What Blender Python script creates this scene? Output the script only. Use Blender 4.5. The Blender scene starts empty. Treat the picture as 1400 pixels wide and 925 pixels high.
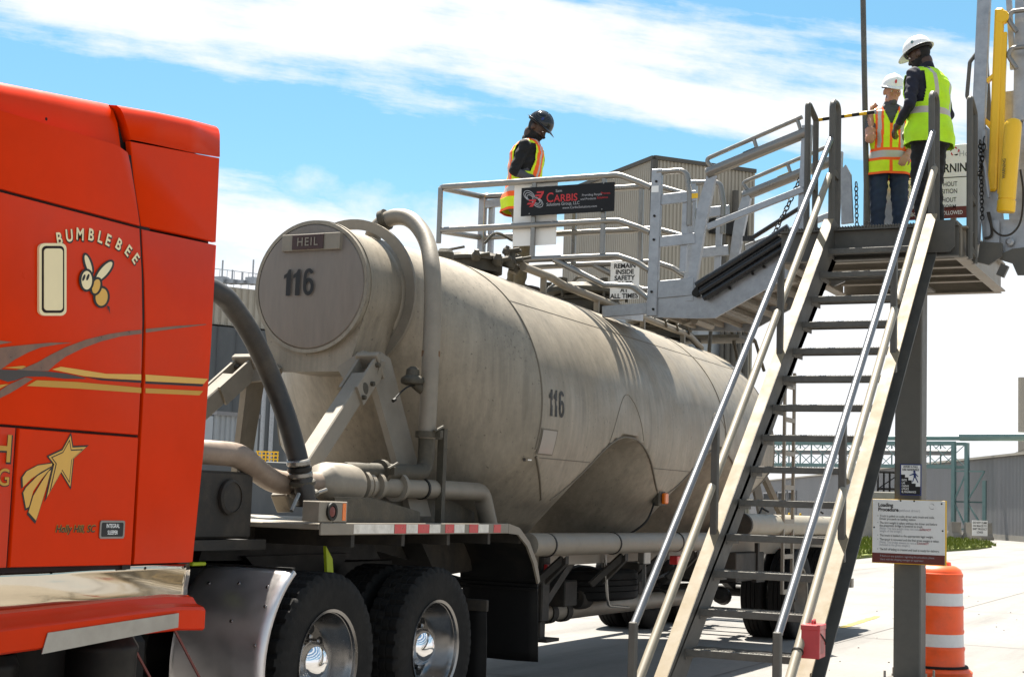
import bpy, bmesh, math, random
import numpy as np
from mathutils import Vector, Matrix
random.seed(7)
SC = bpy.context.scene
COL = SC.collection
R = math.radians
# ------------------------------------------------------------------ camera
# World axes: Y runs along the trucks' lane (away from the camera), X across it, Z up.
CAM_H = 1.49
FPX, PITCH, ROLL, YAW = 2097.7, 0.105011, 0.033624, 0.459707
_fw = np.array([-math.sin(YAW), math.cos(YAW), 0.0]); _rt = np.array([math.cos(YAW), math.sin(YAW), 0.0]); _up = np.array([0, 0, 1.0])
_f2 = _fw*math.cos(PITCH) + _up*math.sin(PITCH); _u2 = _up*math.cos(PITCH) - _fw*math.sin(PITCH)
_r3 = _rt*math.cos(ROLL) + _u2*math.sin(ROLL); _u3 = _u2*math.cos(ROLL) - _rt*math.sin(ROLL)
CAMP = np.array([0, 0, CAM_H])
cam_d = bpy.data.cameras.new('camera'); cam_d.sensor_width = 36.0; cam_d.lens = FPX/1400*36.0; cam_d.clip_end = 6000; cam_d.clip_start = 0.05
cam = bpy.data.objects.new('camera', cam_d); COL.objects.link(cam)
cam.matrix_world = Matrix(((_r3[0], _u3[0], -_f2[0], 0), (_r3[1], _u3[1], -_f2[1], 0), (_r3[2], _u3[2], -_f2[2], CAM_H), (0, 0, 0, 1)))
SC.camera = cam

# survey helpers: sight line through a point of the survey picture, met with a plane of the place
def ray(u, v):
    d = (u-700)*_r3 - (v-462.5)*_u3 + FPX*_f2
    return d/np.linalg.norm(d)
def onX(u, v, c): d = ray(u, v); return CAMP + d*((c-CAMP[0])/d[0])
def onY(u, v, c): d = ray(u, v); return CAMP + d*((c-CAMP[1])/d[1])
def onZ(u, v, c): d = ray(u, v); return CAMP + d*((c-CAMP[2])/d[2])
def atD(u, v, D): d = ray(u, v); return CAMP + d*(D/float(d @ _f2))

# ------------------------------------------------------------------ light
SUN = Vector((-0.27, 0.40, 1.0)).normalized()
W = bpy.data.worlds.new('World'); SC.world = W; W.use_nodes = True
nt = W.node_tree; nt.nodes.clear()
def wn(t, **k):
    n = nt.nodes.new(t)
    for a, b in k.items(): setattr(n, a, b)
    return n
wl = nt.links.new
out = wn('ShaderNodeOutputWorld'); bg = wn('ShaderNodeBackground'); bg.inputs['Strength'].default_value = 0.052
sky = wn('ShaderNodeTexSky', sky_type='NISHITA', sun_disc=False)
sky.sun_elevation = math.asin(SUN.z); sky.sun_rotation = math.atan2(SUN.x, SUN.y)
sky.air_density = 1.0; sky.dust_density = 0.6; sky.ozone_density = 2.5
tc = wn('ShaderNodeTexCoord')
_n = np.cross(ray(600, 30), ray(1100, 105)); _n /= np.linalg.norm(_n)      # cirrus streets lie along this plane
if _n[2] < 0: _n = -_n
_a = ray(850, 60); _a = _a - _n*(_a @ _n); _a /= np.linalg.norm(_a); _b = np.cross(_n, _a)
def wdot(vec):
    d = wn('ShaderNodeVectorMath', operation='DOT_PRODUCT'); wl(tc.outputs['Generated'], d.inputs[0]); d.inputs[1].default_value = tuple(vec); return d.outputs['Value']
def wmath(op, a, b=None, c=None, clamp=False):
    m = wn('ShaderNodeMath', operation=op, use_clamp=clamp)
    for i, x in enumerate((a, b, c)):
        if x is None: continue
        if isinstance(x, (int, float)): m.inputs[i].default_value = x
        else: wl(x, m.inputs[i])
    return m.outputs[0]
def wsmooth(x, lo, hi):
    m = wn('ShaderNodeMapRange', interpolation_type='SMOOTHSTEP'); wl(x, m.inputs[0]); m.inputs[1].default_value = lo; m.inputs[2].default_value = hi; return m.outputs[0]
sN, sA, sB = wdot(_n), wdot(_a), wdot(_b)
def wnoise(kN, kA, kB, scale, detail, rough=0.55, off=0.0):
    c = wn('ShaderNodeCombineXYZ'); wl(wmath('MULTIPLY_ADD', sN, kN, off), c.inputs[0]); wl(wmath('MULTIPLY', sA, kA), c.inputs[1]); wl(wmath('MULTIPLY', sB, kB), c.inputs[2])
    n = wn('ShaderNodeTexNoise'); n.inputs['Scale'].default_value = scale; n.inputs['Detail'].default_value = detail; n.inputs['Roughness'].default_value = rough
    wl(c.outputs[0], n.inputs['Vector']); return n.outputs[0]
big = wnoise(3, 1.2, 1.2, 2.2, 4, 0.5, 3.1)
fine = wnoise(26, 4.0, 4.0, 1.3, 8, 0.62, 0.0)
puff = wnoise(9, 6.0, 6.0, 1.9, 8, 0.6, 5.0)
warp = wmath('MULTIPLY_ADD', wmath('SUBTRACT', big, 0.5), 0.075, sN)
street = wmath('COSINE', wmath('MULTIPLY', warp, 2*math.pi/0.150))
dens = wmath('ADD', wmath('MULTIPLY_ADD', street, 0.44, 0.50), wmath('MULTIPLY', wmath('SUBTRACT', fine, 0.5), 1.75))
dens = wmath('ADD', dens, wmath('MULTIPLY', wmath('SUBTRACT', puff, 0.5), 0.9))
cl1 = wmath('MULTIPLY', wsmooth(dens, 0.26, 0.92), 0.97)
upz = wdot((0, 0, 1))
hz = wmath('ADD', upz, wmath('MULTIPLY', wmath('SUBTRACT', puff, 0.5), 0.16))
cl2 = wmath('SUBTRACT', 1.0, wsmooth(hz, 0.135, 0.215))
cov = wmath('MAXIMUM', wmath('MAXIMUM', cl1, cl2), 0.15, clamp=True)
hs = wn('ShaderNodeHueSaturation'); hs.inputs['Saturation'].default_value = 1.45; hs.inputs['Hue'].default_value = 0.475; hs.inputs['Value'].default_value = 0.86; wl(sky.outputs[0], hs.inputs['Color'])
mx = wn('ShaderNodeMix', data_type='RGBA'); wl(cov, mx.inputs['Factor']); wl(hs.outputs[0], mx.inputs['A']); mx.inputs['B'].default_value = (6.1, 6.2, 6.4, 1)
wl(mx.outputs['Result'], bg.inputs['Color']); wl(bg.outputs[0], out.inputs[0])
sd = bpy.data.lights.new('sun', 'SUN'); sd.energy = 5.0; sd.angle = R(0.53); sd.color = (1.0, 0.94, 0.84)
so = bpy.data.objects.new('sun', sd); COL.objects.link(so); so.location = SUN*50
so.rotation_euler = SUN.to_track_quat('Z', 'Y').to_euler()
VS = SC.view_settings; VS.view_transform = 'Standard'; VS.look = 'None'; VS.exposure = 1.75; VS.gamma = 1.0; VS.use_curve_mapping = False
SC.cycles.max_bounces = 8; SC.cycles.diffuse_bounces = 4; SC.cycles.glossy_bounces = 4

# ------------------------------------------------------------------ mesh helpers
def V3(p): return np.array(p, float)
def unit(a): a = V3(a); return a/np.linalg.norm(a)
class MB:
    def __init__(s): s.v = []; s.f = []; s.m = []; s.cm = 0
    def add(s, vs, fs):
        o = len(s.v); s.v += [tuple(map(float, p)) for p in vs]
        for q in fs: s.f.append([o+i for i in q]); s.m.append(s.cm)
        return s
    def mat(s, i): s.cm = i; return s
    def box(s, x0, x1, y0, y1, z0, z1, ch=0.0):
        return s.obox(((x0+x1)/2, (y0+y1)/2, (z0+z1)/2), (abs(x1-x0)/2, 0, 0), (0, abs(y1-y0)/2, 0), (0, 0, abs(z1-z0)/2), ch)
    def obox(s, c, a, b, d, ch=0.0):
        c, a, b, d = V3(c), V3(a), V3(b), V3(d)
        if ch <= 0:
            vs = [c+i*a+j*b+k*d for i in (-1, 1) for j in (-1, 1) for k in (-1, 1)]
            return s.add(vs, [(0, 1, 3, 2), (4, 6, 7, 5), (0, 4, 5, 1), (2, 3, 7, 6), (0, 2, 6, 4), (1, 5, 7, 3)])
        L = [np.linalg.norm(t) for t in (a, b, d)]; ch = min(ch, 0.45*min(L))
        A, B, D = [t*(1-ch/l) for t, l in zip((a, b, d), L)]
        vs = []; idx = {}
        for i in (-1, 1):
            for j in (-1, 1):
                for k in (-1, 1):
                    for ax in range(3):
                        idx[(i, j, k, ax)] = len(vs)
                        vs.append(c + i*(a if ax == 0 else A) + j*(b if ax == 1 else B) + k*(d if ax == 2 else D))
        fs = []
        for ax in range(3):
            o = [t for t in range(3) if t != ax]
            for sg in (-1, 1):
                q = []
                for p0, p1 in ((-1, -1), (1, -1), (1, 1), (-1, 1)):
                    t = [0, 0, 0]; t[ax] = sg; t[o[0]] = p0; t[o[1]] = p1; q.append(idx[(*t, ax)])
                fs.append(q)
        for ax in range(3):
            o = [t for t in range(3) if t != ax]
            for p0 in (-1, 1):
                for p1 in (-1, 1):
                    q = []
                    for sg, aa in ((-1, o[0]), (1, o[0]), (1, o[1]), (-1, o[1])):
                        t = [0, 0, 0]; t[ax] = sg; t[o[0]] = p0; t[o[1]] = p1; q.append(idx[(*t, aa)])
                    fs.append(q)
        for i in (-1, 1):
            for j in (-1, 1):
                for k in (-1, 1): fs.append([idx[(i, j, k, 0)], idx[(i, j, k, 1)], idx[(i, j, k, 2)]])
        return s.add(vs, fs)
    def bar(s, p, q, w, h, up=(0, 0, 1), ch=0.0):
        p, q = V3(p), V3(q); d = q-p; L = np.linalg.norm(d); d = d/L
        sd = np.cross(d, V3(up))
        if np.linalg.norm(sd) < 1e-6: sd = np.cross(d, (1, 0, 0))
        sd = unit(sd); u = np.cross(sd, d)
        return s.obox((p+q)/2, d*L/2, sd*w/2, u*h/2, ch)
    def tube(s, pts, r, n=10, cap=True, closed=False, flat=1.0, up=None):
        P = [V3(p) for p in pts]; m = len(P)
        rr = [r]*m if isinstance(r, (int, float)) else list(r)
        T = []
        for i in range(m):
            if closed: t = P[(i+1) % m]-P[i-1]
            else: t = P[min(i+1, m-1)]-P[max(i-1, 0)]
            T.append(unit(t))
        u0 = V3(up) if up is not None else (V3((0, 0, 1)) if abs(T[0][2]) < 0.9 else V3((1, 0, 0)))
        N = unit(u0 - T[0]*(u0 @ T[0])); vs = []; 
        for i in range(m):
            N = N - T[i]*(N @ T[i]); N = unit(N); Bv = np.cross(T[i], N)
            for k in range(n):
                a = 2*math.pi*(k+0.5)/n
                vs.append(P[i] + rr[i]*(math.cos(a)*N + flat*math.sin(a)*Bv))
        fs = []
        for i in range(m if closed else m-1):
            i2 = (i+1) % m
            for k in range(n):
                k2 = (k+1) % n; fs.append((i*n+k, i*n+k2, i2*n+k2, i2*n+k))
        if cap and not closed: fs.append(list(range(n))[::-1]); fs.append([(m-1)*n+k for k in range(n)])
        return s.add(vs, fs)
    def lathe(s, prof, c=(0, 0, 0), ax=(0, 0, 1), n=24, a0=0.0, a1=2*math.pi):
        c, ax = V3(c), unit(ax); u = V3((1, 0, 0)) if abs(ax[0]) < 0.9 else V3((0, 1, 0)); u = unit(u-ax*(u@ax)); w = np.cross(ax, u)
        full = abs(a1-a0-2*math.pi) < 1e-6; m = n if full else n+1; vs = []
        for r, h in prof:
            for k in range(m):
                a = a0+(a1-a0)*k/n; vs.append(c+ax*h+r*(math.cos(a)*u+math.sin(a)*w))
        fs = []
        for i in range(len(prof)-1):
            for k in range(n):
                k2 = (k+1) % m; fs.append((i*m+k, i*m+k2, (i+1)*m+k2, (i+1)*m+k))
        if full:
            if prof[0][0] > 1e-5: fs.append(list(range(m))[::-1])
            if prof[-1][0] > 1e-5: fs.append([(len(prof)-1)*m+k for k in range(m)])
        return s.add(vs, fs)
    def ring(s, prof, c, ax, n=24):       # closed profile turned round an axis (a torus-like solid)
        c, ax = V3(c), unit(ax); u = V3((1, 0, 0)) if abs(ax[0]) < 0.9 else V3((0, 1, 0)); u = unit(u-ax*(u@ax)); w = np.cross(ax, u)
        vs = []; m = len(prof)
        for k in range(n):
            a = 2*math.pi*k/n; e = math.cos(a)*u+math.sin(a)*w
            for r, h in prof: vs.append(c+ax*h+r*e)
        fs = [(k*m+i, k*m+(i+1) % m, ((k+1) % n)*m+(i+1) % m, ((k+1) % n)*m+i) for k in range(n) for i in range(m)]
        return s.add(vs, fs)
    def prism(s, poly, vec):
        n = len(poly); P = [V3(p) for p in poly]; vec = V3(vec)
        return s.add(P+[p+vec for p in P], [list(range(n))[::-1], [n+i for i in range(n)]]+[(i, (i+1) % n, n+(i+1) % n, n+i) for i in range(n)])
    def poly(s, pts): return s.add(pts, [list(range(len(pts)))])
    def grid(s, pts2):                   # rows of points
        m, n = len(pts2), len(pts2[0])
        return s.add([p for row in pts2 for p in row], [(i*n+j, i*n+j+1, (i+1)*n+j+1, (i+1)*n+j) for i in range(m-1) for j in range(n-1)])

def fillet(pts, rad, k=5, closed=False):
    P = [V3(p) for p in pts]; o = []; m = len(P)
    for i in range(m):
        if not closed and i in (0, m-1): o.append(P[i]); continue
        a, b, c = P[i-1], P[i], P[(i+1) % m]; u, w = unit(a-b), unit(c-b)
        cs = max(-1, min(1, float(u@w))); th = math.acos(cs)
        if th > math.pi-0.02: o.append(b); continue
        rd = rad[i] if isinstance(rad, (list, tuple)) else rad
        t = min(rd/math.tan(th/2), 0.49*np.linalg.norm(a-b), 0.49*np.linalg.norm(c-b))
        p0, p1 = b+u*t, b+w*t
        for j in range(k+1):
            q = j/k; o.append((1-q)**2*p0+2*q*(1-q)*b+q*q*p1)
    return o

ORG = {}
def obj(name, mb, mat, parent=None, sharp=32, smooth=True, normals=True):
    me = bpy.data.meshes.new(name)
    off = V3(ORG.get(parent.name, (0, 0, 0))) if parent is not None else V3((0, 0, 0))
    vs = (np.array(mb.v)-off) if len(mb.v) else []
    me.from_pydata([tuple(p) for p in vs], [], mb.f)
    mats = mat if isinstance(mat, (list, tuple)) else [mat]
    for m in mats: me.materials.append(m)
    if any(mb.m): me.polygons.foreach_set('material_index', mb.m)
    if normals:
        bm = bmesh.new(); bm.from_mesh(me); bmesh.ops.recalc_face_normals(bm, faces=bm.faces[:]); bm.to_mesh(me); bm.free()
    if smooth: me.shade_smooth(); me.set_sharp_from_angle(angle=R(sharp))
    me.update()
    o = bpy.data.objects.new(name, me); COL.objects.link(o)
    if parent is not None: o.parent = parent; ORG[o.name] = tuple(off)
    else: ORG[o.name] = (0, 0, 0)
    return o
def tag(o, label, cat, group=None):
    o['label'] = label; o['category'] = cat
    if group: o['group'] = group
    return o
def thing(name, label, cat, loc=(0, 0, 0), group=None):
    o = bpy.data.objects.new(name, None); o.empty_display_size = 0.2; COL.objects.link(o); o.location = tuple(loc); ORG[o.name] = tuple(loc)
    return tag(o, label, cat, group)
def struct(o, kind='structure'): o['kind'] = kind; return o
def copy_tree(o, parent=None, off=(0, 0, 0)):
    c = o.copy(); COL.objects.link(c); c.parent = parent
    ORG[c.name] = ORG.get(o.name, (0, 0, 0))
    if parent is None: c.location = Vector(o.location)+Vector(off)
    for ch in list(o.children): copy_tree(ch, c)
    return c
def text(name, body, origin, right, up, size, mat, parent, align='LEFT', sx=1.0, bold=0.0, depth=0.0, valign='BOTTOM_BASELINE', spacing=1.0, line=1.0, mapf=None):
    res = None
    for i, ln in enumerate(body.split('\n')):
        if not ln.strip(): continue
        cu = bpy.data.curves.new('lettering', 'FONT'); cu.body = ln; cu.size = size; cu.align_x = align; cu.align_y = 'BOTTOM_BASELINE'
        cu.offset = bold*size; cu.extrude = depth; cu.space_character = spacing; cu.resolution_u = 4
        t = bpy.data.objects.new('lettering', cu); COL.objects.link(t)
        bpy.context.view_layer.update()
        me = bpy.data.meshes.new_from_object(t.evaluated_get(bpy.context.evaluated_depsgraph_get()))
        bpy.data.objects.remove(t); bpy.data.curves.remove(cu)
        o3, r3, u3 = V3(origin), unit(right), unit(up); n3 = np.cross(r3, u3)
        dy = -i*size*line-(0.72*size if valign == 'TOP' else 0.0)
        mb = MB()
        pts = [(v.co.x*sx, v.co.y+dy, v.co.z) for v in me.vertices]
        mb.add([(mapf(x, y) if mapf else o3+r3*x+u3*y+n3*z) for x, y, z in pts], [list(p.vertices) for p in me.polygons])
        bpy.data.meshes.remove(me)
        res = obj(name, mb, mat, parent, smooth=False, normals=False)
    return res
def place(name, mesh, loc, parent, rot=(0, 0, 0)):
    o = bpy.data.objects.new(name, mesh); COL.objects.link(o); o.parent = parent
    off = ORG.get(parent.name, (0, 0, 0)) if parent is not None else (0, 0, 0)
    o.location = (loc[0]-off[0], loc[1]-off[1], loc[2]-off[2]); o.rotation_euler = rot; ORG[o.name] = tuple(loc); return o

# ------------------------------------------------------------------ materials
def mat(name, c, rough=0.6, metal=0.0, var=0.15, scale=4.0, bump=0.0, bscale=40.0, coat=0.0, stretch=(1, 1, 1), dirt=None, dirt_amt=0.5, dirt_scale=1.5, rvar=0.1, spec=0.5, bdist=0.01, k=0.63):
    c = tuple(x*k for x in c[:3]); dirt = tuple(x*k for x in dirt) if dirt else None
    m = bpy.data.materials.new(name); m.use_nodes = True; t = m.node_tree; N = t.nodes; L = t.links.new
    b = N['Principled BSDF']; b.inputs['Roughness'].default_value = rough; b.inputs['Metallic'].default_value = metal
    b.inputs['Specular IOR Level'].default_value = spec
    if coat: b.inputs['Coat Weight'].default_value = coat; b.inputs['Coat Roughness'].default_value = 0.06
    g = N.new('ShaderNodeTexCoord'); mp = N.new('ShaderNodeMapping'); mp.inputs['Scale'].default_value = stretch; L(g.outputs['Object'], mp.inputs[0])
    n = N.new('ShaderNodeTexNoise'); n.inputs['Scale'].default_value = scale; n.inputs['Detail'].default_value = 8; n.inputs['Roughness'].default_value = 0.65; L(mp.outputs[0], n.inputs['Vector'])
    r = N.new('ShaderNodeMapRange'); r.inputs[1].default_value = 0.28; r.inputs[2].default_value = 0.72; r.inputs[3].default_value = 1-var; r.inputs[4].default_value = 1+var; L(n.outputs[0], r.inputs[0])
    mu = N.new('ShaderNodeVectorMath'); mu.operation = 'SCALE'; mu.inputs[0].default_value = c[:3]; L(r.outputs[0], mu.inputs['Scale']); col = mu.outputs[0]
    if dirt:
        n2 = N.new('ShaderNodeTexNoise'); n2.inputs['Scale'].default_value = dirt_scale; n2.inputs['Detail'].default_value = 10; n2.inputs['Roughness'].default_value = 0.7; L(mp.outputs[0], n2.inputs['Vector'])
        r2 = N.new('ShaderNodeMapRange'); r2.inputs[1].default_value = 0.47; r2.inputs[2].default_value = 0.68; r2.inputs[4].default_value = dirt_amt; L(n2.outputs[0], r2.inputs[0])
        mm = N.new('ShaderNodeMix'); mm.data_type = 'RGBA'; L(r2.outputs[0], mm.inputs['Factor']); L(col, mm.inputs['A']); mm.inputs['B'].default_value = (*dirt, 1); col = mm.outputs['Result']
    L(col, b.inputs['Base Color'])
    if rvar:
        rr = N.new('ShaderNodeMapRange'); rr.inputs[1].default_value = 0.3; rr.inputs[2].default_value = 0.7; rr.inputs[3].default_value = max(0.02, rough-rvar); rr.inputs[4].default_value = min(1, rough+rvar); L(n.outputs[0], rr.inputs[0]); L(rr.outputs[0], b.inputs['Roughness'])
    if bump:
        nb = N.new('ShaderNodeTexNoise'); nb.inputs['Scale'].default_value = bscale; nb.inputs['Detail'].default_value = 6; L(mp.outputs[0], nb.inputs['Vector'])
        bp = N.new('ShaderNodeBump'); bp.inputs['Strength'].default_value = bump; bp.inputs['Distance'].default_value = bdist; L(nb.outputs[0], bp.inputs['Height']); L(bp.outputs[0], b.inputs['Normal'])
    return m
M = {}
M['red'] = mat('red_paint', (0.58, 0.026, 0.0), 0.34, 0, 0.10, 1.6, spec=0.30, rvar=0.08, bump=0.12, bscale=1.3, bdist=0.06, k=1.0, dirt=(0.46, 0.03, 0.004), dirt_amt=0.3, dirt_scale=1.2)
M['red'].node_tree.nodes['Principled BSDF'].inputs['Specular Tint'].default_value = (1.0, 0.22, 0.06, 1)
M['redgap'] = mat('panel_gap', (0.015, 0.004, 0.003), 0.9, var=0.0)
M['stainless'] = mat('polished_stainless', (0.60, 0.52, 0.40), 0.09, 1.0, 0.08, 3, bump=0.0, bscale=3, bdist=0.05, rvar=0.06, k=1.0)
M['fender'] = mat('brushed_fender_steel', (0.60, 0.57, 0.56), 0.38, 0.88, 0.10, 5, bump=0.08, bscale=6, rvar=0.10, k=1.0)
M['chrome'] = mat('chrome', (0.85, 0.85, 0.86), 0.05, 1.0, 0.02, 3, rvar=0.02, k=1.0)
M['rim'] = mat('polished_aluminium_rim', (0.40, 0.39, 0.38), 0.22, 1.0, 0.12, 9, rvar=0.08)
M['alu_step'] = mat('step_plate', (0.55, 0.52, 0.46), 0.45, 0.6, 0.15, 8)
M['rubber'] = mat('tyre_rubber', (0.010, 0.0095, 0.009), 0.8, 0, 0.35, 14, bump=0.2, bscale=60, spec=0.25, dirt=(0.035, 0.031, 0.025), dirt_amt=0.35, dirt_scale=4)
M['flap'] = mat('rubber_flap', (0.006, 0.006, 0.006), 0.7, 0, 0.3, 6, spec=0.25, bump=0.15, bscale=12, dirt=(0.022, 0.02, 0.017), dirt_amt=0.25, dirt_scale=2)
M['black'] = mat('black_steel', (0.010, 0.0095, 0.009), 0.55, 0.1, 0.4, 10, spec=0.3, dirt=(0.06, 0.048, 0.034), dirt_amt=0.4, dirt_scale=3)
M['chassis'] = mat('dirty_chassis', (0.030, 0.026, 0.021), 0.75, 0.1, 0.45, 9, bump=0.2, bscale=30, dirt=(0.13, 0.10, 0.068), dirt_amt=0.45, dirt_scale=3)
M['hose'] = mat('black_hose_rubber', (0.022, 0.02, 0.018), 0.5, 0, 0.4, 12, dirt=(0.12, 0.09, 0.06), dirt_amt=0.35, dirt_scale=5)
M['cream'] = mat('cream_paint', (0.36, 0.285, 0.175), 0.68, 0, 0.10, 6, bump=0.05, bscale=60, dirt=(0.24, 0.17, 0.085), dirt_amt=0.35, dirt_scale=2.5)
M['cream_rail'] = mat('cream_rail_paint', (0.36, 0.315, 0.235), 0.5, 0, 0.08, 6, dirt=(0.30, 0.255, 0.18), dirt_amt=0.3, dirt_scale=4)
M['grey_webshade'] = mat('grey_steel_paint_web_shade', (0.125, 0.118, 0.102), 0.6, 0.1, 0.18, 7, bump=0.06, bscale=70, dirt=(0.24, 0.21, 0.16), dirt_amt=0.35, dirt_scale=3)  # grey steel paint; on the stair webs the colour carries channel shade
M['column'] = mat('column_paint', (0.15, 0.143, 0.125), 0.62, 0.0, 0.14, 12, bump=0.1, bscale=120, dirt=(0.20, 0.18, 0.14), dirt_amt=0.3, dirt_scale=2)
M['galv'] = mat('galvanised_steel', (0.52, 0.535, 0.56), 0.40, 0.6, 0.16, 14, bump=0.06, bscale=50, dirt=(0.34, 0.35, 0.36), dirt_amt=0.5, dirt_scale=9)
M['galv_rail'] = mat('galvanised_rail', (0.26, 0.262, 0.27), 0.36, 0.75, 0.10, 6, dirt=(0.20, 0.205, 0.22), dirt_amt=0.4, dirt_scale=9, rvar=0.06)
M['alu'] = mat('cage_aluminium', (0.36, 0.345, 0.32), 0.34, 0.75, 0.10, 10, dirt=(0.42, 0.38, 0.33), dirt_amt=0.4, dirt_scale=7)
M['tread'] = mat('tread_grating_steel', (0.19, 0.18, 0.16), 0.7, 0.2, 0.3, 18, bump=0.3, bscale=50, dirt=(0.25, 0.22, 0.17), dirt_amt=0.45, dirt_scale=6)
M['yellow'] = mat('safety_yellow', (0.80, 0.47, 0.008), 0.4, 0, 0.05, 5, dirt=(0.55, 0.33, 0.02), dirt_amt=0.25, dirt_scale=5, k=1.0)
M['white'] = mat('white_panel', (0.78, 0.77, 0.74), 0.5, 0, 0.04, 4, dirt=(0.62, 0.59, 0.54), dirt_amt=0.35, dirt_scale=3, k=1.0)
M['signblack'] = mat('sign_black', (0.010, 0.010, 0.012), 0.45, 0, 0.1, 4, spec=0.25)
M['ink'] = mat('ink_black', (0.012, 0.011, 0.011), 0.6, 0, 0.0)
M['inkred'] = mat('ink_red', (0.45, 0.015, 0.02), 0.5, 0, 0.0, k=1.0)
M['inkgrey'] = mat('ink_grey', (0.36, 0.36, 0.38), 0.5, 0, 0.0, k=1.0)
M['inkblue'] = mat('ink_blue', (0.02, 0.045, 0.22), 0.5, 0, 0.0)
M['inkwhite'] = mat('ink_white', (0.8, 0.8, 0.78), 0.5, 0, 0.0, k=1.0)
M['maroon'] = mat('maroon_band', (0.13, 0.022, 0.016), 0.5, 0, 0.05, k=1.0)
M['gold'] = mat('gold_decal', (0.60, 0.33, 0.05), 0.4, 0.0, 0.06, 8, k=1.0)
M['golddk'] = mat('ochre_decal', (0.46, 0.23, 0.012), 0.4, 0.0, 0.06, 8, k=1.0)
M['bronze'] = mat('bronze_decal', (0.15, 0.072, 0.04), 0.35, 0.0, 0.35, 14, k=1.0)
M['decalcream'] = mat('cream_decal', (0.74, 0.62, 0.36), 0.45, 0, 0.05, k=1.0)
M['amber'] = mat('amber_lens', (0.75, 0.16, 0.01), 0.2, 0, 0.1, 20, k=1.0)
M['reflred'] = mat('red_reflector', (0.52, 0.03, 0.03), 0.35, 0, 0.15, 20, k=1.0)
M['reflwhite'] = mat('white_reflector', (0.66, 0.62, 0.55), 0.4, 0, 0.15, 20, dirt=(0.3, 0.26, 0.2), dirt_amt=0.5, dirt_scale=12, k=1.0)
M['redbox'] = mat('red_box_paint', (0.42, 0.035, 0.04), 0.4, 0, 0.08, 8, dirt=(0.25, 0.02, 0.02), dirt_amt=0.3, dirt_scale=10, k=1.0)
M['drum'] = mat('orange_drum_plastic', (0.80, 0.085, 0.006), 0.42, 0, 0.06, 5, dirt=(0.42, 0.06, 0.015), dirt_amt=0.4, dirt_scale=6, k=1.0)
M['drumband'] = mat('drum_band', (0.58, 0.58, 0.58), 0.45, 0, 0.06, 20, k=1.0)
def ground_mat():
    m = bpy.data.materials.new('concrete_yard'); m.use_nodes = True; t = m.node_tree; N = t.nodes; L = t.links.new; b = N['Principled BSDF']
    g = N.new('ShaderNodeTexCoord')
    def nz(sc, det, ro=0.6, st=(1, 1, 1)):
        mp = N.new('ShaderNodeMapping'); mp.inputs['Scale'].default_value = st; L(g.outputs['Object'], mp.inputs[0])
        n = N.new('ShaderNodeTexNoise'); n.inputs['Scale'].default_value = sc; n.inputs['Detail'].default_value = det; n.inputs['Roughness'].default_value = ro; L(mp.outputs[0], n.inputs[0]); return n.outputs[0]
    def mrg(x, a, bb, c, d):
        r = N.new('ShaderNodeMapRange'); L(x, r.inputs[0]); r.inputs[1].default_value = a; r.inputs[2].default_value = bb; r.inputs[3].default_value = c; r.inputs[4].default_value = d; return r.outputs[0]
    def mul(a, bb):
        x = N.new('ShaderNodeMath'); x.operation = 'MULTIPLY'; L(a, x.inputs[0]); L(bb, x.inputs[1]); return x.outputs[0]
    f = mul(mrg(nz(0.25, 8), 0.3, 0.7, 0.82, 1.12), mrg(nz(14, 8, 0.7), 0.3, 0.7, 0.88, 1.1))
    f = mul(f, mrg(nz(0.8, 8, 0.65, (1.4, 0.12, 1)), 0.50, 0.72, 1.0, 0.62))         # tyre-worn streaks along the lane
    f = mul(f, mrg(nz(60, 2), 0.66, 0.74, 1.0, 0.55))                                  # grit
    sc = N.new('ShaderNodeVectorMath'); sc.operation = 'SCALE'; sc.inputs[0].default_value = (0.186, 0.178, 0.167); L(f, sc.inputs['Scale']); L(sc.outputs[0], b.inputs['Base Color'])
    b.inputs['Roughness'].default_value = 0.9
    bp = N.new('ShaderNodeBump'); bp.inputs['Strength'].default_value = 0.25; bp.inputs['Distance'].default_value = 0.01; L(nz(35, 8), bp.inputs['Height']); L(bp.outputs[0], b.inputs['Normal'])
    return m
M['ground'] = ground_mat()
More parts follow.
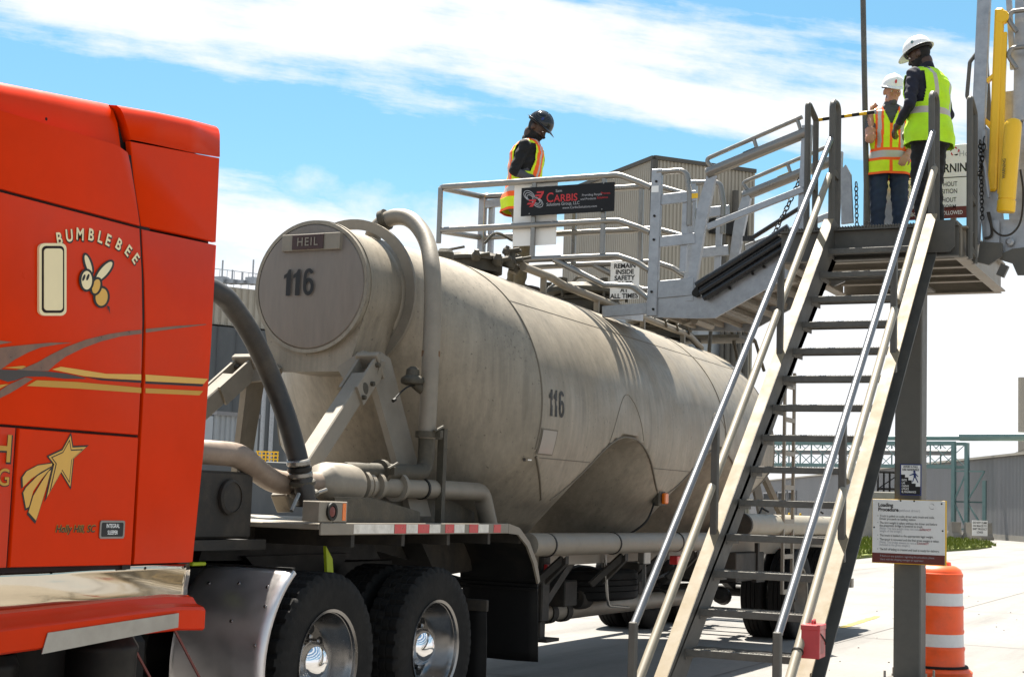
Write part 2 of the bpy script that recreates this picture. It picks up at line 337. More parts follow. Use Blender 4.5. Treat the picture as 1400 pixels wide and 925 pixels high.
def tank_mat():
    m = bpy.data.materials.new('dusty_tank_aluminium'); m.use_nodes = True; t = m.node_tree; N = t.nodes; L = t.links.new; b = N['Principled BSDF']
    g = N.new('ShaderNodeTexCoord')
    def nz(sc, det, ro=0.6, st=(1, 1, 1)):
        mp = N.new('ShaderNodeMapping'); mp.inputs['Scale'].default_value = st; L(g.outputs['Object'], mp.inputs[0])
        n = N.new('ShaderNodeTexNoise'); n.inputs['Scale'].default_value = sc; n.inputs['Detail'].default_value = det; n.inputs['Roughness'].default_value = ro; L(mp.outputs[0], n.inputs[0]); return n.outputs[0]
    def mrg(x, a, bb, c, d):
        r = N.new('ShaderNodeMapRange'); L(x, r.inputs[0]); r.inputs[1].default_value = a; r.inputs[2].default_value = bb; r.inputs[3].default_value = c; r.inputs[4].default_value = d; return r.outputs[0]
    def mul(a, bb):
        x = N.new('ShaderNodeMath'); x.operation = 'MULTIPLY'; L(a, x.inputs[0]); L(bb, x.inputs[1]); return x.outputs[0]
    f = mul(mrg(nz(1.3, 10, 0.75), 0.3, 0.7, 0.86, 1.12), mrg(nz(5, 8, 0.65, (3, 3, 0.20)), 0.3, 0.7, 0.82, 1.15))
    f = mul(f, mrg(nz(2.2, 8, 0.7, (2.5, 2.5, 0.10)), 0.52, 0.74, 1.0, 0.72))    # long drip streaks   # run marks
    f = mul(f, mrg(nz(26, 6, 0.6), 0.3, 0.75, 0.93, 1.05))
    sm = N.new('ShaderNodeMath'); sm.operation = 'SUBTRACT'; sm.use_clamp = True; L(mrg(nz(34, 4, 0.6, (1.3, 1.3, 0.75)), 0.60, 0.66, 0.0, 0.34), sm.inputs[0]); L(mrg(nz(1.1, 3), 0.50, 0.60, 0.34, 0.0), sm.inputs[1])
    iv = N.new('ShaderNodeMath'); iv.operation = 'SUBTRACT'; iv.inputs[0].default_value = 1.0; L(sm.outputs[0], iv.inputs[1]); f = mul(f, iv.outputs[0])     # splash spatter
    spots = nz(42, 2, 0.5)
    f = mul(f, mrg(spots, 0.69, 0.75, 1.0, 0.5))
    sc = N.new('ShaderNodeVectorMath'); sc.operation = 'SCALE'; sc.inputs[0].default_value = (0.262, 0.226, 0.174); L(f, sc.inputs['Scale']); L(sc.outputs[0], b.inputs['Base Color'])
    L(mrg(nz(3, 6), 0.3, 0.7, 0.42, 0.62), b.inputs['Roughness']); b.inputs['Metallic'].default_value = 0.25
    bp = N.new('ShaderNodeBump'); bp.inputs['Strength'].default_value = 0.12; bp.inputs['Distance'].default_value = 0.02; L(nz(4, 6), bp.inputs['Height']); L(bp.outputs[0], b.inputs['Normal'])
    return m
M['tank'] = tank_mat()
M['tankpipe'] = mat('dusty_pipe', (0.34, 0.295, 0.232), 0.55, 0.1, 0.14, 7, bump=0.08, bscale=50, dirt=(0.24, 0.20, 0.15), dirt_amt=0.4, dirt_scale=5)
M['tankdark'] = mat('soiled_fitting', (0.085, 0.074, 0.052), 0.65, 0.2, 0.35, 18, bump=0.2, bscale=60, dirt=(0.20, 0.165, 0.115), dirt_amt=0.45, dirt_scale=8)
M['seam'] = mat('weld_seam', (0.23, 0.195, 0.145), 0.7, 0.1, 0.2, 20)
M['disc'] = mat('weathered_head', (0.31, 0.262, 0.222), 0.6, 0.1, 0.14, 9, stretch=(2.2, 2.2, 0.35), dirt=(0.25, 0.19, 0.145), dirt_amt=0.4, dirt_scale=2.2)
# ------------------------------------------------------------------ setting: yard
M['tanwall'] = mat('tan_corrugated_steel', (0.50, 0.45, 0.37), 0.6, 0.1, 0.12, 0.5, dirt=(0.30, 0.265, 0.21), dirt_amt=0.4, dirt_scale=0.35, stretch=(1, 1, 0.3))
M['greywall'] = mat('grey_corrugated_steel', (0.30, 0.30, 0.31), 0.55, 0.15, 0.10, 0.4, dirt=(0.2, 0.19, 0.19), dirt_amt=0.35, dirt_scale=0.3, stretch=(1, 1, 0.3))
M['bluegrey'] = mat('weathered_blue_grey_steel', (0.105, 0.113, 0.12), 0.6, 0.1, 0.25, 0.6, dirt=(0.2, 0.2, 0.2), dirt_amt=0.4, dirt_scale=0.5, stretch=(1, 1, 0.25))
M['palewall'] = mat('pale_metal_panel', (0.42, 0.45, 0.48), 0.5, 0.2, 0.1, 1.0)
M['trimdark'] = mat('dark_trim', (0.10, 0.09, 0.075), 0.7, 0, 0.2)
M['dark'] = mat('dark_interior', (0.012, 0.012, 0.012), 0.9, 0, 0.2)
M['teal'] = mat('teal_steel_paint', (0.19, 0.32, 0.31), 0.5, 0.1, 0.15, 2, dirt=(0.25, 0.27, 0.24), dirt_amt=0.35, dirt_scale=1)
M['barrier'] = mat('barrier_concrete', (0.36, 0.34, 0.30), 0.9, 0, 0.15, 3, bump=0.2, bscale=20)
M['grass'] = mat('mown_grass', (0.17, 0.21, 0.02), 0.9, 0, 0.4, 3.0, bump=0.6, bscale=8, dirt=(0.20, 0.19, 0.03), dirt_amt=0.5, dirt_scale=0.8, bdist=0.1)
M['lineyellow'] = mat('worn_yellow_line', (0.55, 0.40, 0.06), 0.8, 0, 0.2, 6)
g = MB(); S = 2500; g.poly([(-S, -S, 0), (S, -S, 0), (S, S, 0), (-S, S, 0)])
struct(obj('ground', g, M['ground'], smooth=False, normals=False))
# slab joints: narrow recess strips read as dark tar seams
M['joint'] = mat('tar_joint', (0.20, 0.185, 0.17), 0.9, 0, 0.35, 4)
def strip(name, a, b, w, m, z=0.004):
    a, b = V3((a[0], a[1], z)), V3((b[0], b[1], z)); d = unit(b-a); s = np.cross(d, (0, 0, 1))*w/2
    mb = MB(); k = 24; L, Rr = [], []
    for i in range(k+1):
        p = a+(b-a)*i/k; j = random.uniform(-0.2, 0.2)*w
        L.append(p-s*(1+random.uniform(-.25, .25))+s*j); Rr.append(p+s*(1+random.uniform(-.25, .25))+s*j)
    mb.grid([L, Rr]); return struct(obj(name, mb, m, smooth=False))
for X in (-9.6, -4.45, 0.6): strip('slab_joint', (X, 2), (X, 60), 0.022, M['joint'])
for Y in (12.0, 18.6, 25.2, 31.8, 38.4, 45): strip('slab_joint', (-22, Y), (14, Y), 0.022, M['joint'])
a, b = onZ(1150, 858, 0), onZ(1192, 846, 0)
strip('yellow_line', a, onZ(1200, 842, 0), 0.10, M['lineyellow'], 0.005)
# grass island beside the far drive
pts = [(1120, 745), (1150, 740), (1215, 737.5), (1290, 738), (1330, 740.5), (1352, 745), (1356, 748), (1335, 751), (1290, 754), (1230, 758), (1180, 763), (1130, 768), (1090, 768), (1080, 758)]
P = [onZ(u, v, 0) for u, v in pts]
mb = MB(); mb.prism([(p[0], p[1], 0.004) for p in P], (0, 0, 0.10)); c = np.mean(P, 0)
gm = struct(obj('grass_island', mb, M['grass'], smooth=False))
rng = random.Random(8); mb = MB(); PP = np.array([(p[0], p[1]) for p in P])
def inside(x, y):
    r_ = False; j = len(PP)-1
    for i in range(len(PP)):
        if (PP[i][1] > y) != (PP[j][1] > y) and x < (PP[j][0]-PP[i][0])*(y-PP[i][1])/(PP[j][1]-PP[i][1])+PP[i][0]: r_ = not r_
        j = i
    return r_
lo_, hi_ = PP.min(0)-0.4, PP.max(0)+0.4; cnt = 0
while cnt < 5200:
    x, y = rng.uniform(lo_[0], hi_[0]), rng.uniform(lo_[1], hi_[1])
    if not inside(x, y) and not inside(x+rng.uniform(-.35, .35), y+rng.uniform(-.35, .35)): continue
    h = rng.uniform(0.08, 0.24); a = rng.uniform(0, 6.28); w = rng.uniform(0.03, 0.09); d = V3((math.cos(a), math.sin(a), 0)); b = V3((x, y, 0.09)); t_ = V3((rng.uniform(-.08, .08), rng.uniform(-.08, .08), h)); mb.poly([b-d*w, b+d*w, b+t_]); cnt += 1
struct(obj('grass_blades', mb, M['grass'], smooth=False, normals=False), 'stuff')
def corr(mb, p0, p1, z0, z1, pitch, depth, nrm):
    p0, p1 = V3((p0[0], p0[1], 0)), V3((p1[0], p1[1], 0)); L = np.linalg.norm(p1-p0); d = (p1-p0)/L; n = V3(nrm)
    k = int(L/pitch); lo, hi = [], []
    for i in range(k):
        for q, e in ((0, 0), (0.28, 0), (0.42, 1), (0.86, 1)):
            p = p0+d*(i+q)*L/k+n*depth*e; lo.append((p[0], p[1], z0)); hi.append((p[0], p[1], z1 if isinstance(z1, (int, float)) else z1((i+q)/k)))
    p = p1; lo.append((p[0], p[1], z0)); hi.append((p[0], p[1], z1 if isinstance(z1, (int, float)) else z1(1)))
    return mb.grid([lo, hi])
def horiz(u): d = ray(u, 690); return unit((d[0], d[1], 0))
# ------------------------------------------------------------------ tan process building behind the tank
A = atD(895, 213, 62); Ht = A[2]; A2 = V3((A[0], A[1], 0))
dL = horiz(-240)*1.0; dR0 = np.cross(dL, (0, 0, 1)); dR = unit(dR0 if dR0 @ _rt > 0 else -dR0)
def along(A2, d, u):         # where the wall line through A2 along d meets the vertical sight plane of column u
    rr = ray(u, 600); n2 = np.array([rr[1], -rr[0]]); t = -(n2 @ (A2[:2]))/(n2 @ d[:2]); return A2+d*t
BL, BR = along(A2, dL, 763), along(A2, dR, 1026)
t = thing('process_building', 'tall tan corrugated metal building rising behind the tank trailer', 'building', A2)
nL = unit(np.cross(dL, (0, 0, 1))); nL = nL if nL @ (CAMP-A2) > 0 else -nL
nR = unit(np.cross(dR, (0, 0, 1))); nR = nR if nR @ (CAMP-A2) > 0 else -nR
mb = MB(); corr(mb, A2, BL, 0, Ht-0.15, 0.17, 0.045, nL); obj('wall', mb, M['tanwall'], t, smooth=False, normals=False)
mb = MB(); corr(mb, A2, BR, 0, Ht-0.15, 0.17, 0.045, nR); obj('wall', mb, M['tanwall'], t, smooth=False, normals=False)
BK = BL+(BR-A2)
mb = MB(); mb.prism([(p[0], p[1], 0.0) for p in (BL-nL*0.05, A2-nL*0.05-nR*0.05, BR-nR*0.05, BK)], (0, 0, Ht-0.2)); obj('inner_wall', mb, M['trimdark'], t, smooth=False)
mb = MB()
for p, q in ((A2, BL), (A2, BR)): mb.bar((p[0], p[1], Ht-0.08), (q[0], q[1], Ht-0.08), 0.25, 0.16)
mb.bar((A2[0], A2[1], 0), (A2[0], A2[1], Ht-0.17), 0.22, 0.22, up=dL); obj('roof_trim', mb, M['trimdark'], t, smooth=False)
mb = MB(); mb.prism([(p[0], p[1], Ht-0.02) for p in (BL, A2, BR, BK)], (0, 0, 0.05)); obj('roof', mb, M['greywall'], t, smooth=False)
for u in (978, 985, 993, 1001, 1010):
    p = along(A2, dR, u)+nR*0.35; h = random.uniform(0.62, 0.9)*Ht if u != 993 else Ht*0.93
    mb = MB(); mb.tube([(p[0], p[1], 0), (p[0], p[1], h)], random.choice((0.09, 0.13, 0.07)), 8); obj('pipe', mb, M['trimdark'], t)
p = along(A2, dR, 985)+nR*0.3; mb = MB(); mb.obox((p[0], p[1], Ht*0.83), dR*0.8, nR*0.2, (0, 0, 0.3)); obj('duct', mb, M['dark'], t, smooth=False)
for u, z, w, h in ((905, Ht*0.50, 1.5, 1.6), (950, Ht*.52, 1.9, 1.8)):
    p = along(A2, dR, u)+nR*0.08; mb = MB(); mb.obox((p[0], p[1], z), dR*w, nR*0.03, (0, 0, h)); obj('patch_panel', mb, M['palewall'], t, smooth=False)
p = along(A2, dL, 845)+nL*0.08; mb = MB(); mb.obox((p[0], p[1], Ht*0.52), dL*1.6, nL*0.03, (0, 0, 1.3)); obj('patch_panel', mb, M['palewall'], t, smooth=False)
# ------------------------------------------------------------------ grey silo house at the far left
D = 85
Pq = [atD(150, 600, D), atD(386, 600, D+6)]; zt = atD(320, 388, D+3)[2]
L0, L1 = V3((Pq[0][0], Pq[0][1], 0)), V3((Pq[1][0], Pq[1][1], 0)); dd = unit(L1-L0); nn = unit(np.cross(dd, (0, 0, 1))); nn = nn if nn @ (CAMP-L0) > 0 else -nn
t = thing('silo_house', 'dark blue-grey silo building seen between red cab and tank', 'building', L0)
back = -nn*14
mb = MB(); mb.prism([L0, L1, L1+back, L0+back], (0, 0, zt*0.83)); obj('lower_wall', mb, M['bluegrey'], t, smooth=False)
mb = MB(); corr(mb, L0+nn*0.3, L1+nn*0.3, zt*0.83, zt, 0.42, 0.1, nn); obj('upper_wall', mb, M['tanwall'], t, smooth=False, normals=False)
mb = MB(); mb.prism([(p[0], p[1], zt*0.83+0.01) for p in (L0+nn*0.28, L1+nn*0.28, L1+back, L0+back)], (0, 0, zt*0.17)); obj('roof', mb, M['trimdark'], t, smooth=False)
for k in range(9):
    q = L0+(L1-L0)*(k+0.5)/9
    mb = MB(); mb.lathe([(1.02, 0), (1.02, zt*0.82)], (q[0]-nn[0]*0.35, q[1]-nn[1]*0.35, 0), (0, 0, 1), 20); obj('silo_bay', mb, M['bluegrey'], t)
mb = MB()
for k in range(24):
    q = L0+(L1-L0)*k/23+nn*0.1; mb.tube([(q[0], q[1], zt), (q[0], q[1], zt+1.0)], 0.02, 5)
for hgt in (0.5, 1.0): mb.tube([L0+nn*0.1+V3((0, 0, zt+hgt)), L1+nn*0.1+V3((0, 0, zt+hgt))], 0.02, 5)
obj('roof_rail', mb, M['galv'], t)
for u, h in ((303, 1.5), (317, .9), (331, 0.8), (345, 1.6)):
    q = atD(u, 388, D+3); mb = MB(); mb.box(q[0]-.3, q[0]+.3, q[1]-.3, q[1]+.3, zt, zt+h*0.25); mb.tube([(q[0], q[1], zt), (q[0], q[1], zt+h*0.9)], 0.05, 6); obj('roof_vent', mb, M['galv'], t, smooth=False)
for u, v0 in ((372, 500), (360, 470)):
    q = atD(u, 560, D-4); mb = MB(); mb.tube([(q[0], q[1], 0), (q[0], q[1], atD(u, v0, D-4)[2])], 0.12, 8); obj('downpipe', mb, M['galv'], t)
q0, q1 = atD(290, 620, 70), atD(351, 620, 72); z1 = atD(320, 569, 71)[2]
t = thing('annex_shed', 'pale ribbed metal shed in front of the dark silo building', 'shed', (q0[0], q0[1], 0))
d0 = unit(V3((q1[0]-q0[0], q1[1]-q0[1], 0))); n0 = unit(np.cross(d0, (0, 0, 1))); n0 = n0 if n0 @ (CAMP-q0) > 0 else -n0
a, b = V3((q0[0], q0[1], 0)), V3((q1[0], q1[1], 0))
mb = MB(); corr(mb, a, b, 0, z1, 0.28, 0.06, n0); obj('wall', mb, M['palewall'], t, smooth=False, normals=False)
mb = MB(); mb.prism([a-n0*0.05, b-n0*0.05, b-n0*4, a-n0*4], (0, 0, z1-0.05)); obj('side_wall', mb, M['palewall'], t, smooth=False)
mb = MB(); mb.prism([(p[0], p[1], z1) for p in (a+n0*0.2, b+n0*0.2, b-n0*4.1, a-n0*4.1)], (0, 0, 0.18)); obj('roof', mb, M['greywall'], t, smooth=False)
mb = MB(); za, zb = atD(365, 627, 66)[2], atD(365, 617, 66)[2]
for i in range(6):
    q = atD(352+i*5.5, 625, 66); mb.tube([(q[0], q[1], 0), (q[0], q[1], zb)], 0.03, 5)
qa, qb = atD(350, 620, 66), atD(381, 620, 66)
for z in (za, (za+zb)/2, zb): mb.tube([(qa[0], qa[1], z), (qb[0], qb[1], z)], 0.03, 5)
tag(obj('guard_railing', mb, M['yellow']), 'small yellow pipe railing beyond the left strut of the trailer', 'railing')
q0, q1 = atD(270, 640, 60), atD(440, 640, 62); zz = atD(350, 630, 61)[2]
mb = MB(); mb.bar((q0[0], q0[1], zz/2), (q1[0], q1[1], zz/2), 0.4, zz, ch=0.03); tag(obj('yard_wall', mb, M['bluegrey'], smooth=False), 'low dark wall across the yard behind the silver exhaust pipe', 'wall')
# ------------------------------------------------------------------ grey warehouse on the right
W1, W2 = onZ(1400, 740.5, 0), onZ(1290, 731, 0); dw = unit(W2-W1); nw = unit(np.cross(dw, (0, 0, 1))); nw = nw if nw @ (CAMP-W1) > 0 else -nw
WL, WR = along(V3(W1), dw, 1000), along(V3(W1), dw, 1560); Hw = 5.35
t = thing('grey_warehouse', 'long low grey corrugated warehouse along the far right', 'building', W1)
mb = MB(); corr(mb, WR, WL, 0.35, Hw, 0.30, 0.07, nw); obj('wall', mb, M['greywall'], t, smooth=False, normals=False)
mb = MB(); mb.prism([WR+nw*0.1, WL+nw*0.1, WL-nw*.1, WR-nw*.1], (0, 0, 0.35)); obj('plinth', mb, M['barrier'], t, smooth=False)
mb = MB(); mb.prism([(p[0], p[1], z) for p, z in ((WR+nw*0.35, Hw), (WL+nw*0.35, Hw), (WL-nw*18, Hw+1.5), (WR-nw*18, Hw+1.5))], (0, 0, 0.15)); obj('roof', mb, M['tanwall'], t, smooth=False)
mb = MB(); mb.prism([WR-nw*.12, WL-nw*.12, WL-nw*18, WR-nw*18], (0, 0, Hw-0.1)); obj('inner_wall', mb, M['greywall'], t, smooth=False)
for u0, u1 in ((1047, 1064), (1067, 1079), (1081, 1091)):
    p, q = along(V3(W1), dw, u0)+nw*0.12, along(V3(W1), dw, u1)+nw*0.12
    mb = MB(); mb.prism([(p[0], p[1], 0.36), (q[0], q[1], 0.36), (q[0], q[1], 3.6), (p[0], p[1], 3.6)], nw*0.06); dk = obj('dark_doorway', mb, M['dark'], t, smooth=False)
    mb = MB()
    for w in (p, q): mb.bar((w[0], w[1], 0.3), (w[0], w[1], 3.75), 0.25, 0.2, up=nw)
    mb.bar((p[0], p[1], 3.72), (q[0], q[1], 3.72), 0.25, 0.2); obj('door_frame', mb, M['greywall'], t, smooth=False)
for u in (1053, 1094, 1110):
    p = along(V3(W1), dw, u)+nw*1.2; mb = MB(); mb.lathe([(0.13, 0), (0.13, 1.05), (0.09, 1.13), (0, 1.15)], (p[0], p[1], 0), (0, 0, 1), 12)
    tag(obj('bollard', mb, M['yellow']), {1053: 'leftmost yellow bollard before the dark warehouse doors', 1094: 'yellow bollard just right of the dark warehouse doors', 1110: 'rightmost yellow bollard before the grey warehouse wall'}[u], 'bollard', 'yellow bollards by the warehouse doors')
# ------------------------------------------------------------------ teal pipe bridge with trestle
G0, G1 = atD(1352, 605, 101), atD(1020, 606, 113); zt, zb = G0[2], atD(1303, 637, 102)[2]
t = thing('pipe_bridge', 'teal steel truss pipe bridge with braced trestle before the warehouse', 'pipe bridge', (G0[0], G0[1], 0))
E0, E1 = V3((G0[0], G0[1], 0)), V3((G1[0], G1[1], 0)); de = unit(E1-E0); ne = unit(np.cross(de, (0, 0, 1)))
Ee = E0+de*2.3                         # truss starts at the trestle
for sd in (0, 1.6):
    o = ne*sd
    for z in (zt, zb):
        mb = MB(); mb.bar(Ee+o+V3((0, 0, z)), E1+o+V3((0, 0, z)), 0.16, 0.2); obj('chord', mb, M['teal'], t, smooth=False)
    n = 9
    for i in range(n):
        p, q = Ee+(E1-Ee)*i/n+o, Ee+(E1-Ee)*(i+1)/n+o
        mb = MB(); mb.bar(p+V3((0, 0, zb)), q+V3((0, 0, zt)), 0.045, 0.045); mb.bar(p+V3((0, 0, zt)), q+V3((0, 0, zb)), 0.045, 0.045); mb.bar(p+V3((0, 0, zb)), p+V3((0, 0, zt)), 0.09, 0.09); obj('lattice_bay', mb, M['teal'], t, smooth=False)
mb = MB(); mb.tube([E0-de*12+V3((0, 0, zt+0.35))+ne*.5, E1+V3((0, 0, zt+0.35))+ne*.5], 0.17, 10); mb.tube([E0-de*3.2+V3((0, 0, zt+0.42))+ne*.5, E0+de*2.2+V3((0, 0, zt+0.42))+ne*.5], 0.28, 10); obj('pipe', mb, M['teal'], t)
mb = MB(); mb.tube([E0+V3((0, 0, zt-0.6))+ne*.9+de*3, E1+V3((0, 0, zt-0.6))+ne*.9], 0.22, 8); obj('pipe', mb, M['greywall'], t)
legs = [along(E0, de, u) for u in (1304, 1322, 1346)]
for i, p in enumerate(legs):
    mb = MB(); mb.bar(p, (p[0], p[1], zt if i < 2 else zb-0.9), 0.30 if i < 2 else 0.18, 0.24, up=de); obj('leg', mb, M['teal'], t, smooth=False)
zz = [0.6, 2.4, zb-0.3]
for i, (p, q) in enumerate(((legs[0], legs[1]), (legs[1], legs[2]))):
    for j in range(2):
        mb = MB(); A0, B0 = (p, q) if j == 1 else (q, p)
        mb.bar(A0+V3((0, 0, zz[j])), B0+V3((0, 0, zz[j+1])), 0.08, 0.10); mb.bar(p+V3((0, 0, zz[j+1])), q+V3((0, 0, zz[j+1])), 0.08, 0.1); mb.bar(p+V3((0, 0, zz[j])), q+V3((0, 0, zz[j])), 0.08, 0.1); obj('brace', mb, M['teal'], t, smooth=False)
# lattice rack and pale block left of the column
q0, q1 = atD(1200, 700, 92), atD(1232, 700, 92); t = thing('pipe_rack', 'small dark lattice pipe rack beside the grey column', 'pipe rack', (q0[0], q0[1], 0))
for z0, z1 in ((atD(1215, 690, 92)[2], atD(1215, 668, 92)[2]), (atD(1215, 668, 92)[2], atD(1215, 645, 92)[2])):
    for k in range(5):
        p = q0+(q1-q0)*k/4; mb = MB(); mb.tube([(p[0], p[1], 0 if k % 2 == 0 else z0), (p[0], p[1], z1)], 0.06, 6); obj('post', mb, M['black'], t)
    mb = MB(); mb.tube([(q0[0], q0[1], z1), (q1[0], q1[1], z1)], 0.08, 6); mb.tube([(q0[0], q0[1], z0), (q1[0], q1[1], z1)], 0.04, 5); obj('beam', mb, M['black'], t)
q = atD(1212, 690, 90); mb = MB(); mb.box(q[0]-1.3, q[0]+1.3, q[1]-.6, q[1]+.6, 0, atD(1212, 672, 90)[2], 0.05); tag(obj('concrete_block', mb, M['barrier'], smooth=False), 'pale concrete block beside the grey column near the rack', 'block')
# barriers with painted board
def barrier(u0, u1, D, label):
    a, b = atD(u0, 725, D), atD(u1, 725, D+0.6); a, b = V3((a[0], a[1], 0)), V3((b[0], b[1], 0)); d = unit(b-a); n = unit(np.cross(d, (0, 0, 1)))
    mb = MB(); prof = [(-.32, 0), (.32, 0), (.32, .18), (.14, .42), (.10, 1.08), (-.10, 1.08), (-.14, .42), (-.32, .18)]
    mb.prism([a+n*x+V3((0, 0, z)) for x, z in prof], b-a); return tag(obj('jersey_barrier', mb, M['barrier'], smooth=False), label, 'barrier', 'concrete barriers at the trestle feet')
barrier(1299, 1312, 97, 'grey concrete barrier at the left leg of the teal trestle')
barrier(1319, 1355, 97, 'concrete barrier carrying the white notice below the teal trestle')
p, q = atD(1329, 733, 96.2), atD(1350, 733, 96.2); z0, z1 = atD(1340, 732, 96.2)[2], atD(1340, 711, 96.2)[2]
t = thing('barrier_notice', 'white notice board with black capitals on a far concrete barrier', 'sign', (p[0], p[1], z0))
dS = unit(V3((q[0]-p[0], q[1]-p[1], 0))); nS = unit(np.cross(dS, (0, 0, 1))); nS = nS if nS @ (CAMP-p) > 0 else -nS
mb = MB(); c = (p+q)/2; L = np.linalg.norm((q-p)[:2]); mb.obox((c[0], c[1], (z0+z1)/2), dS*L/2, nS*0.02, (0, 0, (z1-z0)/2)); obj('board', mb, M['white'], t, smooth=False)
text('lettering', 'DO NOT CLIMB\nON BRACES TO\nSHIFT PRODUCT\nLOADS', (c[0]+nS[0]*.03, c[1]+nS[1]*.03, z1-0.08), dS, (0, 0, 1), 0.17, M['ink'], t, 'CENTER', 0.72, 0.02, valign='TOP', line=1.15)
# far flue on the right and overhead cables
q = atD(1398, 600, 180); mb = MB(); mb.lathe([(0.55, 0), (0.5, atD(1398, 515, 180)[2])], (q[0], q[1], 0), (0, 0, 1), 12); tag(obj('flue', mb, M['tanwall']), 'thin tan flue standing far off at the right edge', 'flue')
a, b = atD(1240, 640, 150), atD(1420, 606, 140)
mb = MB(); mb.tube([a+(b-a)*k/10-V3((0, 0, 0.9*math.sin(math.pi*k/10))) for k in range(11)], 0.03, 4); tag(obj('overhead_cable', mb, M['trimdark']), 'thin overhead cable far behind the teal pipe bridge', 'cable')
# grit and pebbles on the slab at the lower right
rng = random.Random(3); mb = MB()
for k in range(46):
    u, v = rng.uniform(1130, 1420), rng.uniform(790, 940); p = onZ(u, v, 0); r = rng.uniform(0.004, 0.012)
    mb.lathe([(r, 0), (r*0.9, r*0.6), (0, r*0.9)], (p[0], p[1], 0.001), (0, 0, 1), 5)
struct(obj('grit', mb, M['joint'], smooth=False), 'stuff')
# ------------------------------------------------------------------ wheels (shared meshes, axis along X, outer face at +X)
def tyre_mesh(lugs=True, w=0.26, rad=0.52, rim=0.29):
    N = 144 if lugs else 72
    prof = [(rim, -w*0.40), (rim+0.02, -w*0.47), (rad*0.80, -w*0.52), (rad*0.94, -w*0.49), (rad*0.985, -w*0.44)]
    cols = [(-0.40, 0), (-0.215, 0), (-0.19, 1), (-0.17, 0), (-0.02, 0), (0.0, 1), (0.02, 0), (0.17, 0), (0.19, 1), (0.215, 0), (0.40, 0)]
    vs = []; rows = []
    full = [(r, x, None) for r, x in prof]+[(rad, x*w, i) for i, (x, gr) in enumerate(cols)]+[(r, -x, None) for r, x in prof[::-1]]
    mb = MB(); m = len(full)
    for k in range(N):
        a = 2*math.pi*k/N
        for r, x, i in full:
            rr = r
            if i is not None:
                if cols[i][1]: rr = rad-0.014
                if lugs:
                    side = 0 if x < -0.04 else (2 if x > 0.04 else 1); ph = (k+side*1+(1 if side == 1 else 0)) % 4
                    if ph == 0: rr = rad-0.016
            elif lugs and abs(r-rad*0.985) < 1e-6 and k % 3 == 0: rr = r-0.016
            elif lugs and abs(r-rad*0.94) < 1e-6 and k % 3 == 0: rr = r-0.006
            vs.append((x, rr*math.cos(a), rr*math.sin(a)))
    fs = [(k*m+i, ((k+1) % N)*m+i, ((k+1) % N)*m+(i+1) % m, k*m+(i+1) % m) for k in range(N) for i in range(m)]
    mb.add(vs, fs); return mb
def to_mesh(name, mb, mats, sharp=32):
    o = obj(name, mb, mats, None, sharp); me = o.data; bpy.data.objects.remove(o); return me
TYRE_L = to_mesh('lug_tyre', tyre_mesh(True), M['rubber'], 25); TYRE_R = to_mesh('rib_tyre', tyre_mesh(False), M['rubber'], 25)
def rim_mesh():
    mb = MB(); mb.ring([(0.292, 0.125), (0.310, 0.132), (0.313, 0.118), (0.288, 0.105), (0.272, 0.06), (0.262, -0.02), (0.235, -0.055), (0.11, -0.05), (0.10, -0.075), (0.24, -0.08), (0.285, -0.03), (0.29, -0.11), (0.29, 0.10)], (0, 0, 0), (1, 0, 0), 48)
    for k in range(10):
        a = 2*math.pi*k/10; mb.lathe([(0.017, -0.06), (0.017, -0.012), (0.009, -0.004), (0, -0.004)], (0, 0.143*math.cos(a), 0.143*math.sin(a)), (1, 0, 0), 8)
    return mb
RIM = to_mesh('rim', rim_mesh(), M['rim']); RIMD = to_mesh('painted_rim', rim_mesh(), mat('painted_steel_wheel', (0.30, 0.27, 0.22), 0.6, 0.1, 0.2, 8, dirt=(0.14, 0.11, 0.08), dirt_amt=0.5, dirt_scale=6))
mb = MB()
for k in range(10):
    a = 2*math.pi*(k+0.5)/10; mb.lathe([(0.03, 0), (0.028, 0.004), (0, 0.004)], (-0.0535, 0.196*math.cos(a), 0.196*math.sin(a)), (1, 0, 0), 10)
HOLES = to_mesh('hand_holes', mb, M['dark'])
mb = MB(); mb.lathe([(0.125, -0.07), (0.122, -0.01)]+[(0.122*math.cos(R(t_)), 0.10*math.sin(R(t_))) for t_ in range(5, 86, 8)]+[(0.001, 0.1)], (0, 0, 0), (1, 0, 0), 40); CAP = to_mesh('hub_cap', mb, M['chrome'], 75)
mb = MB(); mb.lathe([(0.10, -0.07), (0.10, 0.05), (0.08, 0.07), (0, 0.07)], (0, 0, 0), (1, 0, 0), 20); HUB = to_mesh('hub', mb, M['chassis'], 40)
def wheel(parent, x, y, z, side=1, tyre=TYRE_L, rim=RIM, cap=CAP, inner=True):
    # x = outer face of the outer tyre; side +1 faces +X, -1 faces -X
    rot = (random.uniform(0, 6), 0, 0) if side > 0 else (random.uniform(0, 6), 0, math.pi)
    w = place('wheel', rim, (x-side*0.13, y, z), parent, rot)
    def sub(name, me, dx):
        o = bpy.data.objects.new(name, me); COL.objects.link(o); o.parent = w; o.location = (dx, 0, 0); return o
    sub('tyre', tyre, 0); sub('hub_cap', cap, 0.0 if cap is CAP else 0.0)
    sub('hand_holes', HOLES, 0)['kind'] = 'stuff'
    if inner: o = sub('inner_tyre', tyre, -0.32)
    return w
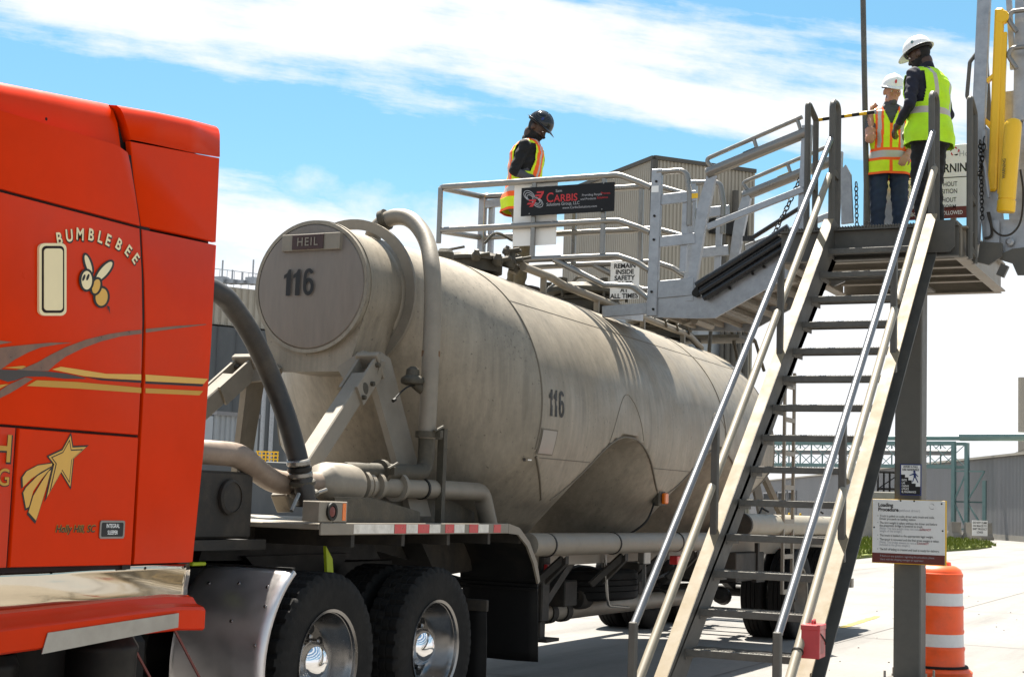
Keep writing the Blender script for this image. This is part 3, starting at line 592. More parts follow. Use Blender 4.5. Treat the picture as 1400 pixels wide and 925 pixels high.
# ------------------------------------------------------------------ tank trailer
XC, ZC0, RT, TS = -6.13, 2.21, 1.205, 0.016
HOP = (11.1, 13.5, 15.9)
def section(Y):
    top = ZC0+RT-TS*(Y-10.5)
    if Y <= 9.6: r = 0.47
    elif Y < 10.5: r = 0.47+(RT-0.47)*(Y-9.6)/0.9
    elif Y <= 16.6: r = RT
    else: r = max(0.3, RT-(Y-16.6)*0.62)
    return top-r, r
def hop(X, Y):
    h = [0.37+1.15*np.maximum(np.hypot(X-XC, Y-c), 0.30) for c in HOP]
    o = h[0]
    for q in h[1:]:
        k = 0.10; t = np.clip(0.5+0.5*(q-o)/k, 0, 1); o = q*(1-t)+o*t-k*t*(1-t)
    k = 0.22; t = np.clip(0.5+0.5*(2.06-o)/k, 0, 1); return 2.06*(1-t)+o*t-k*t*(1-t)
def shell_pt(Y, th, off=0.0):
    zc, r = section(Y); c, s_ = math.cos(th), math.sin(th)
    if s_ < 0.3:
        rr = np.linspace(0.02, 1, 160)*r; bad = np.where(zc+rr*s_ < hop(XC+rr*c, Y))[0]
        if len(bad):
            i = bad[0]; lo, hi = (rr[i-1] if i else 0.0), rr[i]
            for _ in range(18):
                m_ = (lo+hi)/2
                if zc+m_*s_ < hop(XC+m_*c, Y): hi = m_
                else: lo = m_
            return V3((XC+(lo+off)*c, Y, zc+(lo+off)*s_)), True
    return V3((XC+(r+off)*c, Y, zc+(r+off)*s_)), False
TK = thing('tank_trailer', 'dusty grey bulk tank semi-trailer with sloping hopper bottoms and number 116', 'tank trailer', (XC, 13.5, 0))
ys = sorted(set([9.6+0.05*i for i in range(19)]+[10.5+0.04*i for i in range(153)]+[16.6+0.06*i for i in range(20)]))
NT = 160; rows = []
for Y in ys: rows.append([shell_pt(Y, 2*math.pi*k/NT)[0] for k in range(NT)]+[None])
for r_ in rows: r_[-1] = r_[0]
mb = MB(); m = len(rows)
mb.add([p for r_ in rows for p in r_[:-1]], [(i*NT+k, i*NT+(k+1) % NT, (i+1)*NT+(k+1) % NT, (i+1)*NT+k) for i in range(m-1) for k in range(NT)]+[list(range(NT)), [(m-1)*NT+k for k in range(NT)][::-1]])
shell = obj('tank_shell', mb, M['tank'], TK, sharp=24)
# weld seams
def seam(pts, r=0.006):
    if len(pts) > 1: mb = MB(); mb.tube(pts, r, 6); return obj('weld_seam', mb, M['seam'], shell)
for Y in (10.5, 14.9, 16.6):
    pts = []
    for k in range(-60, 241):
        p, cut = shell_pt(Y, R(k), 0.0)
        if not cut: pts.append(p)
    seam(pts, 0.007)
for zs in (1.82, 3.02):
    for sg in (1, -1):
        run = []
        for Y in np.arange(10.5, 16.6, 0.06):
            zc, r = section(Y); a = math.asin((zs-zc)/r); a = a if sg > 0 else math.pi-a; p, cut = shell_pt(Y, a, 0.0)
            if cut:
                seam(run, 0.004); run = []
            else: run.append(p)
        seam(run, 0.004)
for sg in (1, -1):           # welded lower edges of the skin, scalloped over the hoppers
    run = []
    for Y in np.arange(10.55, 16.6, 0.03):
        lo, hi = -math.pi/2, 0.35
        zc, r = section(Y)
        for _ in range(30):
            m_ = (lo+hi)/2
            if zc+r*math.sin(m_) < hop(XC+r*math.cos(m_), Y): lo = m_
            else: hi = m_
        run.append((XC+sg*r*math.cos(hi), Y, zc+r*math.sin(hi)))
    seam(run, 0.009)
# thin saddle seams above the ridges
for yr in (12.27, 14.67):
    pts = []
    for i in range(25):
        q = i/24*2-1; Y = yr+0.55*q*(1-0.15*abs(q)); z = 2.43-0.62*abs(q)**1.7; zc, r = section(Y); a = math.asin((z-zc)/r); p, cut = shell_pt(Y, a, 0.0)
        if not cut: pts.append(p)
    seam(pts, 0.0035)
# front neck, head plate and name bracket
zt = section(9.4)[0]; 
def neck_poly(Y, r=0.47, zb=2.37, hw=0.27):
    P = []
    for k in range(0, 61):
        a = R(-28+ (236)*k/60); P.append((XC+r*math.cos(a), Y, zt+r*math.sin(a)))
    return P+[(XC-hw-0.03, Y, zb), (XC+hw+0.03, Y, zb)]
mb = MB(); mb.prism(neck_poly(9.16), (0, 0.55, 0)); obj('neck', mb, M['tank'], TK, sharp=28)
mb = MB(); mb.prism(neck_poly(9.15, 0.485, 2.355, 0.29), (0, 0.035, 0)); obj('neck_flange', mb, M['tank'], TK, sharp=28)
mb = MB(); mb.lathe([(0.462, 0), (0.458, 0.03), (0.44, 0.05), (0.30, 0.068), (0, 0.078)], (XC, 9.15, zt), (0, -1, 0), 64); head = obj('front_head', mb, M['disc'], TK, sharp=40)
mb = MB(); mb.ring([(0.452, 0.0), (0.478, 0.0), (0.478, 0.045), (0.452, 0.045)], (XC, 9.15, zt), (0, -1, 0), 64); obj('head_rim', mb, M['tank'], head)
mb = MB(); mb.box(-6.36, -5.87, 9.055, 9.07, 3.215, 3.335, 0.004); mb.box(-6.36, -6.35, 9.07, 9.15, 3.215, 3.335); mb.box(-5.88, -5.87, 9.07, 9.15, 3.215, 3.335); nb = obj('name_bracket', mb, M['tankpipe'], TK)
mb = MB(); mb.box(-6.265, -6.0, 9.045, 9.054, 3.222, 3.328, 0.003); npl = obj('name_plate', mb, mat('faded_maroon_plate', (0.07, 0.03, 0.027), .6), nb)
text('lettering', 'HEIL', (-6.132, 9.041, 3.247), (1, 0, 0), (0, 0, 1), 0.085, M['tankpipe'], npl, 'CENTER', 0.9, 0.012, spacing=1.25)
def number116(parent, mapf, h, lift):
    w = 0.30*h                        # stroke geometry of the stencilled figures
    one = [(0.10, 0), (0.36, 0), (0.36, 1), (0.22, 1), (0.14, 0.88), (-0.04, 0.78), (-0.04, 0.64), (0.10, 0.70)]
    for x0_ in (0.0, 0.52):
        mb = MB(); mb.poly([mapf((x+x0_)*h*0.80, y*h) for x, y in one]); obj('figure', mb, M['ink'], parent, smooth=False, normals=False)
    o_, i_ = [], []
    ro = [(0.34+0.30*math.cos(t_), 0.32+0.33*math.sin(t_)) for t_ in np.linspace(0, 2*math.pi, 28)]; ri = [(0.34+0.125*math.cos(t_), 0.32+0.185*math.sin(t_)) for t_ in np.linspace(0, 2*math.pi, 28)]
    mb = MB(); mb.grid([[mapf((x+1.02)*h*0.80, y*h) for x, y in ro], [mapf((x+1.02)*h*0.80, y*h) for x, y in ri]])
    arc = np.linspace(R(28), R(182), 16)
    oo = [(0.34+0.29*math.cos(t_), 0.70+0.31*math.sin(t_)) for t_ in arc]+[(0.045, 0.32)]; ii = [(0.34+0.12*math.cos(t_), 0.72+0.15*math.sin(t_)) for t_ in arc]+[(0.215, 0.32)]
    obj('figure', mb, M['ink'], parent, smooth=False, normals=False); mb = MB()
    mb.grid([[mapf((x+1.02)*h*0.80, y*h)+lift for x, y in oo], [mapf((x+1.02)*h*0.80, y*h)+lift for x, y in ii]]); obj('figure', mb, M['ink'], parent, smooth=False, normals=False)
number116(head, lambda x, y: V3((-6.325+x, 9.062+0.0, 2.893+y)), 0.19, V3((0, -.0015, 0)))
def side_map(Y0, z0):
    def f(x, y):
        Y, z = Y0+x, z0+y; zc, r = section(Y); dz = z-zc; return V3((XC+math.sqrt((r+0.004)**2-dz*dz), Y, z))
    return f
a = onX(760, 569, -4.93); a = onX(750, 568, -4.93); number116(shell, side_map(a[1], a[2]), 0.205, V3((.0015, 0, 0)))
def side_patch(name, u0, v0, u1, v1, m_, off=0.006):
    a, b = onX(u0, v0, -4.94), onX(u1, v1, -4.94); zc, r = section(a[1]); mb = MB(); L = []
    for Y in (a[1], b[1]): L.append([(XC+math.sqrt((r+off)**2-(z-zc)**2), Y, z) for z in np.linspace(b[2], a[2], 6)])
    mb.grid(L); return obj(name, mb, m_, shell, smooth=False)
side_patch('data_plate_frame', 740, 585, 761, 623, M['seam'], 0.004); side_patch('data_plate', 741.5, 587, 759.5, 621, M['alu'], 0.008)
side_patch('warning_sticker', 733, 626, 741, 631, M['ink'], 0.006); side_patch('warning_label', 734.5, 627.5, 739.5, 629.8, M['inkwhite'], 0.009)
# support saddle and front A-frame struts
mb = MB(); mb.ring([(0.50, 0), (0.575, 0), (0.575, 0.03), (0.50, 0.03)], (XC, 9.60, zt), (0, 1, 0), 64); obj('saddle_ring', mb, M['tankpipe'], TK)
for sg in (1, -1):
    X = lambda dx: XC+sg*dx
    J = V3((X(0.53), 9.08, 2.36)); F = V3((X(0.70), 7.86, 1.42)); Rr = V3((X(0.74), 9.42, 1.36))
    mb = MB(); d = unit(F-J); mb.bar(J+d*0.14, F, 0.11, 0.135, up=(0, -0.6, 0.8), ch=0.008); st = obj('front_strut', mb, M['tankpipe'], TK)
    mb = MB(); mb.lathe([(0.045, 0), (0.045, 0.075), (0.02, 0.08), (0, 0.08)], J+d*0.25+V3((0, 0, 0.0)), (sg, 0, 0), 14); obj('pin', mb, M['tankdark'], st)
    mb = MB(); mb.bar(J-d*0.02+V3((sg*0.065, 0, 0)), J+d*0.34+V3((sg*0.065, 0, 0)), 0.02, 0.15, up=(0, -0.6, 0.8)); mb.bar(J-d*0.02-V3((sg*0.065, 0, 0)), J+d*0.34-V3((sg*0.065, 0, 0)), 0.02, 0.15, up=(0, -0.6, 0.8)); mb.obox(J-d*0.05, V3((0.09, 0, 0)), d*0.025, np.cross(V3((1, 0, 0)), d)*0.10, 0.006); obj('clevis', mb, M['tankpipe'], st)
    mb = MB()
    for e in (0.03, 0.13, 0.30):
        mb.lathe([(0.016, 0), (0.016, 0.09), (0, 0.095)], J+d*e+V3((sg*0.012, 0, 0.045 if e == .03 else -0.03)), (sg, 0, 0), 8)
    obj('bolt', mb, M['tankdark'], st)['kind'] = 'stuff'
    mb = MB(); a0, b0 = V3((X(0.50), 9.30, 2.62)), Rr
    mb.prism([V3((X(0.50), 9.10, 2.34)), V3((X(0.48), 9.24, 2.50)), V3((X(0.50), 9.34, 2.46)), V3((X(0.78), 9.52, 1.36)), V3((X(0.74), 9.32, 1.36))], (sg*0.05, 0, 0)); obj('rear_leg_plate', mb, M['tankpipe'], TK, smooth=False)
    mb = MB(); mb.prism([V3((X(0.44), 9.13, 2.50)), V3((X(0.62), 9.10, 2.42)), V3((X(0.60), 9.06, 2.26)), V3((X(0.30), 9.12, 2.30)), V3((X(0.24), 9.13, 2.38))], (0, 0.06, 0)); obj('gusset', mb, M['tankpipe'], TK, smooth=False)
# air pipe looping from the neck top down the near side
pp = [(-6.02, 9.74, 3.36), (-6.0, 9.74, 3.47), (-5.86, 9.74, 3.56), (-5.68, 9.72, 3.53), (-5.50, 9.64, 3.36), (-5.36, 9.50, 3.10), (-5.31, 9.44, 2.80), (-5.30, 9.42, 2.4), (-5.30, 9.41, 1.90)]
def spline(P, k=6):
    P = [V3(p) for p in P]; o = []
    for i in range(len(P)-1):
        a, b, c, d = P[max(i-1, 0)], P[i], P[i+1], P[min(i+2, len(P)-1)]
        for j in range(k):
            t = j/k; o.append(0.5*((2*b)+(c-a)*t+(2*a-5*b+4*c-d)*t*t+(3*b-a-3*c+d)*t**3))
    return o+[P[-1]]
mb = MB(); mb.tube(spline(pp), 0.062, 16); ap = obj('air_pipe', mb, M['tankpipe'], TK, sharp=50)
mb = MB(); mb.tube(fillet([(-5.30, 9.41, 1.90), (-5.30, 9.41, 1.66), (-5.30, 8.35, 1.64)], 0.2, 7), 0.058, 14); obj('elbow_pipe', mb, M['tankdark'], TK, sharp=50)
for P, ax in (((-5.30, 9.41, 1.93), (0, 0, 1)), ((-5.92, 9.74, 3.545), (1, 0, 0.35)), ((-5.30, 8.80, 1.65), (0, 1, 0))):
    mb = MB(); mb.ring([(0.058, -0.022), (0.082, -0.022), (0.082, 0.022), (0.058, 0.022)], P, ax, 18); q = V3(P); mb.box(q[0]+.05, q[0]+.12, q[1]-.02, q[1]+.02, q[2]-.02, q[2]+.03); mb.tube([q+V3((0.09, -.05, 0.02)), q+V3((0.09, .07, 0.06))], 0.01, 6); obj('pipe_clamp', mb, M['tankdark'], ap)
mb = MB(); mb.ring([(0.06, -0.02), (0.066, -0.02), (0.066, 0.02), (0.06, 0.02)], (-5.305, 9.43, 2.50), (0, 0, 1), 16); obj('rust_band', mb, mat('rust_band', (0.22, 0.10, 0.03), .8), ap)
mb = MB(); mb.bar((-5.25, 9.55, 1.30), (-5.25, 9.55, 1.98), 0.05, 0.05); mb.bar((-5.25, 9.55, 1.93), (-5.30, 9.40, 1.93), 0.04, 0.06); obj('pipe_bracket', mb, M['tankdark'], TK, smooth=False)
v = onX(573, 512, -5.34); mb = MB(); mb.tube([(-5.31, 9.42, 2.22), (-5.36, 9.36, 2.27), (-5.38, 9.33, 2.30)], 0.04, 12); mb.lathe([(0.05, 0), (0.078, 0.01), (0.085, 0.03), (0.078, 0.05), (0.05, 0.07), (0.045, 0.11), (0.02, 0.13), (0, 0.135)], (-5.385, 9.325, 2.27), (0, 0, 1), 18); rv = obj('relief_valve', mb, M['tankdark'], TK, sharp=40)
mb = MB(); mb.tube(spline([(-5.36, 9.34, 2.27), (-5.36, 9.22, 2.25), (-5.37, 9.12, 2.19), (-5.37, 9.06, 2.15)]), 0.006, 6); mb.lathe([(0.013, 0), (0.013, 0.03)], (-5.37, 9.045, 2.14), (0, 1, 0.4), 8); obj('lanyard', mb, M['black'], rv)
# check valve and delivery line along the deck
mb = MB(); mb.lathe([(0.06, 0), (0.075, 0.03), (0.125, 0.07), (0.135, 0.12), (0.135, 0.36), (0.125, 0.42), (0.07, 0.48), (0.07, 0.5)], (-5.30, 8.02, 1.555), (0, 1, 0), 28); cv = obj('check_valve', mb, M['tankpipe'], TK, sharp=40)
for y, r in ((8.54, 0.105), (8.62, 0.09), (8.72, 0.10), (9.02, 0.10)):
    mb = MB(); mb.ring([(0.06, -0.02), (r, -0.02), (r, 0.02), (0.06, 0.02)], (-5.30, y, 1.555), (0, 1, 0), 20); mb.box(-5.33, -5.27, y-.03, y+.03, 1.555+r-.01, 1.555+r+.03); obj('coupling', mb, M['tankpipe'], cv)
mb = MB(); mb.tube(fillet([(-5.30, 8.5, 1.555), (-5.30, 10.28, 1.545), (-5.30, 10.50, 1.15)], 0.13, 8), 0.068, 16); dl = obj('delivery_pipe', mb, M['tankpipe'], TK, sharp=50)
mb = MB(); mb.ring([(0.068, -0.012), (0.076, -0.012), (0.076, 0.012), (0.068, 0.012)], (-5.30, 9.36, 1.55), (0, 1, 0), 18); obj('strap', mb, M['black'], dl)
mb = MB(); mb.tube(spline([(-5.55, 6.55, 1.70), (-5.42, 6.75, 1.70), (-5.32, 6.98, 1.70), (-5.30, 7.22, 1.69), (-5.30, 7.40, 1.62), (-5.30, 7.58, 1.56), (-5.30, 7.80, 1.55), (-5.30, 8.04, 1.555)]), 0.07, 16)
obj('curved_pipe', mb, mat('heat_stained_pipe', (0.36, 0.275, 0.21), 0.5, 0.2, 0.2, 6, dirt=(0.2, 0.13, 0.09), dirt_amt=0.5, dirt_scale=4), TK, sharp=50)
# front deck over the tractor's wheels, with reflective edge and mud flap
dkx0, dkx1 = -7.36, -4.90
mb = MB(); mb.box(dkx0, dkx1-0.012, 7.50, 9.90, 1.285, 1.315, 0.004); deck = obj('deck_plate', mb, M['tankpipe'], TK)
mb = MB(); mb.box(dkx1-0.012, dkx1+0.004, 7.50, 9.94, 1.255, 1.325, 0.004); mb.prism([(dkx1-0.012, 9.94, 1.255), (dkx1-0.012, 9.94, 1.325), (dkx1-0.012, 10.12, 1.295), (dkx1-0.012, 10.30, 1.19), (dkx1-0.012, 10.44, 1.04), (dkx1-0.012, 10.50, 0.90), (dkx1-.012, 10.47, 0.88), (dkx1-0.012, 10.38, 1.03), (dkx1-.012, 10.26, 1.16), (dkx1-.012, 10.10, 1.245)], (0.016, 0, 0)); obj('edge_flange', mb, M['tankpipe'], deck)
yy = 8.18; k = 0
for y0, y1, c_ in ((8.33, 8.47, 'r'), (8.475, 8.62, 'w'), (8.625, 8.77, 'r'), (8.775, 8.92, 'w'), (8.99, 9.11, 'r'), (9.115, 9.26, 'w'), (9.33, 9.46, 'r'), (9.465, 9.62, 'w'), (9.70, 9.81, 'r'), (7.85, 8.32, 'w')):
    mb = MB(); mb.box(dkx1+0.0045, dkx1+0.006, y0, y1, 1.262, 1.318); obj('reflective_strip', mb, M['reflred'] if c_ == 'r' else M['reflwhite'], deck, smooth=False)
for sg, x0, x1 in ((1, -5.56, dkx1-0.016), (-1, dkx0, -6.70)):
    mb = MB(); L = [(9.9, 1.30), (10.12, 1.28), (10.30, 1.17), (10.43, 1.03), (10.49, 0.88)]
    mb.grid([[(x0, y, z) for y, z in L], [(x1, y, z) for y, z in L]]); obj('fender_curve', mb, M['black'], deck)
    mb = MB(); rows = []
    for i in range(9):
        z = 0.90-0.60*i/8; rows.append([(x0+0.01+(x1-x0-0.01)*j/8, 10.495+0.02*math.sin(j*0.9)*i/8+0.035*i/8, z) for j in range(9)])
    mb.grid(rows); fl = obj('mud_flap', mb, M['flap'], TK, sharp=80)
    sm = fl.modifiers.new('thickness', 'SOLIDIFY'); sm.thickness = 0.012
    mb = MB()
    for z in (0.905, 0.865, 0.835): mb.box(x0, x1+0.01, 10.475, 10.490, z-0.008, z+0.008)
    obj('flap_bar', mb, M['black'], fl, smooth=False)
# under-deck webs (dark) and king-pin plate
for x in (-5.65, -6.61):
    mb = MB(); mb.prism([(x, 7.55, 1.285), (x, 10.6, 1.285), (x, 10.6, 1.02), (x, 9.9, 1.02), (x, 9.4, 1.10), (x, 7.6, 1.18)], (0.02, 0, 0)); obj('sill_beam', mb, M['chassis'], TK, smooth=False)
for y in (7.9, 8.5, 9.1, 9.7, 10.2):
    mb = MB(); mb.box(-7.3, -4.93, y-.02, y+.02, 1.18, 1.284); obj('cross_bearer', mb, M['chassis'], TK, smooth=False)
mb = MB(); mb.prism([(-5.45, 9.55, 1.28), (-5.45, 10.45, 1.20), (-5.45, 10.45, 0.95), (-5.45, 9.9, 0.92)], (-1.36, 0, 0)); obj('rear_bulkhead', mb, M['chassis'], TK, smooth=False)
# wedge gussets on the deck
for x, y0, y1, z0, z1, m_ in ((-5.08, 7.90, 8.95, 1.47, 1.37, 'tankdark'), (-5.42, 8.95, 10.38, 1.56, 1.37, 'tankdark')):
    mb = MB(); ym = y0+(y1-y0)*0.45
    mb.prism([(x, y0, 1.316), (x, y1, 1.316), (x, y1, z1+.02), (x, ym, z0), (x, y0, z0)], (0.012, 0, 0)); mb.bar((x-.03, y0, z0), (x-.03, ym, z0), 0.07, 0.012); mb.bar((x-.03, ym, z0), (x-.03, y1, z1+.02), 0.07, 0.012); mb.box(x-0.06, x+0.011, y1-0.014, y1, 1.316, z1+.02); obj('deck_gusset', mb, M[m_], TK, smooth=False)
# front lamp box and light
mb = MB(); mb.box(-5.02, -4.90, 7.48, 7.78, 1.33, 1.45, 0.005); lb = obj('lamp_box', mb, M['tankpipe'], TK)
mb = MB(); mb.ring([(0.035, 0), (0.052, 0), (0.052, 0.015), (0.035, 0.015)], (-4.90, 7.60, 1.39), (1, 0, 0), 18); obj('lamp_rim', mb, M['black'], lb)
mb = MB(); mb.lathe([(0.036, 0), (0.03, 0.012), (0, 0.016)], (-4.90, 7.60, 1.39), (1, 0, 0), 16); obj('lamp_lens', mb, M['maroon'], lb)
mb = MB(); mb.box(-4.9, -4.897, 7.725, 7.76, 1.34, 1.44); obj('amber_strip', mb, M['amber'], lb, smooth=False)
# side marker lamp on the shell
p = onX(908, 681, -5.04); mb = MB(); mb.box(-5.12, -5.05, p[1]-.10, p[1]+.07, p[2]-.07, p[2]+.07, 0.01); ml = obj('marker_bracket', mb, M['tankdark'], TK)
mb = MB(); mb.box(-5.05, -5.01, p[1]-.045, p[1]+.045, p[2]-.05, p[2]+.05, 0.012); obj('marker_lamp', mb, M['amber'], ml)
mb = MB(); mb.tube(spline([(-5.10, p[1]-.1, p[2]-.05), (-5.12, p[1]-.25, p[2]-.22), (-5.25, p[1]-.38, p[2]-.35), (-5.35, p[1]-.5, 1.12)]), 0.01, 6); obj('wiring_conduit', mb, M['black'], ml)
# side frame, hose tube with straps, brackets
for x in (-5.22, -7.04):
    mb = MB(); mb.box(x-.05, x+.05, 10.45, 20.3, 0.98, 1.14, 0.006); obj('frame_rail', mb, M['tankpipe'], TK)
for y in (10.6, 12.3, 14.7, 17.2, 18.5, 20.2):
    mb = MB(); mb.box(-6.99, -5.27, y-.04, y+.04, 1.0, 1.12); obj('cross_member', mb, M['chassis'], TK, smooth=False)
mb = MB(); mb.tube([(-4.97, 10.42, 1.165), (-4.97, 14.55, 1.155)], 0.088, 20); ht = obj('hose_tube', mb, M['tankpipe'], TK, sharp=50)
for y in (10.75, 12.06, 13.6):
    mb = MB(); mb.ring([(0.088, -0.01), (0.094, -0.01), (0.094, 0.01), (0.088, 0.01)], (-4.97, y, 1.16), (0, 1, 0), 22); obj('strap', mb, M['black'], ht)
for y in (11.1, 12.35, 13.35, 14.2):
    mb = MB(); mb.prism([(-4.96, y, 1.07), (-4.96, y+.06, 1.07), (-5.17, y+.06, 0.86), (-5.17, y, 0.86)], (0, 0, -0.06)); mb.bar((-5.0, y+.03, 1.05), (-5.2, y-.18, .80), 0.05, 0.05); obj('tube_bracket', mb, M['chassis'], TK, smooth=False)
mb = MB(); p = onX(882, 768, -5.0); mb.box(-5.05, -4.98, p[1]-.06, p[1]+.09, p[2]-.02, p[2]+.15, 0.01); mb.bar((-5.01, p[1], p[2]), (-5.05, p[1]+.12, p[2]-.22), 0.03, 0.08); obj('latch', mb, M['alu'], TK)
p = onX(928, 765, -5.0); mb = MB(); mb.box(-5.05, -4.97, p[1]-.12, p[1]+.10, p[2]-.04, p[2]+.04, 0.006); obj('red_marker', mb, M['reflred'], TK)
p = onX(745, 776, -5.15); mb = MB(); mb.box(-5.2, -5.1, p[1]-.06, p[1]+.10, p[2]-.03, p[2]+.03, 0.006); obj('red_marker', mb, M['reflred'], TK)
# product line below the hoppers
mb = MB(); mb.tube([(-6.13, 10.2, 0.44), (-6.13, 17.4, 0.44)], 0.075, 16); pl = obj('product_pipe', mb, M['tankpipe'], TK, sharp=50)
for y in HOP:
    mb = MB(); mb.lathe([(0.30, 0.72), (0.16, 0.60), (0.16, 0.44), (0.10, 0.38)], (XC, y, 0), (0, 0, 1), 20); mb.box(XC-.2, XC+.2, y-.2, y+.2, 0.62, 0.66); obj('hopper_outlet', mb, M['chassis'], TK)
    mb = MB(); mb.tube([(XC+.1, y, 0.6), (XC+.55, y+.05, 0.66)], 0.02, 8); obj('outlet_handle', mb, M['chassis'], TK)
a, b = onX(740, 838, -5.55), onX(905, 823, -5.55)
mb = MB(); mb.tube([(-5.55, a[1]-.5, a[2]+.01), (-5.55, b[1]+1.2, a[2]-0.01)], 0.08, 16); lo = obj('lower_pipe', mb, M['tankpipe'], TK, sharp=50)
for y in (a[1]+.12, a[1]+.42, b[1]):
    mb = MB(); mb.ring([(0.08, -0.05), (0.092, -0.05), (0.092, 0.05), (0.08, 0.05)], (-5.55, y, a[2]), (0, 1, 0), 18); obj('coupling', mb, M['chassis'], lo)
# landing gear, boxes and valves below the frame
for x in (-5.2, -7.06):
    mb = MB(); mb.box(x-.07, x+.07, 11.05, 11.19, 0.55, 1.10, 0.01); mb.box(x-.05, x+.05, 11.07, 11.17, 0.42, 0.60, .008); mb.box(x-.14, x+.14, 11.0, 11.24, 0.40, 0.425); obj('landing_leg', mb, M['chassis'], TK)
    mb = MB(); mb.bar((x, 11.12, 0.62), (x, 11.75, 1.02), 0.05, 0.07); obj('landing_brace', mb, M['chassis'], TK, smooth=False)
mb = MB(); mb.bar((-7.06, 11.12, 0.8), (-5.2, 11.12, 0.8), 0.05, 0.05); mb.bar((-7.06, 11.12, 0.6), (-5.2, 11.12, 0.95), 0.04, 0.04); obj('landing_cross_tube', mb, M['chassis'], TK, smooth=False)
rng = random.Random(5)
for i in range(14):
    y = rng.uniform(10.9, 16.4); x = rng.uniform(-6.6, -5.35); s_ = rng.uniform(0.06, 0.16)
    mb = MB()
    if i % 2: mb.lathe([(s_*.6, 0), (s_*.7, s_*.3), (s_*.7, s_*1.4), (s_*.4, s_*1.7)], (x, y, rng.uniform(0.62, 0.85)), rng.choice(((0, 1, 0), (1, 0, 0), (0, 0, 1))), 14)
    else: mb.box(x-s_, x+s_, y-s_*1.3, y+s_*1.3, 0.62, 0.62+s_*2.2, 0.01)
    obj('underbody_fitting', mb, M['chassis'], TK)
for x0 in (-5.4, -5.9, -6.5):
    mb = MB(); mb.tube(spline([(x0, 10.5, 0.95), (x0+.05, 11.5, 0.80), (x0-.1, 12.6, 0.93), (x0+.08, 13.8, 0.78), (x0, 15.2, 0.95)]), 0.018, 6); obj('air_line', mb, M['black'], TK)
# spare wheel slung under the frame
sp = place('spare_wheel', TYRE_R, (-5.62, 12.92, 0.76), TK, (0, R(88), 0.2)); 
mb = MB(); mb.tube(fillet([(-5.15, 12.35, 1.05), (-5.12, 12.37, 0.62), (-5.3, 13.3, 0.55)], 0.1), 0.012, 6); obj('spare_carrier', mb, M['alu'], TK)
# rear bogie
for y in (17.75, 19.02):
    wheel(TK, -4.92, y, 0.52, 1, TYRE_R, RIMD, HUB); wheel(TK, -7.34, y, 0.52, -1, TYRE_R, RIMD, HUB)
    mb = MB(); mb.tube([(-7.2, y, 0.52), (-5.06, y, 0.52)], 0.07, 12); obj('axle', mb, M['black'], TK)
    for x in (-5.75, -6.5):
        mb = MB(); mb.lathe([(0.12, 0), (0.13, 0.05), (0.13, 0.22), (0.10, 0.27)], (x, y-.35, 0.62), (0, 0, 1), 16); mb.bar((x, y-.9, 0.85), (x, y+.2, 0.5), 0.08, 0.1); obj('suspension', mb, M['black'], TK)
    mb = MB(); mb.lathe([(0.08, 0), (0.1, 0.03), (0.1, 0.16), (0.06, 0.2)], (-5.75, y-.3, 0.45), (0, -1, 0.2), 14); obj('brake_chamber', mb, M['black'], TK)
# rear side box, hose tube and ladder
mb = MB(); mb.box(-5.6, -5.02, 15.6, 16.6, 0.72, 1.02, 0.01); mb.box(-5.04, -5.0, 16.30, 16.36, .72, 1.12); mb.box(-5.04, -4.98, 16.2, 16.5, 0.70, 0.74); obj('side_box', mb, M['chassis'], TK)
mb = MB(); mb.tube([(-4.97, 15.62, 1.32), (-4.97, 19.6, 1.30)], 0.12, 22); rt = obj('rear_hose_tube', mb, M['cream_rail'], TK, sharp=50)
mb = MB(); mb.lathe([(0.122, 0), (0.122, 0.05), (0.0, 0.055)], (-4.97, 15.63, 1.32), (0, -1, 0), 22); obj('tube_cap', mb, M['chassis'], rt)
mb = MB(); mb.box(-5.30, -4.90, 15.6, 20.3, 1.17, 1.19); obj('side_shelf', mb, M['tankpipe'], TK, smooth=False)
for y in (16.2, 18.5): 
    mb = MB(); mb.tube([(-4.97, y, 1.42), (-4.97, y+.12, 1.50), (-4.92, y+.2, 1.46)], 0.012, 6); obj('tube_latch', mb, M['black'], rt)
yl0, yl1 = 16.80, 17.18
for y in (yl0, yl1):
    mb = MB(); mb.bar((-4.87, y, 0.56), (-4.87, y, 3.05), 0.045, 0.03, up=(1, 0, 0)); obj('ladder_rail', mb, M['tankpipe'], TK, smooth=False)
for z in (0.58, 0.97, 1.36, 1.74, 2.12, 2.5, 2.88):
    mb = MB(); mb.bar((-4.87, yl0, z), (-4.87, yl1, z), 0.035, 0.05); obj('ladder_rung', mb, M['tankpipe'], TK, smooth=False)
for z in (1.2, 2.3): 
    mb = MB(); mb.bar((-4.87, yl0, z), (-5.25, yl0, z), 0.04, 0.04); mb.bar((-4.87, yl1, z), (-5.25, yl1, z), 0.04, 0.04); obj('ladder_bracket', mb, M['tankpipe'], TK, smooth=False)
mb = MB(); mb.bar((-4.98, 16.55, 1.2), (-5.35, 16.95, 2.2), 0.09, 0.05); mb.bar((-4.98, 17.5, 1.2), (-5.35, 17.05, 2.2), 0.09, 0.05); obj('rear_brace', mb, M['tankpipe'], TK, smooth=False)
mb = MB(); mb.box(-7.3, -4.95, 20.3, 20.42, 0.5, 0.62); mb.box(-7.3, -4.95, 20.2, 20.4, 0.98, 1.2); obj('rear_bumper', mb, M['tankpipe'], TK, smooth=False)
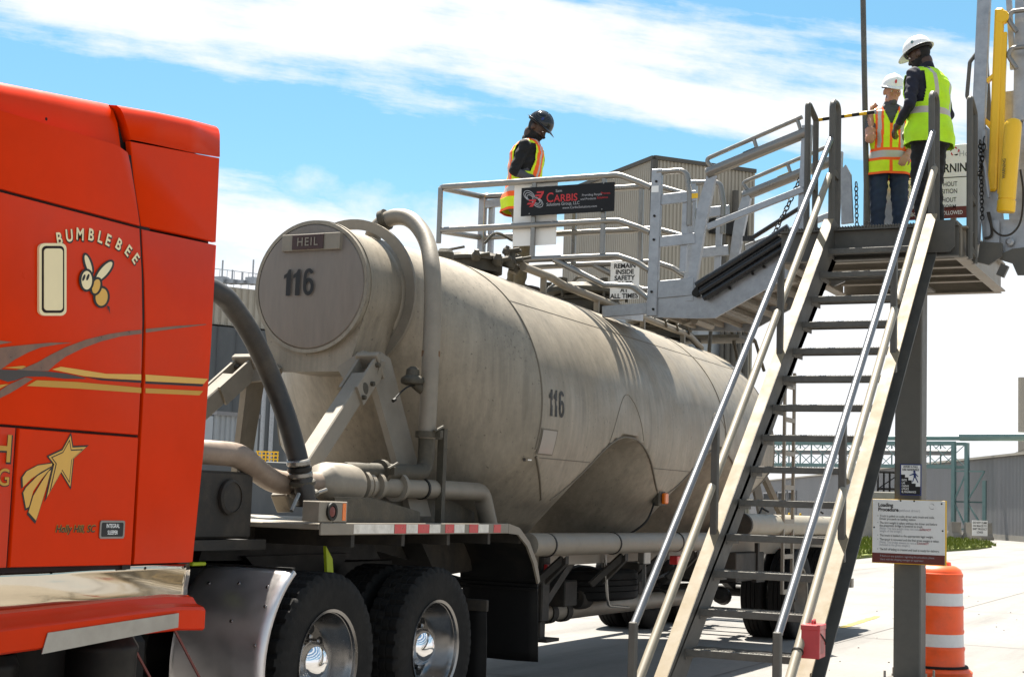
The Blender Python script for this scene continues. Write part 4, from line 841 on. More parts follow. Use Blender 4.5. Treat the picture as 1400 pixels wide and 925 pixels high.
# top: grab rails at the rear of the walkway
for x in (-5.62, -6.3):
    mb = MB(); mb.tube(fillet([(x, 16.35, 3.22), (x, 16.45, 3.82), (x, 16.9, 3.86), (x, 17.45, 3.15)], 0.16, 6), 0.022, 8); mb.tube([(x, 16.5, 3.82), (x+0.3, 17.1, 3.42), (x+.32, 17.4, 3.1)], 0.02, 8); obj('grab_rail', mb, M['tankdark'], TK)
mb = MB(); mb.box(-6.45, -5.45, 16.9, 17.5, 3.44, 3.48); obj('rear_step', mb, M['tankdark'], TK, smooth=False)
# top: walkway strip, hatches, rail pipe
top = lambda Y: section(Y)[0]+section(Y)[1]
mb = MB(); mb.prism([(-6.62, 10.6, top(10.6)-0.09), (-6.62, 16.6, top(16.6)-0.09), (-6.62, 16.6, top(16.6)+.015), (-6.62, 10.6, top(10.6)+.015)], (0.55, 0, 0)); obj('walkway', mb, M['tankpipe'], TK, smooth=False)
for y in (13.85, 16.0):
    c = (-6.05, y, top(y)+0.0)
    mb = MB(); mb.lathe([(0.30, 0), (0.30, 0.10), (0.33, 0.10), (0.33, 0.14), (0, 0.14)], c, (0, 0, 1), 32); h = obj('hatch_collar', mb, M['tankdark'], TK)
    mb = MB(); mb.lathe([(0.40, 0.15), (0.42, 0.17), (0.41, 0.215), (0.36, 0.26), (0.15, 0.29), (0, 0.295)], c, (0, 0, 1), 32); obj('hatch_lid', mb, M['tankdark'], h)
    for k in range(6):
        a = 2*math.pi*(k+.3)/6; q = V3(c)+V3((0.40*math.cos(a), 0.40*math.sin(a), 0.2)); mb = MB(); mb.tube([q-V3((0, 0, .09)), q+V3((0, 0, .1))], 0.016, 6); mb.obox(q+V3((0, 0, .08)), (0.05*math.cos(a), 0.05*math.sin(a), 0), (-0.02*math.sin(a), 0.02*math.cos(a), 0), (0, 0, 0.018)); obj('hatch_clamp', mb, M['tankdark'], h)
    mb = MB(); mb.tube(fillet([V3(c)+V3((-.2, 0, .27)), V3(c)+V3((-.1, 0, .36)), V3(c)+V3((.1, 0, .36)), V3(c)+V3((.2, 0, .27))], 0.05), 0.014, 6); obj('hatch_handle', mb, M['tankpipe'], h)
c = (-6.05, 11.45, top(11.45))
mb = MB(); mb.lathe([(0.24, 0), (0.24, 0.09), (0.28, 0.09), (0.28, 0.12), (0.24, 0.15), (0, 0.17)], c, (0, 0, 1), 36); h = obj('front_hatch', mb, M['tankdark'], TK)
for k, (dx, dy, dz, s_) in enumerate(((0.33, -.12, .10, .07), (0.36, .05, .12, .09), (0.33, .20, .08, .07), (0.40, .14, .16, .05), (.36, -.02, .22, .05), (.30, .12, .23, .05), (.2, -.3, .12, .06))):
    mb = MB(); q = V3(c)+V3((dx, dy, dz)); q = V3(c)+V3((dx*.86, dy, dz*.8)); s_ *= .62; mb.lathe([(s_*.8, -s_), (s_, -s_*.7), (s_, s_*.5), (s_*.6, s_), (s_*.5, s_*1.5)], q, (0.3, 0.4*(k % 3-1), 1), 14); mb.box(q[0]-s_*1.2, q[0]+s_*1.2, q[1]-s_*.35, q[1]+s_*.35, q[2]-s_*.5, q[2]+s_*.2, .008); mb.tube([q, q+V3((0.11, 0.03, 0.02))], s_*.45, 12); obj('valve_fitting', mb, M['tankdark'], h)
mb = MB(); mb.tube(spline([V3(c)+V3((.25, -.3, .2)), V3(c)+V3((.3, -.2, .3)), V3(c)+V3((.35, 0, .27))]), 0.012, 6); obj('valve_handle', mb, M['tankdark'], h)
mb = MB(); mb.lathe([(0.07, 0), (0.07, .05), (0.05, .08), (0, .09)], (-5.95, 10.75, top(10.75)), (0, 0, 1), 14); mb.tube([(-5.95, 10.75, top(10.75)+.07), (-5.86, 10.9, top(10.75)+.12)], 0.012, 6); obj('vent_cap', mb, M['tankdark'], TK)
xr = -5.70
mb = MB(); mb.tube(fillet([(xr+.03, 11.62, 3.47), (xr, 12.25, 3.47), (xr, 12.5, 3.44), (xr, 15.9, 3.36), (xr, 16.3, 3.26)], 0.3), 0.036, 12); rl = obj('top_rail', mb, M['tankpipe'], TK, sharp=50)
for y in (12.1, 13.3, 14.5, 15.7):
    zc_, r_ = section(y); mb = MB(); mb.bar((xr, y, zc_+math.sqrt(r_*r_-(xr-XC)**2)-.02), (xr, y, 3.45-0.025*(y-12)), 0.05, 0.03, up=(0, 1, 0)); obj('rail_stub', mb, M['tankpipe'], rl)
for y in (14.75, 15.1, 15.45):
    mb = MB(); mb.tube(spline([(xr+.02, y, 3.40), (xr+.05, y+.1, 3.47), (xr+.06, y+.22, 3.42), (xr+.04, y+.34, 3.36), (xr+.01, y+.42, 3.40)]), 0.012, 6); obj('rail_lashing', mb, M['tankdark'], rl)
# ------------------------------------------------------------------ hose from the tractor's blower to the trailer
HS = thing('blower_hose', 'thick black rubber hose arching from red cab to trailer coupling', 'hose', (-5.33, 8.0, 1.40))
mb = MB(); mb.tube(spline([(-5.6, 6.45, 2.66), (-5.45, 6.75, 2.67), (-5.35, 7.01, 2.61), (-5.35, 7.17, 2.54), (-5.35, 7.36, 2.40), (-5.35, 7.57, 2.18), onX(393, 575, -5.27), onX(410, 638, -5.19), onX(416, 668, -5.16), onX(419, 688, -5.15)]), 0.062, 16); obj('hose_body', mb, M['hose'], HS, sharp=50)
for z, r, m_ in ((1.66, .072, 'alu'), (1.62, .074, 'black'), (1.585, .072, 'alu'), (1.53, .08, 'tankdark'), (1.46, .088, 'tankdark'), (1.41, .075, 'black')):
    q_ = onX(408+(1.66-z)*42, 632+(1.66-z)*215, -5.18); mb = MB(); mb.lathe([(r*.9, -.018), (r, -.01), (r, .01), (r*.9, .018)], q_, (0, -0.2, 1), 20); obj('hose_clamp', mb, M[m_], HS)
for dy, sg in ((-.09, -1), (0.10, 1)):
    mb = MB(); q_ = onX(418, 675, -5.12); mb.tube([q_+V3((0, dy*.8, 0)), q_+V3((.02, dy*1.9, .03 if sg > 0 else -.10))], 0.012, 6); obj('cam_lever', mb, M['alu'], HS)
# ------------------------------------------------------------------ red road tractor
TR = thing('road_tractor', 'bright red sleeper road tractor with gold stripes and bee emblem', 'truck', (XC, 6.0, 0))
XF = -4.945                                   # outer face of the side panels
XB = 2*XC-XF
def side_poly(name, pts, m_, parent, x=XF, t=0.016, far=True, ch=True):
    mb = MB(); P = [(x-t, y, z) for y, z in pts]; n = len(P)
    # face plate with a small rolled edge
    c = np.mean([(y, z) for y, z in pts], 0); e = 0.007
    def inset(y, z):
        v_ = np.array([y, z])-c; l = np.linalg.norm(v_); v_ = v_*(1-e/l)+c; return v_
    Q = [(x, *inset(y, z)) for y, z in pts]; Mid = [(x-0.004, *(np.array([y, z])*0.75+inset(y, z)*0.25)) for y, z in pts]
    mb.add(P+Mid+Q, [list(range(n))[::-1], [2*n+i for i in range(n)]]+[(i, (i+1) % n, n+(i+1) % n, n+i) for i in range(n)]+[(n+i, n+(i+1) % n, 2*n+(i+1) % n, 2*n+i) for i in range(n)])
    o = obj(name, mb, m_, parent, sharp=40)
    if far:
        mb2 = MB(); mb2.add([(2*XC-p[0], p[1], p[2]) for p in mb.v], mb.f); obj(name, mb2, m_, parent, sharp=40)
    return o
mb = MB(); mb.box(XB+0.015, XF-0.015, 3.30, 5.93, 1.10, 3.10); mb.box(XB+0.05, XF-0.05, 5.93, 6.05, 1.10, 3.10); mb.box(XB+0.09, XF-0.09, 5.62, 5.97, 3.10, 3.25); obj('sleeper_core', mb, M['redgap'], TR, smooth=False)
sl_up = side_poly('sleeper_panel', [(3.30, 2.765), (5.845, 2.765), (5.803, 2.90), (5.75, 3.05), (5.725, 3.105), (5.65, 3.125), (3.30, 3.07)], M['red'], TR)
sl_mid = side_poly('sleeper_panel', [(3.30, 1.745), (5.922, 1.745), (5.918, 2.10), (5.905, 2.30), (5.88, 2.53), (5.842, 2.753), (3.30, 2.753)], M['red'], TR)
sl_low = side_poly('luggage_door', [(5.118, 1.125), (5.925, 1.118), (5.924, 1.735), (5.118, 1.735)], M['red'], TR)
sl_door = side_poly('cab_lower_panel', [(3.30, 1.13), (5.103, 1.125), (5.103, 1.735), (3.30, 1.735)], M['red'], TR)
# roof fairing lofted front to back
rows = []
for Y, zl, zt_, ins in ((3.30, 3.02, 3.02, 0.10), (4.0, 3.06, 3.10, 0.07), (4.87, 3.10, 3.262, 0.05), (5.66, 3.12, 3.352, 0.045)):
    row = []
    for q, dz in ((0, 0), (0.004, 0.55), (0.02, 0.80), (0.05, 0.94), (0.12, 1.0), (0.6, 1.10)): row.append((XF-ins-q, Y+(0.06*(1-dz) if Y > 5.6 else 0), zl+(zt_-zl)*dz))
    rows.append(row+[(2*XC-p[0], p[1], p[2]) for p in row[::-1]])
mb = MB(); mb.grid(rows); obj('roof_fairing', mb, M['red'], TR, sharp=50)
mb = MB(); mb.grid([[(XF-0.055, 3.3, 3.02), (XF-0.055, 5.66, 3.124)], [(XF-0.012, 3.3, 3.066), (XF-0.012, 5.64, 3.124)]]); obj('roof_ledge', mb, M['red'], TR)
mb = MB()
for u, v_ in ((62, 163), (160, 182)):
    p = onX(u, v_, XF-0.055); mb.lathe([(0.010, 0), (0.008, 0.006), (0, 0.007)], p, (1, 0, 0), 10)
obj('rivet', mb, M['redgap'], TR)['kind'] = 'stuff'
# rear side extenders and roof cap
side_poly('side_extender', [(5.955, 1.12), (6.41, 1.12), (6.455, 1.70), (6.47, 2.25), (6.465, 2.775), (5.865, 2.755), (5.905, 2.52), (5.935, 2.28), (5.945, 2.05)], M['red'], TR, XF-0.010, 0.03)
side_poly('side_extender', [(5.862, 2.768), (6.463, 2.788), (6.455, 3.238), (5.742, 3.168), (5.79, 2.98)], M['red'], TR, XF-0.010, 0.03)
rows = []
for Y, z0, z1 in ((5.70, 3.175, 3.335), (5.95, 3.195, 3.372), (6.2, 3.215, 3.398), (6.45, 3.243, 3.415)):
    row = [(XF-0.008-q, Y+(0.085*(1-d)-.035 if Y < 5.75 else 0), z0+(z1-z0)*d) for q, d in ((0.0, 0), (0.008, 0.70), (0.018, 0.88), (0.035, 0.965), (0.08, 1.0), (0.6, 1.05))]; rows.append(row+[(2*XC-p[0], p[1], p[2]) for p in row[::-1]])
rows.insert(0, [(p[0]-(0.075 if p[0] > XC else -0.075), p[1]+.004, p[2]-.012) for p in rows[0]])
mb = MB(); mb.grid(rows); rc = obj('roof_cap', mb, M['red'], TR, sharp=50); md = rc.modifiers.new('thickness', 'SOLIDIFY'); md.thickness = 0.012
for x_ in (XF-0.075, XB+0.062):
    mb = MB(); mb.box(x_, x_+0.013, 5.70, 6.462, 1.14, 3.235); obj('extender_liner', mb, M['redgap'], TR, smooth=False)
mb = MB(); mb.box(XB+0.06, XF-0.06, 5.93, 5.95, 1.0, 3.15); obj('rear_wall', mb, M['red'], TR, smooth=False)
mb = MB(); mb.box(XB+0.02, XF-0.02, 3.275, 3.298, 2.0, 3.09, 0.004); obj('sleeper_front', mb, M['red'], TR)
# cab, hood and front end (mostly beyond the left edge of the picture)
mb = MB(); mb.box(XB+0.03, XF-0.03, 1.95, 3.295, 1.05, 2.05, 0.03); cab = obj('cab_body', mb, M['red'], TR)
mb = MB(); mb.prism([(XF-0.05, 3.295, 2.05), (XF-0.05, 1.95, 2.05), (XF-0.12, 2.35, 2.72), (XF-0.12, 3.295, 2.80)], (-2.2, 0, 0)); obj('cab_top', mb, M['red'], TR, smooth=False)
M['glass'] = mat('dark_window_glass', (0.02, 0.025, 0.03), 0.05, 0, 0.0, spec=0.8)
mb = MB(); mb.prism([(XF-0.045, 3.15, 2.08), (XF-0.045, 2.15, 2.08), (XF-0.10, 2.42, 2.62), (XF-0.10, 3.15, 2.66)], (0.012, 0, 0)); obj('door_window', mb, M['glass'], cab, smooth=False)
mb = MB(); mb.prism([(XB+0.15, 1.94, 2.08), (XF-0.15, 1.94, 2.08), (XF-0.22, 2.31, 2.66), (XB+0.22, 2.31, 2.66)], (0, -0.012, 0.006)); obj('windscreen', mb, M['glass'], cab, smooth=False)
side_poly('cab_door', [(2.02, 1.10), (3.28, 1.10), (3.28, 2.04), (2.02, 2.04)], M['red'], TR, XF-0.016, 0.012)
mb = MB(); mb.box(XF-.016, XF+.02, 3.02, 3.18, 1.62, 1.66, .008); obj('door_handle', mb, M['chrome'], cab)
rows = []
for Y, zt_, w in ((1.94, 2.05, 1.10), (1.2, 1.97, 1.02), (0.45, 1.85, 0.90), (0.25, 1.75, 0.86)):
    row = [(XC+w*q, Y, z) for q, z in ((1.0, 0.85), (1.0, zt_-.35), (0.94, zt_-.12), (0.75, zt_), (0.3, zt_+.04))]; rows.append(row+[(2*XC-p[0], p[1], p[2]) for p in row[::-1]])
mb = MB(); mb.grid(rows); mb.poly(rows[-1]); obj('hood', mb, M['red'], TR, sharp=45)
mb = MB(); mb.box(XC-.55, XC+.55, 0.22, 0.25, 0.85, 1.70, 0.01); obj('grille', mb, M['chrome'], TR)
mb = MB(); mb.box(XB+.05, XF-.05, 0.05, 0.20, 0.42, 0.80, 0.04); obj('front_bumper', mb, M['chrome'], TR)
for sg in (1, -1):
    mb = MB(); mb.box(XC+sg*0.98-.14, XC+sg*0.98+.14, 0.34, 0.46, 1.05, 1.30, 0.03); obj('headlight', mb, M['inkwhite'], TR)
    mb = MB(); mb.bar((XC+sg*1.14, 2.05, 2.1), (XC+sg*1.42, 1.95, 2.1), 0.03, 0.03); mb.box(XC+sg*1.42-.09, XC+sg*1.42+.09, 1.92, 1.98, 1.75, 2.35, 0.03); obj('mirror', mb, M['chrome'], TR)
    wheel(TR, XC+sg*1.20, 1.15, 0.52, sg, TYRE_R, RIM, CAP, inner=False)
    mb = MB(); mb.lathe([(0.62, -0.16), (0.64, -0.14), (0.64, 0.14), (0.62, 0.16)], (XC+sg*1.08, 1.15, 0.52), (1, 0, 0), 40, R(-8), R(188)) if False else mb.ring([(0.60, -.17), (0.63, -.17), (0.63, .17), (.60, .17)], (XC+sg*1.05, 1.15, 0.54), (1, 0, 0), 40); obj('wheel_arch', mb, M['red'], TR)
# polished side skirt, running board and step plate
rng = random.Random(2); rows = []
for i in range(2):
    rows.append([])
nY = 60
rows = [[(XF-0.024-0.010*math.sin(Y*4+k*.5)*math.sin(k*0.6+0.6)-0.0015*math.sin(Y*13+k), Y, 0.935+0.178*k/6) for Y in np.linspace(3.35, 6.41, nY)] for k in range(7)]
mb = MB(); mb.grid(rows); sk = obj('side_skirt', mb, M['stainless'], TR, sharp=80); sk.modifiers.new('thickness', 'SOLIDIFY').thickness = 0.004
mb = MB()
for y in (5.1, 5.42, 5.84, 6.05, 6.36): mb.lathe([(0.008, 0), (0.006, .005), (0, .006)], (XF-.020, y, 1.100), (1, 0, 0), 8)
obj('skirt_screw', mb, M['redgap'], sk)['kind'] = 'stuff'
mb = MB(); mb.box(XF-.02, XF-0.002, 5.86, 5.92, 1.098, 1.118); obj('latch', mb, M['black'], sk, smooth=False)
prof = [(XF-0.03, 0.955), (XF+0.015, 0.945), (XF+0.045, 0.915), (XF+0.10, 0.90), (XF+0.115, 0.885), (XF+0.115, 0.795), (XF+0.10, 0.785), (XF-0.03, 0.785)]
rows = []
for Y, dz, k in ((3.35, -0.035, 1), (4.6, -0.03, 1), (5.3, -0.01, 1), (5.9, 0.01, .97), (6.2, 0.012, .9), (6.40, 0.0, .82)):
    rows.append([(XF+(x-XF)*k, Y, z+dz) for x, z in prof])
mb = MB(); mb.grid([r_+[r_[0]] for r_ in rows]); mb.poly(rows[-1]); rb = obj('running_board', mb, M['red'], TR, sharp=30)
mb = MB(); mb.prism([(XF+0.118, 5.22, 0.755), (XF+0.118, 5.25, 0.845), (XF+0.113, 6.16, 0.885), (XF+0.113, 6.16, 0.815)], (0.004, 0, 0)); obj('step_plate', mb, M['alu_step'], rb, smooth=False)
# under-cab clutter
for nm, y, x, r_, z0, z1, m_ in (('exhaust_canister', 5.95, -5.12, 0.17, 0.22, 0.77, 'black'), ('air_tank', 5.45, -5.35, 0.13, 0.3, 0.7, 'black')):
    mb = MB(); mb.lathe([(r_*.9, z0), (r_, z0+.02), (r_, z1-.08), (r_*1.03, z1-.07), (r_*1.03, z1-.05), (r_, z1-.04), (r_*.85, z1)], (x, y, 0), (0, 0, 1), 28); obj(nm, mb, M[m_], TR)
mb = MB(); mb.tube([(-4.95, 3.1, 0.62), (-4.95, 4.74, 0.62)], 0.30, 32); ft = obj('fuel_tank', mb, M['red'], TR, sharp=50)
for y in (3.5, 4.4): 
    mb = MB(); mb.ring([(0.30, -.03), (0.306, -.03), (0.306, .03), (0.30, .03)], (-4.95, y, .62), (0, 1, 0), 32); obj('tank_strap', mb, M['black'], ft)
for x in (-5.70, -6.56):
    mb = MB(); mb.box(x-.04, x+.04, 0.6, 9.62, 0.78, 1.04, 0.006); obj('frame_rail', mb, M['black'], TR)
for y in (3.0, 4.4, 5.6, 6.7, 7.2, 8.28, 9.2, 9.58):
    mb = MB(); mb.box(-6.53, -5.73, y-.05, y+.05, 0.80, 1.02); obj('cross_member', mb, M['black'], TR, smooth=False)
for y in (6.25, 6.62):
    mb = MB(); mb.bar((-5.06, y-.35, 0.95), (-5.02, y+.22, 0.25), 0.008, 0.012); obj('brace_rod', mb, M['maroon'], TR, smooth=False)
for i, (x, y, z, s_) in enumerate(((-5.45, 6.35, .55, .16), (-5.6, 5.2, .55, .2), (-5.75, 6.0, .5, .25), (-6.2, 5.6, .5, .3), (-5.9, 4.6, .6, .25), (-6.4, 6.6, .6, .25))):
    mb = MB(); mb.box(x-s_, x+s_, y-s_, y+s_, z-s_*1.1, z+s_*1.1, 0.03); obj('chassis_box', mb, M['black'], TR)
# deck box behind the cab with round cap
mb = MB(); mb.box(-6.4, -5.28, 6.72, 7.36, 1.22, 1.60, 0.015); mb.box(-6.5, -5.24, 6.66, 6.76, 1.08, 1.66, 0.008); dbx = obj('deck_box', mb, M['chassis'], TR)
mb = MB(); mb.lathe([(0.10, 0), (0.10, .02), (0.085, .03), (0.085, 0.022), (0.0, 0.022)], (-5.275, 7.12, 1.455), (1, 0, 0), 24); obj('box_cap', mb, M['chassis'], dbx)
mb = MB(); mb.box(-6.4, -5.275, 6.60, 7.46, 1.19, 1.212, 0.004); mb.box(-5.27, -5.25, 6.55, 7.465, 1.16, 1.217); obj('deck_sheet', mb, M['chassis'], TR, smooth=False)
mb = MB(); mb.prism([(-5.60, 7.35, 1.20), (-5.60, 9.2, 1.20), (-5.60, 9.35, 1.05), (-5.60, 7.3, 1.08)], (-1.06, 0, 0)); obj('fifth_wheel', mb, M['black'], TR, smooth=False)
for x in (-5.62, -6.64): 
    mb = MB(); mb.prism([(x, 7.7, 1.1), (x, 8.9, 1.1), (x, 8.6, 0.9), (x, 8.0, 0.9)], (0.06, 0, 0)); obj('fifth_wheel_bracket', mb, M['black'], TR, smooth=False)
M['limeplastic'] = mat('lime_strap', (0.50, 0.62, 0.01), 0.6, 0, 0.15, 20)
mb = MB(); mb.box(-5.34, -5.30, 6.86, 6.98, 1.075, 1.095, 0.006); obj('lime_strap', mb, M['limeplastic'], TR)
mb = MB(); mb.prism([(-5.15, 7.92, 1.18), (-5.15, 8.0, 1.10), (-5.15, 8.02, 1.0), (-5.15, 7.95, 1.0)], (0.02, 0, 0)); obj('lime_strap', mb, M['limeplastic'], TR, smooth=False)
# drive axles
for y in (7.64, 8.92):
    wheel(TR, -4.89, y, 0.52, 1); wheel(TR, 2*XC+4.89, y, 0.52, -1)
    mb = MB(); mb.tube([(-7.2, y, 0.52), (-5.06, y, 0.52)], 0.08, 12); mb.lathe([(0.1, -.2), (0.24, -.1), (0.24, .1), (0.1, .2)], (XC, y, .52), (1, 0, 0), 20); obj('axle', mb, M['black'], TR)
    mb = MB(); mb.lathe([(0.12, 0), (0.13, .03), (0.13, .2), (.11, .24)], (-5.68, y+.3, .6), (0, 0, 1), 16); obj('air_spring', mb, M['rubber'], TR)
# quarter fender ahead of the drive wheels
for sg in (1, -1):
    mb = MB(); rows = []
    for a in np.linspace(R(128), R(212), 22):
        row = []
        for q, dr in ((0, -0.03), (0.004, -0.012), (0.015, 0.0), (0.06, 0.004), (0.32, 0.006), (0.58, 0.004), (0.62, 0.0), (0.632, -.02)):
            x = XC+sg*(1.26-q); r_ = 0.695+dr; row.append((x, 7.64+r_*math.cos(a), 0.52+r_*math.sin(a)))
        rows.append(row)
    mb.grid(rows); qf = obj('quarter_fender', mb, M['fender'], TR, sharp=60); qf.modifiers.new('thickness', 'SOLIDIFY').thickness = 0.003
    mb = MB(); a = R(128); c_, s_ = math.cos(a), math.sin(a); mb.bar((XC+sg*1.25, 7.64+.69*c_, .52+.69*s_+.006), (XC+sg*.63, 7.64+.69*c_, .52+.69*s_+.006), 0.03, 0.014); obj('fender_lip', mb, M['black'], qf, smooth=False)
    for q, ang in ((0.10, 140), (0.30, 139), (0.50, 140), (0.06, 150), (0.25, 158), (0.45, 158), (0.06, 168)):
        a = R(ang); mb = MB(); mb.lathe([(0.011, 0), (0.009, .007), (0.003, .010), (0, .010)], (XC+sg*(1.26-q), 7.64+.699*math.cos(a), .52+.699*math.sin(a)), (0, math.cos(a), math.sin(a)), 10); obj('fender_bolt', mb, M['rim'], qf)
# tractor mud flaps
for sg in (1, -1):
    mb = MB(); mb.grid([[(XC+sg*(1.25-0.56*j/6), 9.60+0.012*math.sin(j+i*.4)+.03*i/8, 0.75-0.53*i/8) for j in range(7)] for i in range(9)]); fl = obj('mud_flap', mb, M['flap'], TR, sharp=80); fl.modifiers.new('thickness', 'SOLIDIFY').thickness = 0.012
    mb = MB(); mb.box(min(XC+sg*1.26, XC+sg*.68), max(XC+sg*1.26, XC+sg*.68), 9.585, 9.615, 0.72, 0.80, 0.005); obj('flap_hanger', mb, M['chassis'], fl)
    mb = MB(); mb.bar((XC+sg*.45, 9.6, .93), (XC+sg*1.0, 9.6, .77), 0.04, 0.04); obj('flap_bracket', mb, M['black'], TR, smooth=False)
# ---- paintwork: stripes, star, bee and lettering, laid on the side panels
def dz2(L, x=XF+0.0025): return [tuple(onX(u/2.89, 400+v_/2.89, x)) for u, v_ in L]
def dz1(L, x=XF+0.0025): return [tuple(onX(u/2.89, 100+v_/2.89, x)) for u, v_ in L]
def decal(name, P, m_, parent=TR, lift=0.0):
    mb = MB(); mb.poly([(p[0]+lift, p[1], p[2]) for p in P]); me = obj(name, mb, m_, parent, smooth=False); return me
XE = XF-0.0075                                  # decals that run on over the extender
swL = [(560, 162), (480, 172), (400, 192), (330, 218), (260, 252), (220, 282), (190, 309), (130, 309), (60, 306), (95, 298), (150, 274), (200, 245), (260, 215), (340, 185), (430, 163), (500, 152), (560, 146)]
decal('bronze_swoosh', dz2(swL), M['bronze'], sl_mid)
decal('bronze_swoosh', dz2([(576, 143), (700, 131), (815, 124), (815, 126), (700, 141), (576, 158)], XE), M['bronze'])
decal('bronze_swoosh', dz2([(285, 197), (230, 204), (160, 216), (110, 236), (60, 263), (20, 291), (0, 305), (-60, 320), (-250, 335), (-250, 328), (-60, 240), (0, 217), (50, 211), (120, 204), (200, 197)]), M['bronze'], sl_mid, 0.0006)
decal('bronze_swoosh', dz2([(50, 195), (0, 204), (-60, 208), (-220, 198), (-220, 195), (-60, 186), (0, 189)]), M['bronze'], sl_mid)
decal('bronze_swoosh', dz2([(-300, 320), (-60, 300), (0, 303), (90, 306), (190, 311), (260, 319), (330, 334), (340, 340), (250, 339), (180, 331), (100, 331), (60, 346), (30, 352), (0, 342), (-60, 340), (-300, 326)]), mat('dark_bronze_decal', (0.045, 0.028, 0.02), .35, 0, .3, 14), sl_mid, 0.0012)
decal('bronze_swoosh', dz2([(100, 333), (130, 340), (90, 366), (40, 396), (0, 416), (-60, 440), (-220, 474), (-220, 470), (-60, 400), (0, 386), (30, 365)]), M['bronze'], sl_mid, 0.0006)
decal('gold_stripe', dz2([(205, 303), (240, 292), (320, 304), (420, 320), (558, 322), (558, 345), (420, 338), (330, 329)]), M['gold'], sl_mid, 0.0003)
decal('gold_stripe', dz2([(575, 323), (822, 340), (805, 360), (575, 349)], XE), M['gold'])
decal('black_line', dz2([(330, 331), (420, 340), (558, 347), (558, 356), (400, 346)]), M['ink'], sl_mid, 0.0005)
decal('black_line', dz2([(575, 350), (805, 361), (800, 370), (575, 359)], XE), M['ink'])
decal('ochre_stripe', dz2([(145, 345), (300, 352), (558, 375), (558, 396), (300, 378), (105, 368)]), M['golddk'], sl_mid, 0.0003)
decal('ochre_stripe', dz2([(575, 377), (803, 388), (788, 405), (575, 396)], XE), M['golddk'])
decal('ochre_stripe', dz2([(15, 296), (90, 288), (104, 291), (85, 301)]), M['golddk'], sl_mid, 0.0002)
decal('ochre_stripe', dz2([(-60, 372), (0, 363), (35, 360), (0, 378), (-60, 392)]), M['golddk'], sl_mid, 0.0002)
star = [(280, 556), (288, 607), (347, 604), (291, 655), (279, 773), (241, 710), (179, 819), (211, 677), (187, 645), (246, 618)]
sc_ = np.mean(star, 0)
decal('star', dz2([tuple(sc_+(np.array(p)-sc_)*1.05) for p in star]), M['ink'], sl_low)
decal('star', dz2([tuple(sc_+(np.array(p)-sc_)*0.93) for p in star]), M['gold'], sl_low, 0.0006)
decal('star', dz2([tuple(sc_+(np.array(p)-sc_)*0.80) for p in star]), M['ink'], sl_low, 0.0012)
decal('star', dz2([tuple(sc_+(np.array(p)-sc_)*0.72) for p in star]), M['gold'], sl_low, 0.0018)
for tl in ([(212, 670), (150, 679), (102, 704), (84, 730), (86, 772), (120, 737), (165, 706), (210, 681)], [(206, 684), (150, 718), (100, 768), (88, 790), (100, 857), (112, 851), (131, 783), (167, 731)], [(205, 691), (186, 762), (152, 872), (140, 908), (108, 872), (129, 802), (165, 742), (195, 697)]):
    c0 = np.mean(tl, 0); decal('star_tail', dz2([tuple(c0+(np.array(p)-c0)*1.04) for p in tl]), M['ink'], sl_low); decal('star_tail', dz2([tuple(c0+(np.array(p)-c0)*0.92) for p in tl]), M['gold'], sl_low, 0.0007)
# small sleeper window with cream surround
def rrect(cx, cy, hw, hh, r, k=5):
    P = []
    for sx_, sy_, a0 in ((1, 1, 0), (-1, 1, 90), (-1, -1, 180), (1, -1, 270)):
        for j in range(k+1):
            a = R(a0+90*j/k); P.append((cx+sx_*(hw-r)+r*math.cos(a), cy+sy_*(hh-r)+r*math.sin(a)))
    return P
for nm, hw, hh, r_, m_, x0, t_ in (('window_frame', 54, 143, 22, 'decalcream', 0.0, 0.012), ('window_seal', 44, 132, 17, 'redgap', 0.0, 0.0135), ('window_panel', 37, 122, 13, 'decalcream', 0.0, 0.016)):
    P = dz1(rrect(201, 815, hw, hh, r_), XF); mb = MB(); mb.prism(P, (t_, 0, 0)); wfr = obj(nm, mb, M[m_], sl_mid, smooth=False)
# bee
def ell(cx, cy, a, b, ang, n=20): 
    t_ = R(ang); return [(cx+a*math.cos(2*math.pi*k/n)*math.cos(t_)-b*math.sin(2*math.pi*k/n)*math.sin(t_), cy+a*math.cos(2*math.pi*k/n)*math.sin(t_)+b*math.sin(2*math.pi*k/n)*math.cos(t_)) for k in range(n)]
lf = 0.0
for cx, cy, a_, b_, ang in ((349, 755, 48, 19, 72), (411, 782, 56, 24, -50), (400, 884, 33, 44, 5), (378, 842, 24, 38, 15), (340, 818, 30, 46, 0)):
    decal('bee', dz1(ell(cx, cy, a_, b_, ang)), M['ink'], sl_mid, lf); decal('bee', dz1(ell(cx, cy, a_-9, b_-9, ang)), M['gold'] if cx in (400, 378) else M['decalcream'], sl_mid, lf+0.0005); lf += 0.001
for cx, cy in ((328, 808), (344, 806)): decal('bee_eye', dz1(ell(cx, cy, 5, 14, 20, 12)), M['ink'], sl_mid, lf)
decal('bee_sting', dz1([(418, 918), (430, 922), (432, 952), (426, 935)]), M['ink'], sl_mid, lf)
